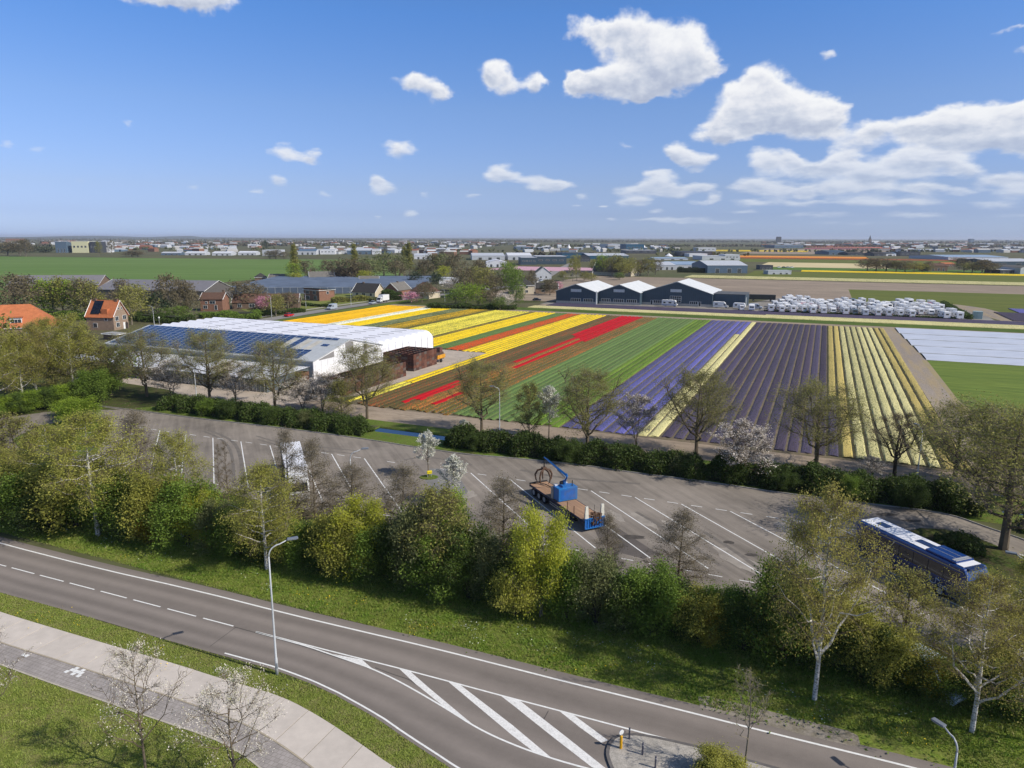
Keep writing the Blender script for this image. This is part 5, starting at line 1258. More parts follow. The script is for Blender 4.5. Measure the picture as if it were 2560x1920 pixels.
house('low house with tall white chimney between the garden trees', (-27,388), 3, 12, 8, 2.8, 2.6, 'gx', K_red, R_dark, [(0,3,.7,1.6,1.3)], [(9,4,8.0)])
house('old brick farmhouse with pale grey roof behind the blue greenhouse', (-134,474), 20, 16, 10, 3.8, 3.6, 'gx', K_tan, R_gry, [(0,3,.8,1,1.3),(0,6,.8,1,1.3),(0,9,.8,1,1.3),(0,12,.8,1,1.3)], [(1,5,8.8),(15,5,8.8)], name='farmhouse', cat='farmhouse')
house('dark-roofed farmhouse wing right of the old brick farmhouse', (-121,492), 22, 17, 11, 3.0, 5.4, 'gx', K_brn, R_brn, [(0,4,.7,1.2,1.2),(0,9,.7,1.2,1.2)], [(9,5,9.4)], name='farmhouse', cat='farmhouse')
house('dark pyramid-roofed shed in the green polder', (-180,501), 20, 8, 8, 2.2, 2.9, 'hip', K_brn, R_dark, name='shed', cat='shed')
house('low brown-roofed barn between shed and farmhouse', (-168,493), 2, 13, 9, 2.2, 2.6, 'gx', K_brn, R_gry, name='barn', cat='barn')
house('small dark gabled shed beside the low brown-roofed barn', (-153,488), 5, 8, 7, 2.2, 2.8, 'gy', S_dk, R_dark, name='shed', cat='shed')
house('dark gabled shed right of the farmhouse row', (-97,455), 12, 12, 9, 2.4, 3.2, 'gx', S_dk, R_gry, name='shed', cat='shed')
house('white boxy outbuilding at the back of the garden belt', (-48,470), 8, 13, 6, 4.0, 0, 'flat', M_wht, S_lt, name='outbuilding', cat='outbuilding')
house('white-walled house with dark hipped roof left of the grey halls', (1,386), 12, 11, 10, 4.6, 4.2, 'hip', K_cream, R_dark, [(0,2.5,.8,1.2,1.3),(0,7,.8,1.6,1.3),(0,2.5,3.2,1,1),(0,7,3.2,1.2,1)], [(5,5,9.6)])
house('low extension with dark roof behind the white-walled house', (13,393), 0, 12, 8, 2.8, 2.6, 'gx', K_tan, R_dark, [(0,4,.7,1.6,1.3)])
house('small grey gabled house beside the country road', (17,525), 10, 12, 10, 4.2, 4.6, 'gy', S_lt, R_gry, [(0,4,1,1.2,1.3),(0,8,1,1.2,1.3)])
house('large dark thatched barn with pale gable right of the country road', (66,592), -38, 36, 13, 3.2, 8.0, 'gx', K_cream, mat('thatch', (.075,.068,.07), .95, .2, .4), [(1,6,1,2,1.6)], name='barn', cat='barn')
house('low flat building with solar roof in front of the thatched barn', (40,560), -10, 22, 10, 3.2, 1.6, 'gx', K_cream, R_dark, [(0,6,.8,2,1.2),(0,14,.8,2,1.2)])
# blue-grey glass greenhouse behind the houses: many low bays
t = thing('glass_greenhouse', 'wide low blue-grey glass greenhouse behind the roadside houses', 'greenhouse', (-152,384,0), R(4))
b = MB(); n_ = 26; pr = [(0,0)]
for i in range(n_): pr += [(i*4.0,3.2),(i*4.0+2,4.1)]
pr += [(n_*4.0,3.2),(n_*4.0,0)]
b.extr(pr, 0, 104, 'x'); b.build('glass', mat('greenhouse_glass', (.115,.145,.20), .28, .25, .15, .5), t)
b = MB()
for i in range(n_): b.box(0,104,i*4.0-.08,i*4.0+.08,3.22,3.3)
b.build('gutters', S_lt, t); b = MB()
for x in np.arange(0,104.1,4): b.box(x-.05,x+.05,-.05,0,0,3.3)
b.build('posts', M_frame, t)
# ================================================================== street furniture
M_pole = mat('galvanised_pole', (.42,.44,.46), .45, .1, 2, .5); M_lampd = mat('lamp_head', (.16,.18,.21), .4, .1, 2, .5)
def lamp(p, h, arm, az_, label, group='street lamps', wobble=0):
    t = thing('street_lamp', label, 'street lamp', (p[0],p[1],0), R(az_), group)
    b = MB(); b.tube([(0,0,-.1),(0,0,1.3),(0,0,1.32),(0,0,h*.55),(0,0,h-1.0)], [.105,.10,.075,.065,.05], 10)
    n = 7; b.tube([(arm*(1-math.cos(math.pi/2*i/n))*.55,0,h-1.0+1.0*math.sin(math.pi/2*i/n)*.75) for i in range(n+1)]+[(arm,0,h)], [.05]*(n+1)+[.035], 8); b.build('pole', M_pole, t, smooth=True)
    b = MB(); b.box(arm-.1,arm+.62,-.15,.15,h-.05,h+.07); b.build('lamp_head', M_lampd, t, bevel=.03)
    b = MB(); b.box(arm+.1,arm+.55,-.10,.10,h-.08,h-.05); b.build('lens', M_frame, t)
    b = MB(); b.box(-.06,.06,-.112,-.09,.55,.95); b.build('hatch', M_lampd, t)
    return t
lamp(G(693,1687), 9.9, 1.35, 25, 'tall street lamp standing at the near edge of the main road')
p = G(2375,2000); lamp(p, HT(2358,1822,p), .9, 115, 'street lamp at the lower right edge, seen from its top')
lamp(G(883,1310), 8.3, 1.3, 12, 'parking lamp among the brown alders')
lamp(G(494,1022), 8.0, 1.2, 190, 'parking lamp in the hedge before the lean-to')
lamp(G(1249,1090), 7.9, .9, 190, 'parking lamp in the hedge before the orange tulips')
lamp(G(2290,1215), 7.6, .9, 100, 'slim lamp before the cream hyacinths')
lamp(G(2535,1620), 7.4, .8, 150, 'parking lamp at the right picture edge')
lamp(G(386,814), 6.9, 1.2, 170, 'lamp beside the solar panel roof, right of the orange-roofed house')
for (b_, tp, w_) in (((679.6,795.8),(675,739),'leftmost'),((765,769.8),(763,733),'second'),((878,767),(876.4,730),'third'),((1112,755),(1111.6,725),'rightmost')):
    p = G(*b_); lamp(p, max(6,HT(*tp,p)), .8, 200, '%s of the four lamps along the country road' % w_, 'lamps of the country road')
t = thing('globe_lamp', 'small lamp with a white globe behind the solar panel roof', 'lamp', G(399,813)); b = MB(); b.cyl((0,0,0),.06,0,2.3); b.build('pole', M_pole, t)
b = MB(); b.tube([(0,0,2.25),(0,0,2.35),(0,0,2.6),(0,0,2.85),(0,0,2.95)], [.08,.24,.33,.24,.06], 10); b.build('globe', M_frame, t)
# bollards on the island
M_bol = mat('dark_bollard', (.085,.085,.11), .5, .1); M_yel = mat('signal_yellow', (.72,.38,.01), .5, .06)
p = G(1552,1875); t = thing('sign_bollard', 'yellow bollard carrying a round blue and white traffic sign on the island', 'bollard', (p.x,p.y,.13), R(118))
b = MB(); b.tube([(0,0,0),(0,0,.82),(0,0,.86)],[.085,.085,.06],14); b.build('yellow_body', M_yel, t, smooth=False)
b = MB(); b.cyl((0,0,0),.03,.86,1.0); b.build('stem', M_pole, t)
b = MB(); b.cyl((0,0,1.08),.16,-.012,.012,'x',24); sg = b.build('sign', mat('sign_blue', (.02,.10,.42), .35), t)
b = MB(); b.cyl((-.014,0,1.08),.165,-.004,.004,'x',24); b.build('sign_rim', M_frame, sg)
b = MB(); b.add([(.0145,-.03,1.12),(.0145,-.005,1.145),(.0145,.10,1.03),(.0145,.075,1.005)],[(0,1,2,3)]); b.add([(.0146,.11,.99),(.0146,.02,1.0),(.0146,.10,1.075)],[(0,1,2)]); b.build('arrow', M_frame, sg)
for (u,v,w_) in ((1573,1852,'farther one beside the yellow bollard'),(1606,1891,'middle one on the pale pavers'),(1638,1925,'nearest one at the picture edge')):
    p = G(u,v); t = thing('bollard', 'short dark bollard on the traffic island, '+w_, 'bollard', (p.x,p.y,.13), 0, 'dark bollards on the island')
    b = MB(); b.tube([(0,0,0),(0,0,.74),(0,0,.78)],[.055,.055,.045],12); b.build('post', M_bol, t); b = MB(); b.cyl((0,0,0),.057,.62,.68,n=12); b.build('band', mat('grey_band', (.3,.3,.33), .5), t)
# yellow box at the foot of the blossoming tree, white numbered studs
p = G(1072,1192); t = thing('marker_box', 'yellow marker box at the foot of the white blossoming tree', 'box', (p.x+.15,p.y-.25,.02), R(20))
b = MB(); b.box(-.34,.28,-.16,.16,.5,.86); b.build('yellow_case', mat('box_yellow', (.78,.62,.01), .5, .05), t, bevel=.03); b = MB(); b.box(-.28,-.23,-.04,.04,0,.5); b.box(.17,.22,-.04,.04,0,.5); b.build('leg', M_pole, t)
b = MB()
for i in range(4): b.box(-.24+i*.12,-.16+i*.12,-.166,-.162,.64,.70)
b.build('lettering', mat('dark_print', (.05,.05,.04), .6), t)
bump_island('tree_pit', [G(1072,1194)+Vector((math.cos(a)*1.2,math.sin(a)*.9,0)) for a in np.linspace(0,6.28,13)[:-1]])
# ================================================================== vehicles
M_tyre = mat('tyre', (.02,.02,.022), .8, .1); M_rim = mat('rim', (.35,.36,.38), .4, .05, 2, .5); M_vw = mat('vehicle_white', (.76,.76,.76), .3, .04, 1, .5, rnd=.08)
M_blk = mat('black_plastic', (.03,.03,.032), .6, .1); M_vg = mat('vehicle_glass', (.018,.024,.032), .07, .1, 1, .8); M_tail = mat('tail_light_red', (.35,.01,.01), .4, .05); M_head = mat('head_light', (.6,.62,.65), .2, .05)
def wheels(t, xs, hw, r=.33, w=.22, twin=False):
    for x in xs:
        for s_ in (-1,1):
            b = MB(); y0, y1 = (hw-w, hw) if s_ > 0 else (-hw, -hw+w)
            b.cyl((x,0,r), r, y0, y1, 'y', 16); wo = b.build('wheel', M_tyre, t)
            b = MB(); ye = hw+.01 if s_ > 0 else -hw-.01; b.cyl((x,0,r), r*.58, min(ye,ye-.03*s_), max(ye,ye-.03*s_), 'y', 12); b.build('rim', M_rim, wo)
def prof_body(t, name, prof, hw, m, bevel=.06):
    b = MB(); b.extr(prof, -hw, hw, 'y'); return b.build(name, m, t, bevel=bevel)
def plate(t, name, m, pts, parent=None):
    b = MB(); b.add(pts, [tuple(range(len(pts)))]); return b.build(name, m, parent or t)
def boxp(t, name, m, *a, bevel=0): b = MB(); b.box(*a); return b.build(name, m, t, bevel=bevel)
# -- motorhome and caravan kinds, built once: forward is +x
def mh_alcove(stripe):
    t = thing('motorhome', '', 'motorhome')
    boxp(t,'body',M_vw,-3.4,1.1,-1.15,1.15,.42,2.95,bevel=.09)
    prof_body(t,'alcove',[(1.0,2.0),(1.9,1.95),(2.35,2.25),(2.1,2.85),(1.0,2.95)],1.12,M_vw,.08)
    cb_ = prof_body(t,'cab',[(1.0,.42),(3.15,.42),(3.2,.95),(2.75,1.15),(1.95,2.02),(1.0,2.05)],1.0,M_vw,.06)
    plate(t,'windscreen',M_vg,[(2.78,-.85,1.22),(2.78,.85,1.22),(2.08,.78,1.95),(2.08,-.78,1.95)],None)
    for s_ in (-1,1): 
        boxp(t,'window',M_vg,1.3,2.1,s_*1.005-.01,s_*1.005+.01,1.2,1.8); boxp(t,'window',M_vg,-2.6,-1.6,s_*1.155-.01,s_*1.155+.01,1.5,2.1); boxp(t,'window',M_vg,-.6,.5,s_*1.155-.01,s_*1.155+.01,1.5,2.1)
        boxp(t,'stripe',stripe,-3.3,1.0,s_*1.153-.006,s_*1.153+.006,.85,1.0)
    boxp(t,'window',M_vg,-3.42,-3.4,-.5,.5,1.6,2.2); boxp(t,'roof_hatch',M_frame,-1.6,-.9,-.35,.35,2.95,3.05); boxp(t,'roof_hatch',M_vg,.1,.8,-.35,.35,2.95,3.04)
    boxp(t,'tail_light',M_tail,-3.42,-3.4,-1.1,-.95,.7,1.2); boxp(t,'tail_light',M_tail,-3.42,-3.4,.95,1.1,.7,1.2); boxp(t,'head_light',M_head,3.14,3.2,-.9,-.6,.75,.95); boxp(t,'head_light',M_head,3.14,3.2,.6,.9,.75,.95)
    wheels(t,(-1.9,2.3),1.05); return t
def mh_integrated(stripe):
    t = thing('motorhome', '', 'motorhome')
    prof_body(t,'body',[(-3.5,.4),(3.0,.4),(3.35,.8),(3.3,1.3),(2.75,2.35),(2.4,2.9),(-3.4,2.95),(-3.5,2.8)],1.15,M_vw,.1)
    plate(t,'windscreen',M_vg,[(3.335,-.98,1.35),(3.335,.98,1.35),(2.86,.95,2.22),(2.86,-.95,2.22)])
    for s_ in (-1,1):
        boxp(t,'window',M_vg,2.0,2.75,s_*1.155-.01,s_*1.155+.01,1.35,2.0); boxp(t,'window',M_vg,-2.7,-1.7,s_*1.155-.01,s_*1.155+.01,1.5,2.1); boxp(t,'window',M_vg,-.4,.9,s_*1.155-.01,s_*1.155+.01,1.5,2.1)
        boxp(t,'stripe',stripe,-3.3,2.7,s_*1.153-.006,s_*1.153+.006,.6,.95)
    boxp(t,'window',M_vg,-3.52,-3.5,-.6,.6,1.6,2.15); boxp(t,'roof_hatch',M_frame,-1.8,-1,-.4,.4,2.94,3.06); boxp(t,'roof_box',M_vw,-.2,1.0,-.45,.45,2.94,3.12); 
    boxp(t,'tail_light',M_tail,-3.52,-3.5,-1.1,-.95,.7,1.3); boxp(t,'tail_light',M_tail,-3.52,-3.5,.95,1.1,.7,1.3)
    wheels(t,(-1.9,2.3),1.06); return t
def mh_low(stripe):
    t = thing('motorhome', '', 'motorhome')
    prof_body(t,'body',[(-3.3,.4),(1.0,.4),(1.0,2.05),(1.9,2.2),(1.3,2.7),(-3.2,2.78),(-3.3,2.6)],1.13,M_vw,.08)
    prof_body(t,'cab',[(.95,.42),(3.1,.42),(3.15,.95),(2.7,1.12),(1.95,2.0),(.95,2.1)],.98,M_vw,.06)
    plate(t,'windscreen',M_vg,[(2.73,-.83,1.2),(2.73,.83,1.2),(2.05,.76,1.96),(2.05,-.76,1.96)])
    for s_ in (-1,1):
        boxp(t,'window',M_vg,1.2,2.05,s_*.985-.01,s_*.985+.01,1.2,1.8); boxp(t,'window',M_vg,-2.5,-1.3,s_*1.135-.01,s_*1.135+.01,1.45,2.0); boxp(t,'stripe',stripe,-3.2,.9,s_*1.133-.006,s_*1.133+.006,.95,1.1)
    boxp(t,'window',M_vg,-3.32,-3.3,-.5,.5,1.5,2.0); boxp(t,'roof_hatch',M_frame,-1.2,-.5,-.35,.35,2.74,2.85)
    wheels(t,(-1.8,2.25),1.03); return t
def caravan(stripe):
    t = thing('caravan', '', 'caravan')
    prof_body(t,'body',[(-2.5,.45),(2.3,.45),(2.65,1.0),(2.45,2.0),(2.0,2.5),(-2.0,2.6),(-2.45,2.3),(-2.6,1.0)],1.1,M_vw,.1)
    for s_ in (-1,1): boxp(t,'window',M_vg,-1.8,-.8,s_*1.105-.01,s_*1.105+.01,1.4,1.95); boxp(t,'window',M_vg,.5,1.7,s_*1.105-.01,s_*1.105+.01,1.4,1.95); boxp(t,'stripe',stripe,-2.3,2.2,s_*1.103-.006,s_*1.103+.006,.8,.95)
    plate(t,'window',M_vg,[(-2.585,-.8,1.35),(-2.585,.8,1.35),(-2.515,.8,1.95),(-2.515,-.8,1.95)][::-1])
    b = MB(); b.tube([(2.3,-.5,.5),(3.6,0,.5)],.05,5); b.tube([(2.3,.5,.5),(3.6,0,.5)],.05,5); b.build('drawbar', M_pole, t)
    wheels(t,(0,),1.02,.3,.18); return t
def panelvan(col, name='van', cat='van'):
    t = thing(name, '', cat)
    prof_body(t,'body',[(-2.6,.35),(2.55,.35),(2.75,.8),(2.6,1.05),(1.75,1.3),(1.15,2.15),(.8,2.35),(-2.5,2.4),(-2.6,2.2)],.98,col,.08)
    plate(t,'windscreen',M_vg,[(1.78,-.8,1.33),(1.78,.8,1.33),(1.2,.72,2.1),(1.2,-.72,2.1)])
    for s_ in (-1,1): boxp(t,'window',M_vg,.35,1.25,s_*.985-.01,s_*.985+.01,1.3,1.85)
    boxp(t,'window',M_vg,-2.62,-2.6,-.7,.7,1.4,1.95); boxp(t,'head_light',M_head,2.66,2.74,-.85,-.55,.75,.95); boxp(t,'head_light',M_head,2.66,2.74,.55,.85,.75,.95)
    wheels(t,(-1.7,1.75),.98,.34); return t
def car(col, name='car', cat='car'):
    t = thing(name, '', cat)
    prof_body(t,'body',[(-2.1,.28),(2.0,.28),(2.12,.55),(2.0,.78),(1.1,.92),(-1.7,.98),(-2.12,.85),(-2.15,.5)],.88,col,.07)
    b = MB(); lo = [(-1.75,.76,.95),(.98,.76,.9),(.98,-.76,.9),(-1.75,-.76,.95)]; hi = [(-1.3,.6,1.42),(.25,.6,1.44),(.25,-.6,1.44),(-1.3,-.6,1.42)]
    b.add(lo+hi, [(0,1,5,4),(1,2,6,5),(2,3,7,6),(3,0,4,7)]); b.build('window', M_vg, t)
    b = MB(); b.add([(-1.32,.62,1.42),(.27,.62,1.44),(.27,-.62,1.44),(-1.32,-.62,1.42),(-1.3,.58,1.47),(.2,.58,1.48),(.2,-.58,1.48),(-1.3,-.58,1.47)],[(4,5,6,7),(0,1,5,4),(1,2,6,5),(2,3,7,6),(3,0,4,7)]); b.build('roof', col, t)
    boxp(t,'head_light',M_head,2.02,2.1,-.8,-.5,.56,.7); boxp(t,'head_light',M_head,2.02,2.1,.5,.8,.56,.7); boxp(t,'tail_light',M_tail,-2.15,-2.11,-.8,-.5,.66,.82); boxp(t,'tail_light',M_tail,-2.15,-2.11,.5,.8,.66,.82)
    wheels(t,(-1.3,1.3),.88,.31,.2); return t
C_grey = mat('stripe_grey', (.25,.27,.3), .4); C_bl = mat('stripe_blue', (.04,.10,.28), .4); C_red = mat('car_red', (.50,.012,.02), .25, .04, 1, .6); C_sil = mat('car_silver', (.36,.40,.46), .25, .05, 1, .6); C_dk = mat('car_dark_blue', (.02,.035,.07), .25, .05, 1, .6); C_blk = mat('car_black', (.02,.022,.026), .25, .05, 1, .6)
protos = [mh_alcove(C_grey), mh_integrated(C_bl), mh_low(C_grey), caravan(C_grey), panelvan(M_vw), mh_alcove(C_bl), car(C_dk), panelvan(mat('van_slate',(.10,.14,.18),.3,.05,1,.5)), car(M_vw)]
used_p = set()
def put(pr, p, rz, label, group=None, sc=1.0):
    o = pr if id(pr) not in used_p else clone(pr)
    used_p.add(id(pr)); o.location = (p[0], p[1], p[2] if len(p) > 2 and p[2] else .03); o.rotation_euler = (0,0,rz); o.scale = (sc,)*3
    o['label'] = label
    if group: o['group'] = group
    return o
# camper storage: rows from the near fence to the back
rowsS = [316.5, 328, 338.5, 350, 361, 372]
nm = ['front','second','third','fourth','fifth','back']
kinds_w = ['white alcove motorhome','white integrated motorhome','white low-roofed motorhome','white caravan','white panel van','white alcove motorhome','dark car','slate-coloured van','white car']
NR = [21,20,19,18,17,16]
for r_, s0 in enumerate(rowsS):
    n_ = NR[r_]; tA, tB = (-31, 47.5) if r_ == 0 else (-22+r_*1.5, 47.5-r_*.5); kc = {}
    for i in range(n_):
        t0 = tA+(tB-tA)*i/(n_-1)+random.uniform(-.4,.4); s_ = s0+random.uniform(-.9,.9)+ (1.3 if t0 > 10 else 0)*0
        if r_ == 0 and t0 < -22 and i not in (0,1,3): continue
        if (r_ == 5 and i in (4,10)) or (r_ == 0 and i in (17,18)) or (r_ == 2 and i == 13): continue
        k_ = random.choices(range(9),[5,4,4,5,1,3,1.2,1.2,.8])[0]; nm_ = kinds_w[k_]; kc[nm_] = kc.get(nm_,0)+1
        head = -FA+math.pi/2+R(random.choice([12,10,14,192,8,11]))+R(random.uniform(-2,2))
        put(protos[k_], ST(s_,t0,.03), head, '%s, %s of its kind from the left in the %s storage row' % (nm_, ORD[kc[nm_]-1], nm[r_]), 'campers in the storage yard', random.uniform(.92,1.06))
put(protos[1], Vector((70.4,317.8,0)), R(-23.5), 'white motorhome parked alone along the front of the largest grey hall')
put(protos[2], Vector((91.5,311.8,0)), R(-22), 'white motorhome before the flat grey annex')
put(protos[3], Vector((98.5,308.6,0)), R(-21), 'white caravan right of the motorhome before the annex')
put(panelvan(C_sil), Vector((105,306.5,0)), R(-22), 'silver van right of the white caravan by the annex')
rc = car(C_red, 'red_car'); gp = G(1986,760.0); 
put(panelvan(C_red), ST(334.6,-6.5,.03), R(-10), 'red van standing across behind the second storage row')
tb = thing('container', 'dark green covered trailer behind the flat annex', 'trailer', (121,345,0.03), R(-15)); boxp(tb,'body',mat('dark_tarp',(.03,.035,.035),.7,.2),-6,6,-1.3,1.3,1.0,3.3,bevel=.1); wheels(tb,(-4,4),1.2,.45)
# red coach-like camper at the far right end
put(panelvan(C_red), ST(362,44,.03), R(70), 'red-and-white van at the right end of the storage yard')
# fence and hedge at the right of the yard
hedge(317,380,50.5,52.0,.9,'low hedge along the right side of the storage yard',3000,L_dk,12) if False else None
t = thing('hedge', 'low dark hedge along the right side of the storage yard', 'hedge', ST(316,52), -FA+math.pi/2)
ng = 5000; g_ = np.random.default_rng(4); Pq = np.stack([g_.uniform(0,70,ng), g_.normal(size=ng)*.6, g_.uniform(.1,1.6,ng)],1); c = link('leaves', npmesh('hedge_leaves', leafquads(Pq,.35), 4, L_dk), t); c['kind'] = 'stuff'
t = thing('hedge', 'low dark hedge along the front of the storage yard', 'hedge', ST(314.2,-22), -FA)
ng = 4200; Pq = np.stack([g_.uniform(0,70,ng), g_.normal(size=ng)*.3, g_.uniform(.05,.8,ng)],1); c = link('leaves', npmesh('hedge_leaves', leafquads(Pq,.28), 4, L_dk), t); c['kind'] = 'stuff'
t = thing('cabinet', 'pale green utility cabinet at the right corner of the storage yard', 'cabinet', ST(318.5,53.5), -FA); boxp(t,'case',mat('cabinet_green',(.35,.45,.42),.5),0,3.0,0,2.6,0,2.9,bevel=.05); boxp(t,'door',mat('cabinet_door',(.30,.40,.37),.5),.3,1.4,-.03,0,.1,2.6)
# road traffic on the country road
croad = [ST(150,-186), ST(203,-187.6), ST(236,-190.5), ST(264,-191.5), ST(294,-190.3), ST(330,-187.5), ST(400,-181), ST(449,-180), ST(519,-197), ST(648,-234), ST(900,-300)]
def ribbon(name, pts, w, z, m, kind='structure'):
    pts = smooth([Vector((p[0],p[1],0)) for p in pts], 2); b = MB(); L_ = []; R_ = []
    for i, p in enumerate(pts):
        d = (pts[min(i+1,len(pts)-1)]-pts[max(i-1,0)]).normalized(); nn = Vector((-d.y,d.x,0))*w/2; L_.append((p.x+nn.x,p.y+nn.y,z)); R_.append((p.x-nn.x,p.y-nn.y,z))
    n = len(pts); b.add(L_+R_, [(i+n,i+1+n,i+1,i) for i in range(n-1)]); o = b.build(name, m); o['kind'] = kind; return o
M_cr = mat('country_road_asphalt', (.24,.225,.21), .9, .08, .3, coords='Position')
ribbon('country_road', croad, 7.0, .05, M_cr)
ribbon('roadside_path', [p+(ST(0,1)-ST(0,0))*(-8) for p in croad[:6]], 2.2, .045, mat('pale_path', (.36,.33,.29), .9, .1, .3, coords='Position'))
dl_ = croad[2]-croad[1]; hd = math.atan2(dl_.y, dl_.x)
put(rc, ST(216,-187.5), hd, 'small red car on the country road left of the flower field')
put(panelvan(C_sil,'delivery_van'), ST(245,-189.5), hd+math.pi, 'light blue-grey van driving towards the camera on the country road')
put(car(C_sil), ST(273.5,-188.8), hd+math.pi, 'silver car right before the white box lorry')
def boxlorry(L_=6.0):
    t = thing('box_lorry', '', 'lorry')
    boxp(t,'cargo_box',M_vw,-L_,.2,-1.22,1.22,.95,3.5,bevel=.04); prof_body(t,'cab',[(.3,.45),(2.1,.45),(2.2,1.0),(2.05,1.5),(1.6,2.5),(.3,2.6)],1.05,M_vw,.07)
    plate(t,'windscreen',M_vg,[(2.09,-.9,1.45),(2.09,.9,1.45),(1.66,.86,2.4),(1.66,-.86,2.4)])
    for s_ in (-1,1): boxp(t,'window',M_vg,.8,1.5,s_*1.055-.01,s_*1.055+.01,1.5,2.15)
    boxp(t,'chassis',M_blk,-L_+.1,1.8,-.5,.5,.5,.95); wheels(t,(-L_+1.6,1.2),1.15,.45,.3); return t
put(boxlorry(), ST(281,-189.2), hd+math.pi, 'white box lorry driving towards the camera on the country road')
for (s_, t_, col, lab, fl) in ((452,-179,M_vw,'white car far up the country road',1),(468,-182,C_sil,'silver car just beyond the white car far up the country road',1),(500,-190,C_dk,'dark car farthest up the country road',0)):
    put(car(col), ST(s_,t_), R(64)+math.pi*fl, lab)
put(car(C_dk), (-113,318), R(80), 'dark blue car parked before the brown-roofed bungalow terrace')
put(car(C_blk), (12,345), R(-10), 'dark car parked left of the grey halls')
# ---- blue crane trailer in the middle of the parking place
BL = mat('crane_blue', (.012,.14,.42), .4, .08, 1.5, .5, dirt=.35); BL2 = mat('bulkhead_blue', (.01,.11,.42), .45, .15, 1.5, .5, dirt=.5); DK = mat('deck_wood', (.34,.21,.13), .85, .25, 1.2, stretch=(.3,3,1)); RS = mat('rusty_steel', (.10,.06,.04), .8, .3, 2); GS = mat('grimy_grey', (.40,.39,.36), .6, .2, 1.5)
cen = Vector(((7.63+9.71)/2, (69.2+70.02)/2, 0)); far_ = Vector(((2.25+4.2)/2, 81.0, 0)); dv = (cen-far_); Lt = dv.length
t = thing('crane_trailer', 'long flatbed trailer with rusty brown deck, blue loading crane and blue front bulkhead', 'trailer', (far_.x, far_.y, .03), math.atan2(dv.y, dv.x))
hw = 1.18
for i in range(8): boxp(t,'deck_plank',DK,0,Lt-.2,-hw+.02+i*(2*hw-.04)/8+.008,-hw+.02+(i+1)*(2*hw-.04)/8-.008,1.12,1.19)
b = MB(); b.box(0,Lt,-hw-.05,-hw,.98,1.2); b.box(0,Lt,hw,hw+.05,.98,1.2); b.box(0,Lt-.1,-.5,-.38,.7,1.12); b.box(0,Lt-.1,.38,.5,.7,1.12)
for x_ in np.arange(.3,Lt,1.2): b.box(x_,x_+.1,-hw,hw,.98,1.11)
b.build('chassis', mat('chassis_dark_blue', (.025,.03,.06), .6, .3, 2), t)
b = MB(); b.box(-.12,0,-hw,hw,.9,1.35); b.build('rear_beam', M_blk, t)
wheels(t,(1.0,2.3,3.6),hw,.5,.35)
boxp(t,'side_guard',GS,5.0,8.8,-hw-.04,-hw,.5,.6); boxp(t,'side_guard',GS,5.0,8.8,-hw-.04,-hw,.75,.82)
b = MB(); b.cyl((9.3,-.55,.35),.3,-.02,.5,'x'); b.box(9.0,9.12,-.9,-.8,0,1.0); b.box(9.0,9.12,.8,.9,0,1.0); b.build('landing_leg', M_blk, t)
# bulkhead at the near end with two white posts and machinery
bh = boxp(t,'bulkhead',BL2,Lt-.08,Lt,-hw-.05,hw+.05,.35,1.45)
b = MB()
for y in np.linspace(-hw,hw,9): b.box(Lt,Lt+.06,y-.03,y+.03,.38,1.42)
b.box(Lt,Lt+.09,-hw,hw,1.38,1.47); b.box(Lt,Lt+.09,-hw,hw,.33,.42); b.build('rib', BL, bh)
for s_ in (-1,1): 
    b = MB(); y = s_*(hw-.22); b.extr([(y-.22,1.45),(y+.22,1.45),(y+.15,2.75),(y-.15,2.75)], Lt-.2, Lt-.02, 'x'); b.build('post', mat('dirty_white_post', (.62,.61,.54), .6, .15, 2), t)
b = MB(); g_ = random.Random(3)
for i in range(16): x_, y_, z_ = Lt+.02+g_.random()*.2-.15, g_.uniform(-.55,.55), g_.uniform(.7,2.0); b.box(x_,x_+g_.uniform(.1,.25),y_,y_+g_.uniform(.1,.3),z_,z_+g_.uniform(.1,.3))
for i in range(6): y_ = g_.uniform(-.5,.5); b.tube([(Lt+.1,y_,.6),(Lt+.3,y_+g_.uniform(-.3,.3),1.2),(Lt+.05,y_+g_.uniform(-.3,.3),1.9)],.03,5)
b.build('hydraulics', RS, t)
b = MB(); b.cyl((Lt-.15,0,0),.02,1.9,2.8); b.build('aerial', M_blk, t)
for y0_, y1_ in ((-.9,-.9),):
    for x_ in (8.9,10.3): b = MB(); b.box(x_,x_+.07,-hw-.03,-hw+.04,1.19,2.1); b.build('stake', RS, t)
# crane module standing about the middle
X0 = 5.0
body = boxp(t,'crane_housing',BL,X0+.55,X0+1.75,-hw+.15,hw+.2,1.25,2.75,bevel=.05); boxp(t,'housing_side',GS,X0+.1,X0+.55,-hw+.05,hw-.1,1.2,2.6,bevel=.04)
boxp(t,'door_panel',BL2,X0+1.752,X0+1.765,-hw+.4,hw-.1,1.45,2.55); boxp(t,'control_seat',M_blk,X0+.6,X0+1.0,-.3,.3,2.75,3.25,bevel=.05)
b = MB(); b.box(X0+.7,X0+1.5,-.4,.6,2.75,2.95); b.cyl((X0+1.0,.1,0),.2,2.9,3.4,n=12); b.build('slewing_column', BL, t)
b = MB(); b.box(X0+.3,X0+.65,-.9,-.5,2.62,2.9); b.box(X0+.5,X0+.8,.1,.6,2.78,3.05); b.box(X0+.35,X0+.6,-.2,.2,2.7,3.0); b.build('valve_block', mat('valve_white', (.65,.65,.66), .5, .3, 4), t)
b = MB(); b.tube([(X0+1.35,.9,2.7),(X0+1.35,.9,3.4)],.06,6); b.build('exhaust', M_blk, t)
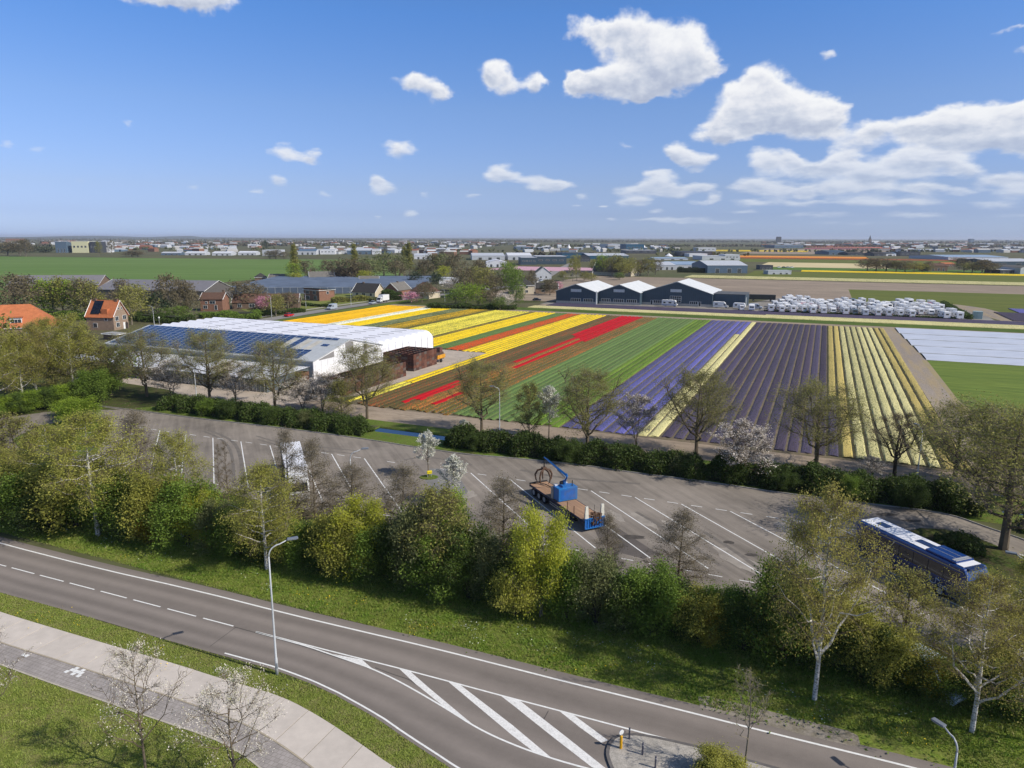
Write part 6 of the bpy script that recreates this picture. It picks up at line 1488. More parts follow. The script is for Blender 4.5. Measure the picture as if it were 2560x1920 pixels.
# knuckle boom: lower arm up, long arm back over the deck
bm_ = MB(); bm_.tube([(X0+1.0,.1,3.1),(X0+1.35,.2,3.9),(X0+1.25,.2,4.25)],[.14,.13,.11],4); bm_.build('lower_boom', BL, t)
bm_ = MB(); bm_.tube([(X0+1.35,.2,4.0),(X0-1.0,.0,4.45),(X0-2.6,-.1,4.75),(X0-3.4,-.15,4.85)],[.19,.16,.12,.09],4); ub = bm_.build('upper_boom', BL, t)
bm_ = MB(); bm_.tube([(X0+1.0,.2,3.7),(X0-.6,.05,4.15)],[.09,.06],8); bm_.build('hydraulic_ram', GS, ub)
bm_ = MB(); bm_.tube([(X0-3.3,-.15,4.85),(X0-3.4,-.15,3.6)],[.09,.08],6); bm_.build('hanger', M_blk, t)
bm_ = MB(); bm_.box(X0-3.65,X0-3.15,-.4,.1,3.35,3.65)
bm_.build('rotator', RS, t)
for k in range(5):
    a = k*6.28/5+.3; c_, s_ = math.cos(a), math.sin(a); m = MB()
    m.tube([(X0-3.4+c_*.1,-.15+s_*.1,3.45),(X0-3.4+c_*.75,-.15+s_*.75,3.25),(X0-3.4+c_*1.05,-.15+s_*1.05,2.7),(X0-3.4+c_*.95,-.15+s_*.95,2.1),(X0-3.4+c_*.7,-.15+s_*.7,1.75)],[.1,.13,.11,.08,.02],5); m.build('grapple_claw', RS, t)
b = MB(); b.tube([(0,-hw+.1,1.24),(.1,-.4,1.42),(1.4,.3,1.36),(3.0,.6,1.26)],.06,5); b.build('cable', M_blk, t)
# ---- white lorry with trailer
f_ = Vector((-29.0,89.3,0)); n2 = Vector((-24.0,76.0,0)); d2 = n2-f_; L2 = d2.length
t = thing('white_lorry', 'white box lorry with trailer half hidden by brown alders on the parking place', 'lorry', (f_.x,f_.y,.03), math.atan2(d2.y,d2.x))
TR = mat('box_roof_white', (.78,.78,.80), .4, .05, .8)
boxp(t,'trailer_box',TR,0,4.6,-1.25,1.25,1.1,3.75,bevel=.04); boxp(t,'cargo_box',TR,5.1,11.0,-1.25,1.25,1.1,3.75,bevel=.04)
b = MB(); b.extr([(11.5,.5),(13.4,.5),(13.5,1.3),(13.3,2.6),(13.0,2.9),(11.5,2.95)], -1.2, 1.2, 'y'); b.build('cab', M_vw, t, bevel=.07)
plate(t,'windscreen',M_vg,[(13.47,-1.05,1.6),(13.47,1.05,1.6),(13.32,1.0,2.55),(13.32,-1.0,2.55)]); boxp(t,'roof_spoiler',M_vw,11.6,12.7,-1.1,1.1,2.95,3.3,bevel=.1)
boxp(t,'chassis',M_blk,.2,11.6,-.5,.5,.6,1.1); boxp(t,'side_panel',mat('shaded_side',(.10,.085,.08),.6),.1,4.5,-1.262,-1.25,1.3,3.5); boxp(t,'side_panel',MATS['shaded_side'],5.2,10.9,-1.262,-1.25,1.3,3.5)  # dark panels on the left only: shade of that side put into colour
wheels(t,(1.4,3.0,6.6,9.6,12.4),1.22,.5,.32)
# ---- touring coach
CB = mat('coach_blue', (.006,.04,.18), .22, .05, 1, .7); CN = mat('coach_navy', (.012,.03,.10), .3, .08, 1, .6)
rr_, fr_ = Vector(((34.0+35.6)/2, 64.7, 0)), Vector((38.55, 54.4, 0)); d3 = fr_-rr_; L3 = d3.length+.9
t = thing('coach', 'long blue touring coach with white roof panel parked at the right', 'bus', (rr_.x-.2,rr_.y+.3,.03), math.atan2(d3.y,d3.x)); hb = 1.27
b = MB(); b.extr([(0,.38),(L3-.35,.38),(L3-.05,.8),(L3,1.4),(L3-.25,2.5),(L3-.75,3.32),(.25,3.36),(.05,3.0),(0,1.2)], -hb, hb, 'y'); b.build('body', CB, t, bevel=.11)
for s_ in (-1,1):
    wb = boxp(t,'window',M_vg,.7,L3-1.0,s_*(hb+.003)-.006,s_*(hb+.003)+.006,1.75,2.85)
    b = MB()
    for x_ in np.arange(1.9,L3-1.2,1.5): b.box(x_-.03,x_+.03,s_*(hb+.012)-.004,s_*(hb+.012)+.004,1.75,2.85)
    b.build('pillar', M_blk, wb)
    boxp(t,'side_panel',CN,.4,L3-.8,s_*(hb+.002)-.004,s_*(hb+.002)+.004,.55,1.6)
    boxp(t,'gold_line',mat('gold_line',(.5,.42,.16),.4),.4,L3-.8,s_*(hb+.004)-.005,s_*(hb+.004)+.005,3.0,3.06)
plate(t,'windscreen',M_vg,[(L3+.005,-1.08,1.35),(L3+.005,1.08,1.35),(L3-.24,1.05,2.52),(L3-.24,-1.05,2.52)])
b = MB(); b.box(.25,7.2,-1.02,1.02,3.37,3.40); b.build('roof_panel', TR, t, bevel=0)
boxp(t,'roof_hatch',CN,1.3,2.6,-.38,.42,3.402,3.43); boxp(t,'roof_hatch',CN,5.6,7.25,-.30,.45,3.402,3.43)
boxp(t,'air_conditioning',CB,7.3,10.2,-1.05,1.05,3.33,3.52,bevel=.06)
b = MB(); 
for y in (-.35,.35): b.box(7.5,10.0,y-.02,y+.02,3.52,3.535)
b.box(9.7,9.9,-.9,.9,3.52,3.56); b.box(10.0,10.1,-.9,.9,3.5,3.56); b.build('trim', M_rim, t)
boxp(t,'roof_panel',TR,10.2,L3-1.0,-1.0,1.0,3.345,3.39)
boxp(t,'destination_box',CN,L3-.95,L3-.5,-.9,.9,3.2,3.36,bevel=.03)
# lettering on the near side: one big round letter form and two small lines
LT = mat('coach_lettering', (.42,.50,.62), .5); b = MB(); x0_ = L3-3.3; yy = -hb-.011
pts = [(x0_-.36,1.50),(x0_-.38,1.2),(x0_-.26,.98),(x0_,.9),(x0_+.2,1.02),(x0_+.24,1.3),(x0_+.22,1.5)]
b.tube([(x_,yy,z_) for x_,z_ in pts],.045,4); b.tube([(x0_+.22,yy,1.5),(x0_+.62,yy,1.36)],.05,4); b.build('lettering', LT, t)
b = MB()
for z_ in (1.02,.86): 
    for k in range(6): b.box(x0_+.5+k*.15,x0_+.6+k*.15,yy-.004,yy+.004,z_,z_+.09)
b.build('lettering', LT, t)
wheels(t,(2.6,3.9,L3-2.6),hb+.01,.5,.34); boxp(t,'mirror',M_blk,L3-.2,L3+.2,-hb-.22,-hb-.05,2.0,2.6,bevel=.03); boxp(t,'mirror',M_blk,L3-.2,L3+.2,hb+.05,hb+.22,2.0,2.6,bevel=.03)
# partly hidden vehicle behind the yellow bush
p1_, p2_ = G(2262,1612,2.3), G(2372,1668,2.3); d4 = Vector((p2_.x-p1_.x,p2_.y-p1_.y,0))
t = panelvan(mat('pale_blue_van',(.45,.55,.68),.3,.05,1,.5)); t['label'] = 'pale blue-white van glimpsed through the bushes below the coach'; m_ = (Vector((p1_.x,p1_.y,0))+Vector((p2_.x,p2_.y,0)))/2
t.location = (m_.x,m_.y,.03); t.rotation_euler = (0,0,math.atan2(d4.y,d4.x))
# yellow tipper trailer with a brown loader behind the crate stack
t = thing('tipper_trailer', 'yellow-orange tipper trailer behind the tall crate stack', 'trailer', ST(148.6,-86.6), -FA); YO = mat('trailer_orange', (.62,.30,.03), .6, .2, 1.5)
boxp(t,'tub',YO,0,2.3,0,3.8,1.0,1.9); boxp(t,'tub_inside',RS,.1,2.2,.1,3.7,1.85,1.93); b = MB()
for y in np.arange(.2,3.8,.7): b.box(2.3,2.36,y,y+.08,1.0,1.9)
b.build('rib', YO, t); boxp(t,'chassis',RS,.6,1.7,.2,4.6,.75,1.0)
for x_ in (.1,2.2):
    b = MB(); b.cyl((x_,1.9,.45),.45,-.12,.12,'x',14); b.build('wheel', M_tyre, t)
t = thing('loader', 'dark brown loader standing behind the yellow tipper trailer', 'loader', ST(153.6,-88.4), -FA)
boxp(t,'body',RS,0,1.6,0,2.6,.7,1.7,bevel=.08); boxp(t,'cab',mat('loader_brown',(.13,.06,.05),.5,.2),.1,1.5,.8,2.2,1.7,2.9,bevel=.06); b = MB(); b.tube([(.8,0,1.5),(.8,-1.2,2.9),(.8,-2.0,2.4)],.12,6); b.build('boom', RS, t)
for y in (.5,2.1):
    b = MB(); b.cyl((1.6,y,.5),.5,-.15,.2,'x',14); b.cyl((0,y,.5),.5,-.2,.15,'x',14); b.build('wheel', M_tyre, t)
# ================================================================== the far polder
def band(name, s0, s1, t0, t1, m, z=.03): return sheet(name, stq(s0,s1,t0,t1), z, m)
band('ploughed_field', 388, 474, -172, 110, M_plough); band('ploughed_field', 320, 388, -172, -118, M_plough, .031); band('ploughed_field', 388, 568, -30, 800, M_plough, .028) if False else None
band('winter_crop_field', 380, 474, 14, 800, M_grassdk, .032); band('winter_crop_field', 320, 380, 62, 800, M_grassdk, .033)
band('ploughed_field', 474, 556, -172, 800, M_plough, .034)
strip('cream_hyacinth_strip', 566, 603, -100, 800, F_crm, 'far cream hyacinth strip beyond the ploughland', 'flower bed')
band('meadow', 606, 712, -60, 900, M_grassdk, .035); strip('yellow_tulip_strip', 714, 742, -20, 260, F_yel, 'thin yellow tulip strip in front of the right hedgerow', 'flower bed')
band('meadow', 742, 815, -60, 900, M_grassfar, .035); band('sand_coloured_field', 817, 976, -67, 60, mat('pale_bulb_field', (.56,.46,.25), .95, .1, .02, coords='Position'), .04)
band('meadow', 976, 1140, -160, 400, M_grassdk, .036)
strip('orange_tulip_strip', 1145, 1215, -180, 230, F_orange, 'far orange-red tulip strip before the horizon farms', 'flower bed'); strip('orange_tulip_strip', 1225, 1325, -180, 60, flower('apricot_tulips', (.2,.15,.03), [(.72,.28,.03),(.66,.22,.03)], .8), 'far apricot tulip strip behind the orange-red one', 'flower bed')
band('brown_field', 1500, 2250, -160, 150, M_plough, .05); strip('magenta_strip', 2280, 2400, -60, 260, flower('magenta_tulips', (.2,.08,.06), [(.42,.05,.16),(.36,.04,.12)], .8), 'distant magenta flower strip at the right', 'flower bed')
strip('pink_strip', 2700, 2900, -50, 200, flower('salmon_tulips', (.2,.08,.06), [(.60,.16,.12),(.5,.12,.08)], .8), 'distant salmon flower strip at the right', 'flower bed'); strip('crimson_strip', 1500, 1700, 520, 900, flower('crimson_tulips', (.2,.06,.06), [(.48,.05,.08),(.42,.04,.08)], .8), 'distant crimson flower strip behind the right greenhouses', 'flower bed')
strip('yellow_strip', 1750, 1950, -260, -40, F_yel, 'distant yellow flower strip right of the far glasshouses', 'flower bed'); strip('pink_hyacinth_strip', 620, 700, -300, -190, flower('pale_pink_hyacinths', (.3,.2,.2), [(.60,.36,.42),(.52,.30,.36)], .8), 'pale pink flower field behind the bushes left of the grey halls', 'flower bed')
strip('blue_hyacinth_strip', 352, 372, 75, 400, F_blu, 'far right blue hyacinth strip beside the storage yard', 'flower bed', .04); strip('purple_hyacinth_strip', 316, 351, 66, 400, F_pur2, 'far right blackish purple hyacinth block beside the storage yard', 'flower bed', .04)
sheet('dirt_track', [ST(315,62),ST(316,74),ST(370,66),ST(386,58),ST(386,52),ST(352,57)], .045, M_soilE)
# bright meadow at the left with its darker drill lines
M_mead = groundmat('bright_meadow', [(.115,.19,.045),(.145,.22,.06),(.10,.165,.04)], (.006,.06,.4), rot=R(-3), stretch=(.06,1.3,1))
sheet('meadow', [G(-900,800), G(0,760), G(120,735), G(420,720), G(620,700), G(760,690), G(1010,690), G(980,650), G(640,648), G(0,641), G(-1400,640)], .022, M_mead)
sheet('ploughed_strip', [G(110,768),G(480,800),G(640,806),G(600,822),G(330,800),G(100,790)], .03, groundmat('brown_plot', [(.14,.105,.07),(.17,.13,.09),(.11,.12,.05)], (.1,.5,3)))
sheet('brown_plot', [G(0,766),G(110,770),G(215,785),G(212,800),G(0,792)], .031, groundmat('brown_plot2', [(.12,.12,.05),(.14,.12,.07),(.11,.11,.04)], (.1,.5,3)))
sheet('meadow', [ST(180,-183),ST(300,-186),ST(340,-182),ST(340,-178),ST(272,-179.5),ST(205,-180),ST(180,-180)], .04, M_bank)
sheet('garden_grass', [ST(210,-196),ST(300,-197),ST(330,-193),ST(330,-235),ST(240,-240)], .024, M_lawn)
sheet('garden_grass', [ST(276,-184),ST(340,-178),ST(420,-172),ST(430,-120),ST(320,-118),ST(284,-150)], .026, M_under)
# village garden trees and hedges in the middle distance
GV = 'trees of the roadside village belt'
VT = [('farbrown',70,800-0,700,60),('farlime',112,788,708,52),('farlime',135,788,706,50),('farbrown',40,790,695,70),('farolive',160,790,702,56),('farlime',190,790,706,50),('farbrown',215,792,705,60),('farolive',235,795,712,50),
 ('farbrown',312,790,705,34),('farolive',345,800,720,66),('farolive',330,812,726,60),('farbrown',300,800,735,50),('fardark',395,798,740,50),('farbrown',420,790,695,60),('farbrown',455,795,705,50),('fargreen',445,800,770,56),('farbrown',475,795,712,46),('farbrown',610,770,708,60),('farbrown',640,765,715,50),
 ('farpink',660,775,745,42),('farbrown',720,775,735,62),('farolive',690,790,742,50),('farpoplar',738,704,618,16),('farlime',736,706,662,34),('faryellow',742,708,685,28),('farbrown',765,700,655,36),('farpoplar',887,700,616,14),('farbrown',880,706,650,60),('farbrown',850,704,655,60),('farbrown',820,700,655,44),
 ('fargrey',925,702,648,60),('fargrey',960,698,634,56),('farbrown',905,706,660,44),('farbrown',990,700,655,44),('farpoplar',1024,692,612,16),('farpoplar',1012,690,622,14),('fargrey',1000,694,640,50),('faryellow',912,708,680,34),('farbrown',1060,700,655,50),('farbrown',1085,690,640,60),('fargrey',1110,690,636,70),('farbrown',1135,694,640,60),('farlime',1060,690,668,44),
 ('fardark',1038,716,682,34),('fardark',1092,722,686,40),('faryellow',1110,702,668,32),('farpale',1128,726,700,44),('farbrown',1072,752,708,30),('farbrown',1055,756,712,28),('farpink',1028,758,732,36),('farbrown',1160,744,672,50),('farolive',1180,735,672,60),('farbrown',1200,730,655,56),('farolive',1210,740,674,60),('farlime',1165,762,712,54),('farlime',1195,768,716,50),
 ('fargreen',1140,768,725,44),('farbrown',1240,745,690,46),('farbrown',1225,768,728,50),('farpale',1260,770,735,40),('fargreen',1275,745,668,36),('fargreen',1290,755,676,34),('farlime',1265,700,658,40),('fargreen',1298,768,718,24),('farbrown',1318,732,690,30),('farbrown',1330,722,678,28),('fargreen',1250,775,745,30),
 ('farbrown',1375,738,700,34),('farpink',1394,730,705,22),('fardark',1362,735,712,24),('farolive',1408,702,678,20),('farolive',1432,704,642,20),('farolive',1442,702,640,18),('farolive',1460,702,680,30),('farolive',1478,705,684,34),('fargreen',1548,700,682,24),
 ('farlime',1505,688,640,34),('farolive',1530,690,640,40),('farolive',1550,690,642,34),('farolive',1575,692,646,40),('farbrown',1600,690,650,34),('farolive',1620,690,645,34),('farbrown',1638,688,650,28),('farolive',1560,694,655,40),('farolive',1490,682,650,30),
 ('farbrown',2168,678,647,40),('farbrown',2190,678,644,44),('farbrown',2215,678,648,44),('farolive',2240,679,652,40),('farbrown',2262,680,650,36),('farolive',2285,681,655,34),('farolive',2305,680,656,30),('farbrown',2320,680,652,26),('farbrown',2410,680,650,40),('farolive',2430,682,655,36),('farbrown',2455,683,648,44),('farbrown',2475,683,655,30),('farbrown',2395,660,642,30),
 ('farbrown',50,640,606,36),('farbrown',65,641,604,30),('farbrown',20,640,610,40),('farolive',248,641,608,14),('farbrown',280,636,606,14),('farbrown',330,642,630,34),('farbrown',345,642,631,26),('farbrown',675,648,630,30),('farbrown',690,648,628,34),('farbrown',710,648,632,26),('fardark',665,628,604,16)]
kn = {'farbrown':'bare brown','farlime':'fresh lime green','farolive':'olive leafing','fardark':'dark evergreen','farpink':'pink blossoming','farpoplar':'slender poplar-like','faryellow':'yellow willow-like','fargrey':'pale grey-green','farpale':'pale blossoming','fargreen':'green leafing'}
cnt = {}
for i, (k_, u, vb, vt, w) in enumerate(VT):
    reg = 'left barns' if u < 720 else 'roadside houses' if u < 1320 else 'buildings right of the village' if u < 1700 else 'fields at the right'
    cnt[(k_,reg)] = cnt.get((k_,reg),0)+1
    plantpx(k_, u, vb, vt, w*1.15, '%s tree among the %s, %s of its sort there' % (kn[k_], reg, ORD[min(29,cnt[(k_,reg)]-1)]), group=GV)
def farhedge(label, a, c_, h, w, n, m, seed=1):
    g_ = np.random.default_rng(seed); d = c_-a; L_ = d.length; x = g_.uniform(0,L_,n); y = g_.normal(size=n)*w*.3; z = g_.uniform(0,1,n)**.7*h*(.85+.2*np.sin(x*.5))
    t = thing('hedge', label, 'hedge', (a.x,a.y,0), math.atan2(d.y,d.x)); q = link('leaves', npmesh('hedge_leaves', leafquads(np.stack([x,y,z],1),.3), 4, m), t); q['kind'] = 'stuff'
    b = MB(); b.box(.3,L_-.3,-w*.3,w*.3,0,h*.8); b.build('dark_core', MATS['hedge_inside'], t)  # plain dark box as core, so the leaves are not see-through
farhedge('tall square-cut dark green hedge before the red brick house end', G(955,752), G(1005,750), 5.2, 3, 5000, L_dk, 2)
farhedge('trimmed green hedge right of the modern brick house', G(830,757), G(925,750), 2.6, 3, 5000, L_olive, 3)
farhedge('low green hedge before the modern brick house', G(750,764), G(825,768), 1.4, 1.6, 2500, L_dk, 4)
farhedge('clipped hedge along the country road beside the lorry', G(925,755), G(985,748), 2.0, 2, 2500, L_greygr, 5)
farhedge('dark hedge at the foot of the far blue hall', G(1692,681), G(1768,682), 5.0, 5, 2500, L_conif, 6)
farhedge('dark undergrowth along the far left edge of the flower field', G(1070,770), G(1290,774), 2.2, 5, 9000, L_dk, 7)
farhedge('green scrub between the tree belt and the left barns', G(-10,785), G(240,800), 3.0, 7, 9000, L_grn, 8)
farhedge('dark scrub behind the brown plot and orange-roofed house', G(330,800), G(480,810), 3.0, 6, 7000, L_dk, 9)
farhedge('green bushes between the white greenhouse and the bungalows', G(545,800), G(650,795), 3.0, 8, 8000, L_grn, 10)
farhedge('low garden hedge along the bungalow terrace', G(500,795), G(560,790), 1.8, 3, 3000, L_grn, 11)
farhedge('dark clipped hedge in the village garden', G(650,790), G(760,780), 1.8, 3, 4000, L_dk, 13)
# --- individual far buildings: (left u, right u, base v, top v, depth, roof, wall, roof colour, words)
SW, SLt, SD = S_white, S_lt, S_dk
Y_ = mat('pale_yellow_wall', (.62,.60,.38), .8, .04); BLU = mat('deep_blue_wall', (.02,.09,.16), .5, .1, .3); GLR = mat('far_glass_roof', (.22,.30,.38), .25, .15, .05)
FB = [(181,222,632,606,40,'flat',Y_,SLt,'pale yellow block-like building on the horizon at the left'),(140,168,632,607,30,'mono',S_blue2,SLt,'blue-grey hall left of the pale yellow building'),(226,250,632,607,30,'flat',S_dk,SLt,'grey hall right of the pale yellow building'),(248,273,631,606,24,'flat',S_white,SW,'white hall with brown base right of the grey hall'),
 (403,452,638,632,20,'gx',S_blue2,SLt,'long low grey shed in the far meadow'),(462,512,638,631,30,'gx',S_lt,SW,'white-roofed tunnel shed in the far meadow'),(530,578,639,631,34,'gx',S_lt,SW,'white gabled greenhouse row in the far meadow'),(595,640,638,630,30,'gx',S_lt,SW,'white shed right of the far greenhouse row'),
 (656,702,640,627,34,'flat',S_lt,SW,'white flat hall behind the bush at the meadow edge'),(745,790,637,624,50,'gx',S_lt,S_blue2,'pale hall with blue roof behind the poplars'),(800,838,636,625,40,'flat',SW,SW,'white warehouse row behind the poplars'),(868,928,636,622,60,'gx',S_blue2,SLt,'blue-grey hall with white end wall'),(930,950,636,624,40,'flat',S_white,SW,'white hall end beside the blue-grey hall'),(992,1012,632,624,30,'gx',S_white,SW,'small white hall by the two poplars'),(1035,1078,648,635,40,'gx',S_white,SLt,'white hall seen over the village trees'),
 (1180,1262,650,634,70,'gx',S_lt,SLt,'large pale-roofed hall left of the grey hall pair'),(1215,1268,668,650,34,'gy',S_white,SW,'white gabled barn end among the trees'),(1270,1330,650,633,60,'gx',S_lt,SW,'long white-roofed hall behind the white barn'),(1302,1342,662,644,36,'flat',S_blue,SLt,'dark slate hall with pale glazed corner'),(1340,1416,661,641,44,'flat',S_blue,SLt,'dark slate hall with three bays'),
 (1290,1330,625,617,40,'flat',S_blue2,SLt,'blue-white depot at the horizon centre'),(1405,1475,646,633,60,'flat',BLU,S_dk,'deep blue hall behind the slate halls'),(1470,1572,648,634,70,'gx',BLU,SLt,'deep blue hall with pale roof'),(1450,1475,654,638,16,'gy',S_dk,R_dark,'small black gabled shed with white gable'),(1520,1600,622,610,80,'flat',S_lt,GLR,'large glass hall at the horizon right of centre'),(1565,1610,627,610,50,'flat',BLU,S_blue2,'tall blue hall with white cones beside it'),
 (1565,1640,634,625,40,'flat',S_dk,S_lt,'low brown and white hall in front of the tall blue hall'),(1635,1720,650,643,40,'gx',S_lt,GLR,'glass sheds behind the right pine row'),(1680,1760,673,655,60,'gx',S_lt,GLR,'pair of pale glasshouses left of the blue hall'),(1640,1690,675,656,50,'gx',S_lt,SLt,'white-gabled sheds before the dark hedge'),(1755,1805,668,655,40,'gx',S_lt,SLt,'low white sheds left of the blue hall roof'),
 (1768,1868,683,652,46,'gx',S_blue2,SLt,'blue-grey hall with two white seams right of the pine row'),(1702,1780,641,628,50,'flat',S_dk,S_dk,'dark hall behind the glasshouses'),(1723,1768,642,633,34,'flat',S_white,SW,'white office block before the dark hall'),(1755,1850,650,639,40,'flat',S_lt,SLt,'grey flat hall right of the white office block'),(1812,1848,650,635,24,'flat',S_lt,SW,'pale tower-like office on the flat hall'),(1745,1790,628,618,30,'flat',S_lt,SW,'white office on the skyline'),
 (1936,2008,620,611,60,'flat',S_blue2,SLt,'long slate hall on the horizon right'),(2072,2115,637,624,50,'gx',S_blue2,S_blue,'dark blue gabled hall among the flower strips'),(2120,2160,638,628,30,'gx',S_dk,R_dark,'black shed right of the dark blue gabled hall'),(2185,2235,640,628,30,'gx',S_dk,R_dark,'dark farmhouse row on the right'),(2215,2240,640,629,20,'gx',S_white,GLR,'white-fronted house right of the dark farmhouse'),(2250,2300,640,628,34,'flat',S_dk,S_dk,'dark low industrial hall on the right'),
 (2300,2395,629,621,60,'flat',S_lt,SW,'white-roofed hall row on the far right skyline'),(2370,2520,650,636,90,'gx',S_lt,GLR,'very large glasshouse on the right skyline'),(2480,2600,664,645,60,'gx',S_blue,SLt,'slate hall with pale roof at the right picture edge'),(2500,2540,684,672,20,'flat',S_dk,S_lt,'dark carport with white beam at the right picture edge'),(2525,2550,683,660,16,'gy',S_lt,R_gry,'pale gabled house at the right picture edge'),(2550,2575,685,662,16,'gy',S_lt,R_gry,'pale gabled house cut by the right picture edge'),
 (2320,2368,678,656,14,'gx',K_brn,R_brn,'brown-roofed farmhouse between the two right hedgerows'),(2360,2388,666,654,14,'gx',K_red,R_org,'russet-roofed house behind the brown-roofed farmhouse'),
 (1900,1932,674,662,10,'flat',S_dk,S_dk,'black container left of the far parked cars'),(1920,1978,686,678,10,'flat',S_lt,SLt,'pale concrete silage wall in the field at the right'),(15,60,608,600,20,'flat',K_red,K_red,'reddish tower block on the left horizon')]
for (ul_, ur_, vb, vt, dep, rk, wm, rm, lab) in FB:
    a, c_ = G(ul_,vb), G(ur_,vb); d = c_-a; w_ = d.length; h_ = max(3, HT((ul_+ur_)/2, vt, a.lerp(c_,.5))); dep *= 1.0
    rh = min(h_*.35, (w_ if rk=='gy' else dep)*.16) if rk in ('gx','gy') else (h_*.12 if rk == 'mono' else 0)
    wins = []
    if w_ > 14 and rk == 'flat' and h_ > 6: wins = [(0, w_*f, h_*.45, w_*.12, h_*.16) for f in (.15,.38,.61,.84)]
    elif w_ > 10: wins = [(0, w_*f, .1, w_*.10, h_*.38) for f in (.25,.55,.8)]
    house(lab, a, math.degrees(math.atan2(d.y,d.x)), w_, dep, h_-rh, rh, rk, wm, rm, wins, name='far_hall' if 'hall' in lab or 'glass' in lab else 'far_building', cat='building', trim=False, ov=.2, group='buildings of the far polder')
# white spires and cones, church, towers, plume
def cone(label, u, vb, vt, r, m, base=0, cat='spire', nm='spire'):
    p = G(u,vb); h_ = HT(u,vt,p); b = MB(); b.tube([(0,0,0),(0,0,h_*base+.01),(0,0,h_)],[r,r,.05],8); o = b.build(nm, m, None, (p.x,p.y,0)); cat_tag(o, label, cat)
for (u,vb,vt,lab) in ((1422,622,611,'white sail-like cone on the skyline left of centre'),(1505,621,615,'small white peak right of the first cone'),(1600,623,610,'left one of two white cones beside the tall blue hall'),(1610,623,611,'right one of two white cones beside the tall blue hall'),(1672,641,632,'white gable peak before the glasshouses')): cone(lab,u,vb,vt,7,M_wht,.1)
p = G(2174,608.5); t = thing('church', 'distant church with dark pointed steeple and white nave at the right', 'church', (p.x,p.y,0), R(10)); H_ = HT(2174,585,p); b = MB(); b.box(-6,6,-6,6,0,H_*.55); b.build('tower', K_brn, t); b = MB(); b.tube([(0,0,H_*.55),(0,0,H_*.6),(0,0,H_)],[8,7,.1],4); b.build('steeple', R_dark, t); b = MB(); b.box(8,60,-10,12,0,H_*.3); b.build('nave', M_wht, t)
for (u,vb,vt,w_,lab,m) in ((1946,606,590,30,'dark square water tower on the right skyline',R_dark),(2427,606,594,34,'grey high-rise on the right skyline',S_blue2),(2485,604,596,40,'faint twin high-rise on the right skyline',S_blue2),(2518,605,597,24,'faint high-rise near the right picture edge',S_blue2)):
    p = G(u,vb); h_ = HT(u,vt,p); t = thing('tower', lab, 'tower', (p.x,p.y,0)); b = MB(); b.box(-w_/2,w_/2,-w_/2,w_/2,0,h_*.93); b.build('shaft', m, t); b = MB(); b.box(-w_/2.4,w_/2.4,-w_/2.4,w_/2.4,h_*.93,h_); b.build('top', m, t)
p = G(1960,678); 
for i,(u,col,lb) in enumerate(((1948,M_vw,'white car at the far parking spot, left one'),(1960,C_dk,'dark car at the far parking spot, second'),(1970,C_sil,'silver car at the far parking spot, third'),(1980,M_vw,'white car at the far parking spot, right one'))): put(car(col), G(u,669.5), R(20), lb)
# ridges of trees and the town: masses that read as one
def treemass(name, label, rows, m, seed, leaf=1.4, per=26):
    g_ = np.random.default_rng(seed); out = []
    for (u0,u1,vb,h,dens,dep) in rows:
        for i in range(int(dens)):
            u = g_.uniform(u0,u1); a = G(u,vb); sc_ = 1+g_.uniform(0,dep)/a.length; hh = h*g_.uniform(.55,1.15); ww = hh*g_.uniform(.4,.7)
            q = g_.normal(size=(per,3)); q /= np.linalg.norm(q,axis=1)[:,None]; q *= g_.uniform(.5,1,(per,1))
            c_ = np.array([a.x*sc_, a.y*sc_, hh*.55]); out.append(c_+q*np.array([ww,ww,hh*.48]))
    P_ = np.concatenate(out); o = link(name, npmesh(name, leafquads(P_, leaf), 4, m)); cat_tag(o, label, None, kind='stuff'); return o
FO = leafmat('far_wood_brown', (.105,.09,.06), (.13,.115,.07), (.085,.09,.045), sc=.02, trans=0, rnd=0); FG = leafmat('far_wood_green', (.10,.12,.04), (.13,.14,.05), (.08,.09,.03), sc=.02, trans=0, rnd=0); FD = leafmat('far_wood_dark', (.04,.055,.03), (.06,.07,.035), (.08,.08,.04), sc=.02, trans=0, rnd=0)
treemass('far_wood', 'brown-green woods and hedgerows in front of the horizon', [(-200,2800,598.6,17,900,500),(-200,2800,601,15,800,400),(-200,2800,604.5,13,700,200),(0,900,610,11,330,100),(1200,1900,606.5,18,420,200),(1900,2800,609,11,420,150),(0,1250,616,9,240,80),(1900,2700,618,9,260,80),(1300,1900,617,8,220,80),(200,1300,612,10,300,100),(1900,2700,606,12,400,150),(1280,1500,640,7,40,30),(740,1060,632,7,50,20)], FO, 1, 2.9, 15)
treemass('far_wood', 'greener clumps of trees between the far buildings', [(0,700,626,8,60,40),(700,1300,615,9,100,60),(640,1300,630,7,50,30),(1280,1720,618,9,90,60),(1500,1760,630,7,50,30),(1820,2560,630,7,90,40),(1640,1900,640,6,30,20)], FG, 2, 1.9, 24)
treemass('far_wood', 'dark evergreen blocks far left and among the farms', [(0,130,632,14,60,60),(1040,1120,628,9,20,20),(2090,2300,634,8,40,30),(1300,1700,626,7,40,30)], FD, 3, 1.8, 26)
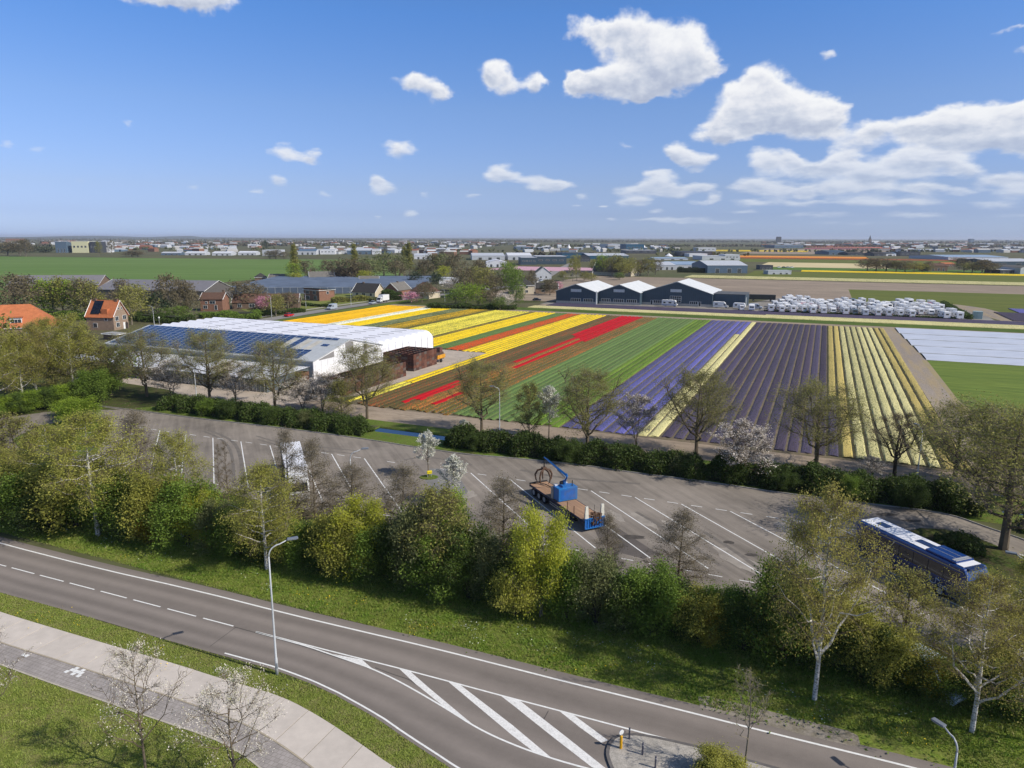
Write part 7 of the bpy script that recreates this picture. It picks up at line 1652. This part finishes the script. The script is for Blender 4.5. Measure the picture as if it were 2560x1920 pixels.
def town(name, label, rows, seed):
    g_ = random.Random(seed); b = MB()
    for (u0,u1,v0,v1,n,hs,pal) in rows:
        for i in range(n):
            u = g_.uniform(u0,u1); v = g_.uniform(v0,v1); p = G(u,v); k = p.length; w_ = g_.uniform(8,22)*(k/2600+.5); d_ = g_.uniform(8,20); h_ = g_.uniform(*hs); a = g_.uniform(-.6,.6)
            mi = g_.choice(pal); vs_ = [(p.x+x*math.cos(a)-y*math.sin(a), p.y+x*math.sin(a)+y*math.cos(a), z) for z in (0,h_) for x,y in ((-w_/2,0),(w_/2,0),(w_/2,d_),(-w_/2,d_))]
            b.add(vs_, [(0,1,5,4),(1,2,6,5),(2,3,7,6),(3,0,4,7)], mi)
            r1 = (p.x-w_/2*math.cos(a)-d_/2*math.sin(a), p.y-w_/2*math.sin(a)+d_/2*math.cos(a), h_*1.4); r2 = (p.x+w_/2*math.cos(a)-d_/2*math.sin(a), p.y+w_/2*math.sin(a)+d_/2*math.cos(a), h_*1.4)
            rm_ = g_.choice((4,5,6,7,1,1)); b.add([vs_[4],vs_[5],vs_[6],vs_[7],r1,r2], [(0,1,5,4),(2,3,4,5),(0,4,3),(1,2,5)], rm_)
    MU = mat('muted_town_white', (.48,.47,.45), .8, .1, .05); o = b.build(name, [MU, S_lt, K_red, S_blue2, R_rust, R_dark, R_gry, MU]); cat_tag(o, label, None, kind='stuff')
town('far_town', 'roofs and white walls of the distant towns', [(260,1250,602,615,200,(3,7),(0,1,2,2,3)),(260,640,614,630,60,(3,7),(0,1,3,2)),(0,300,603,612,30,(3,7),(2,2,1)),(1100,1300,606,622,30,(4,7),(0,1,3)),(1290,1700,612,632,50,(4,7),(0,1,3,3)),(1900,2600,605,618,130,(3,7),(0,1,2,2,3)),(2200,2600,616,632,50,(4,7),(0,1,3,2)),(740,1060,622,636,40,(4,7),(0,1,1,3)),(1040,1180,628,640,30,(4,7),(2,1))], 5)
# low dunes behind the towns
b = MB(); n = 120; V = []
for i in range(n+1):
    u = -600+3800*i/n; p = G(u,596.6); q = p*1.25; hh = 40*(.35+.65*abs(math.sin(i*.31)*math.sin(i*.113+1)))*(1.3 if u < 500 else .55); V += [(p.x,p.y,0),(p.x*1.08,p.y*1.08,hh*.75),(q.x,q.y,hh),(q.x*1.15,q.y*1.15,0)]
b.add(V, [(4*i+k, 4*i+4+k, 4*i+5+k, 4*i+1+k) for i in range(n) for k in range(3)]); b.build('dunes', mat('dune_wood', (.06,.07,.05), 1, .3, .002, coords='Position'))['kind'] = 'structure'
p = G(1860,681); t = thing('sand_heap', 'heap of yellow sand behind the middle grey hall', 'heap', (78,425,0)); b = MB()
b.tube([(0,0,-.1),(0,0,.8),(0,0,1.8),(0,0,2.6),(0,0,2.9)],[7,6,3.6,1.4,.1],14); b.build('sand', mat('yellow_sand', (.50,.36,.20), .95, .15, .6), t); t.scale = (1.4,1,1.2)
# haze: the air between here and the horizon
hz = MB(); hz.box(-31500,31500,-31500,31500,-2,72)
hm = bpy.data.materials.new('haze_air'); hm.use_nodes = True; hn = hm.node_tree.nodes; hn.remove(hn['Principled BSDF'])
pv_ = hn.new('ShaderNodeVolumePrincipled'); pv_.inputs['Color'].default_value = (.80,.87,1,1); pv_.inputs['Density'].default_value = 5.5e-5; pv_.inputs['Anisotropy'].default_value = .1
hm.node_tree.links.new(pv_.outputs[0], hn['Material Output'].inputs['Volume'])
o = hz.build('haze', hm); o['kind'] = 'stuff'; o['label'] = 'thin blue haze over the whole polder'
print('objects', len(bpy.data.objects), 'tris', sum(len(m.polygons) for m in bpy.data.meshes))
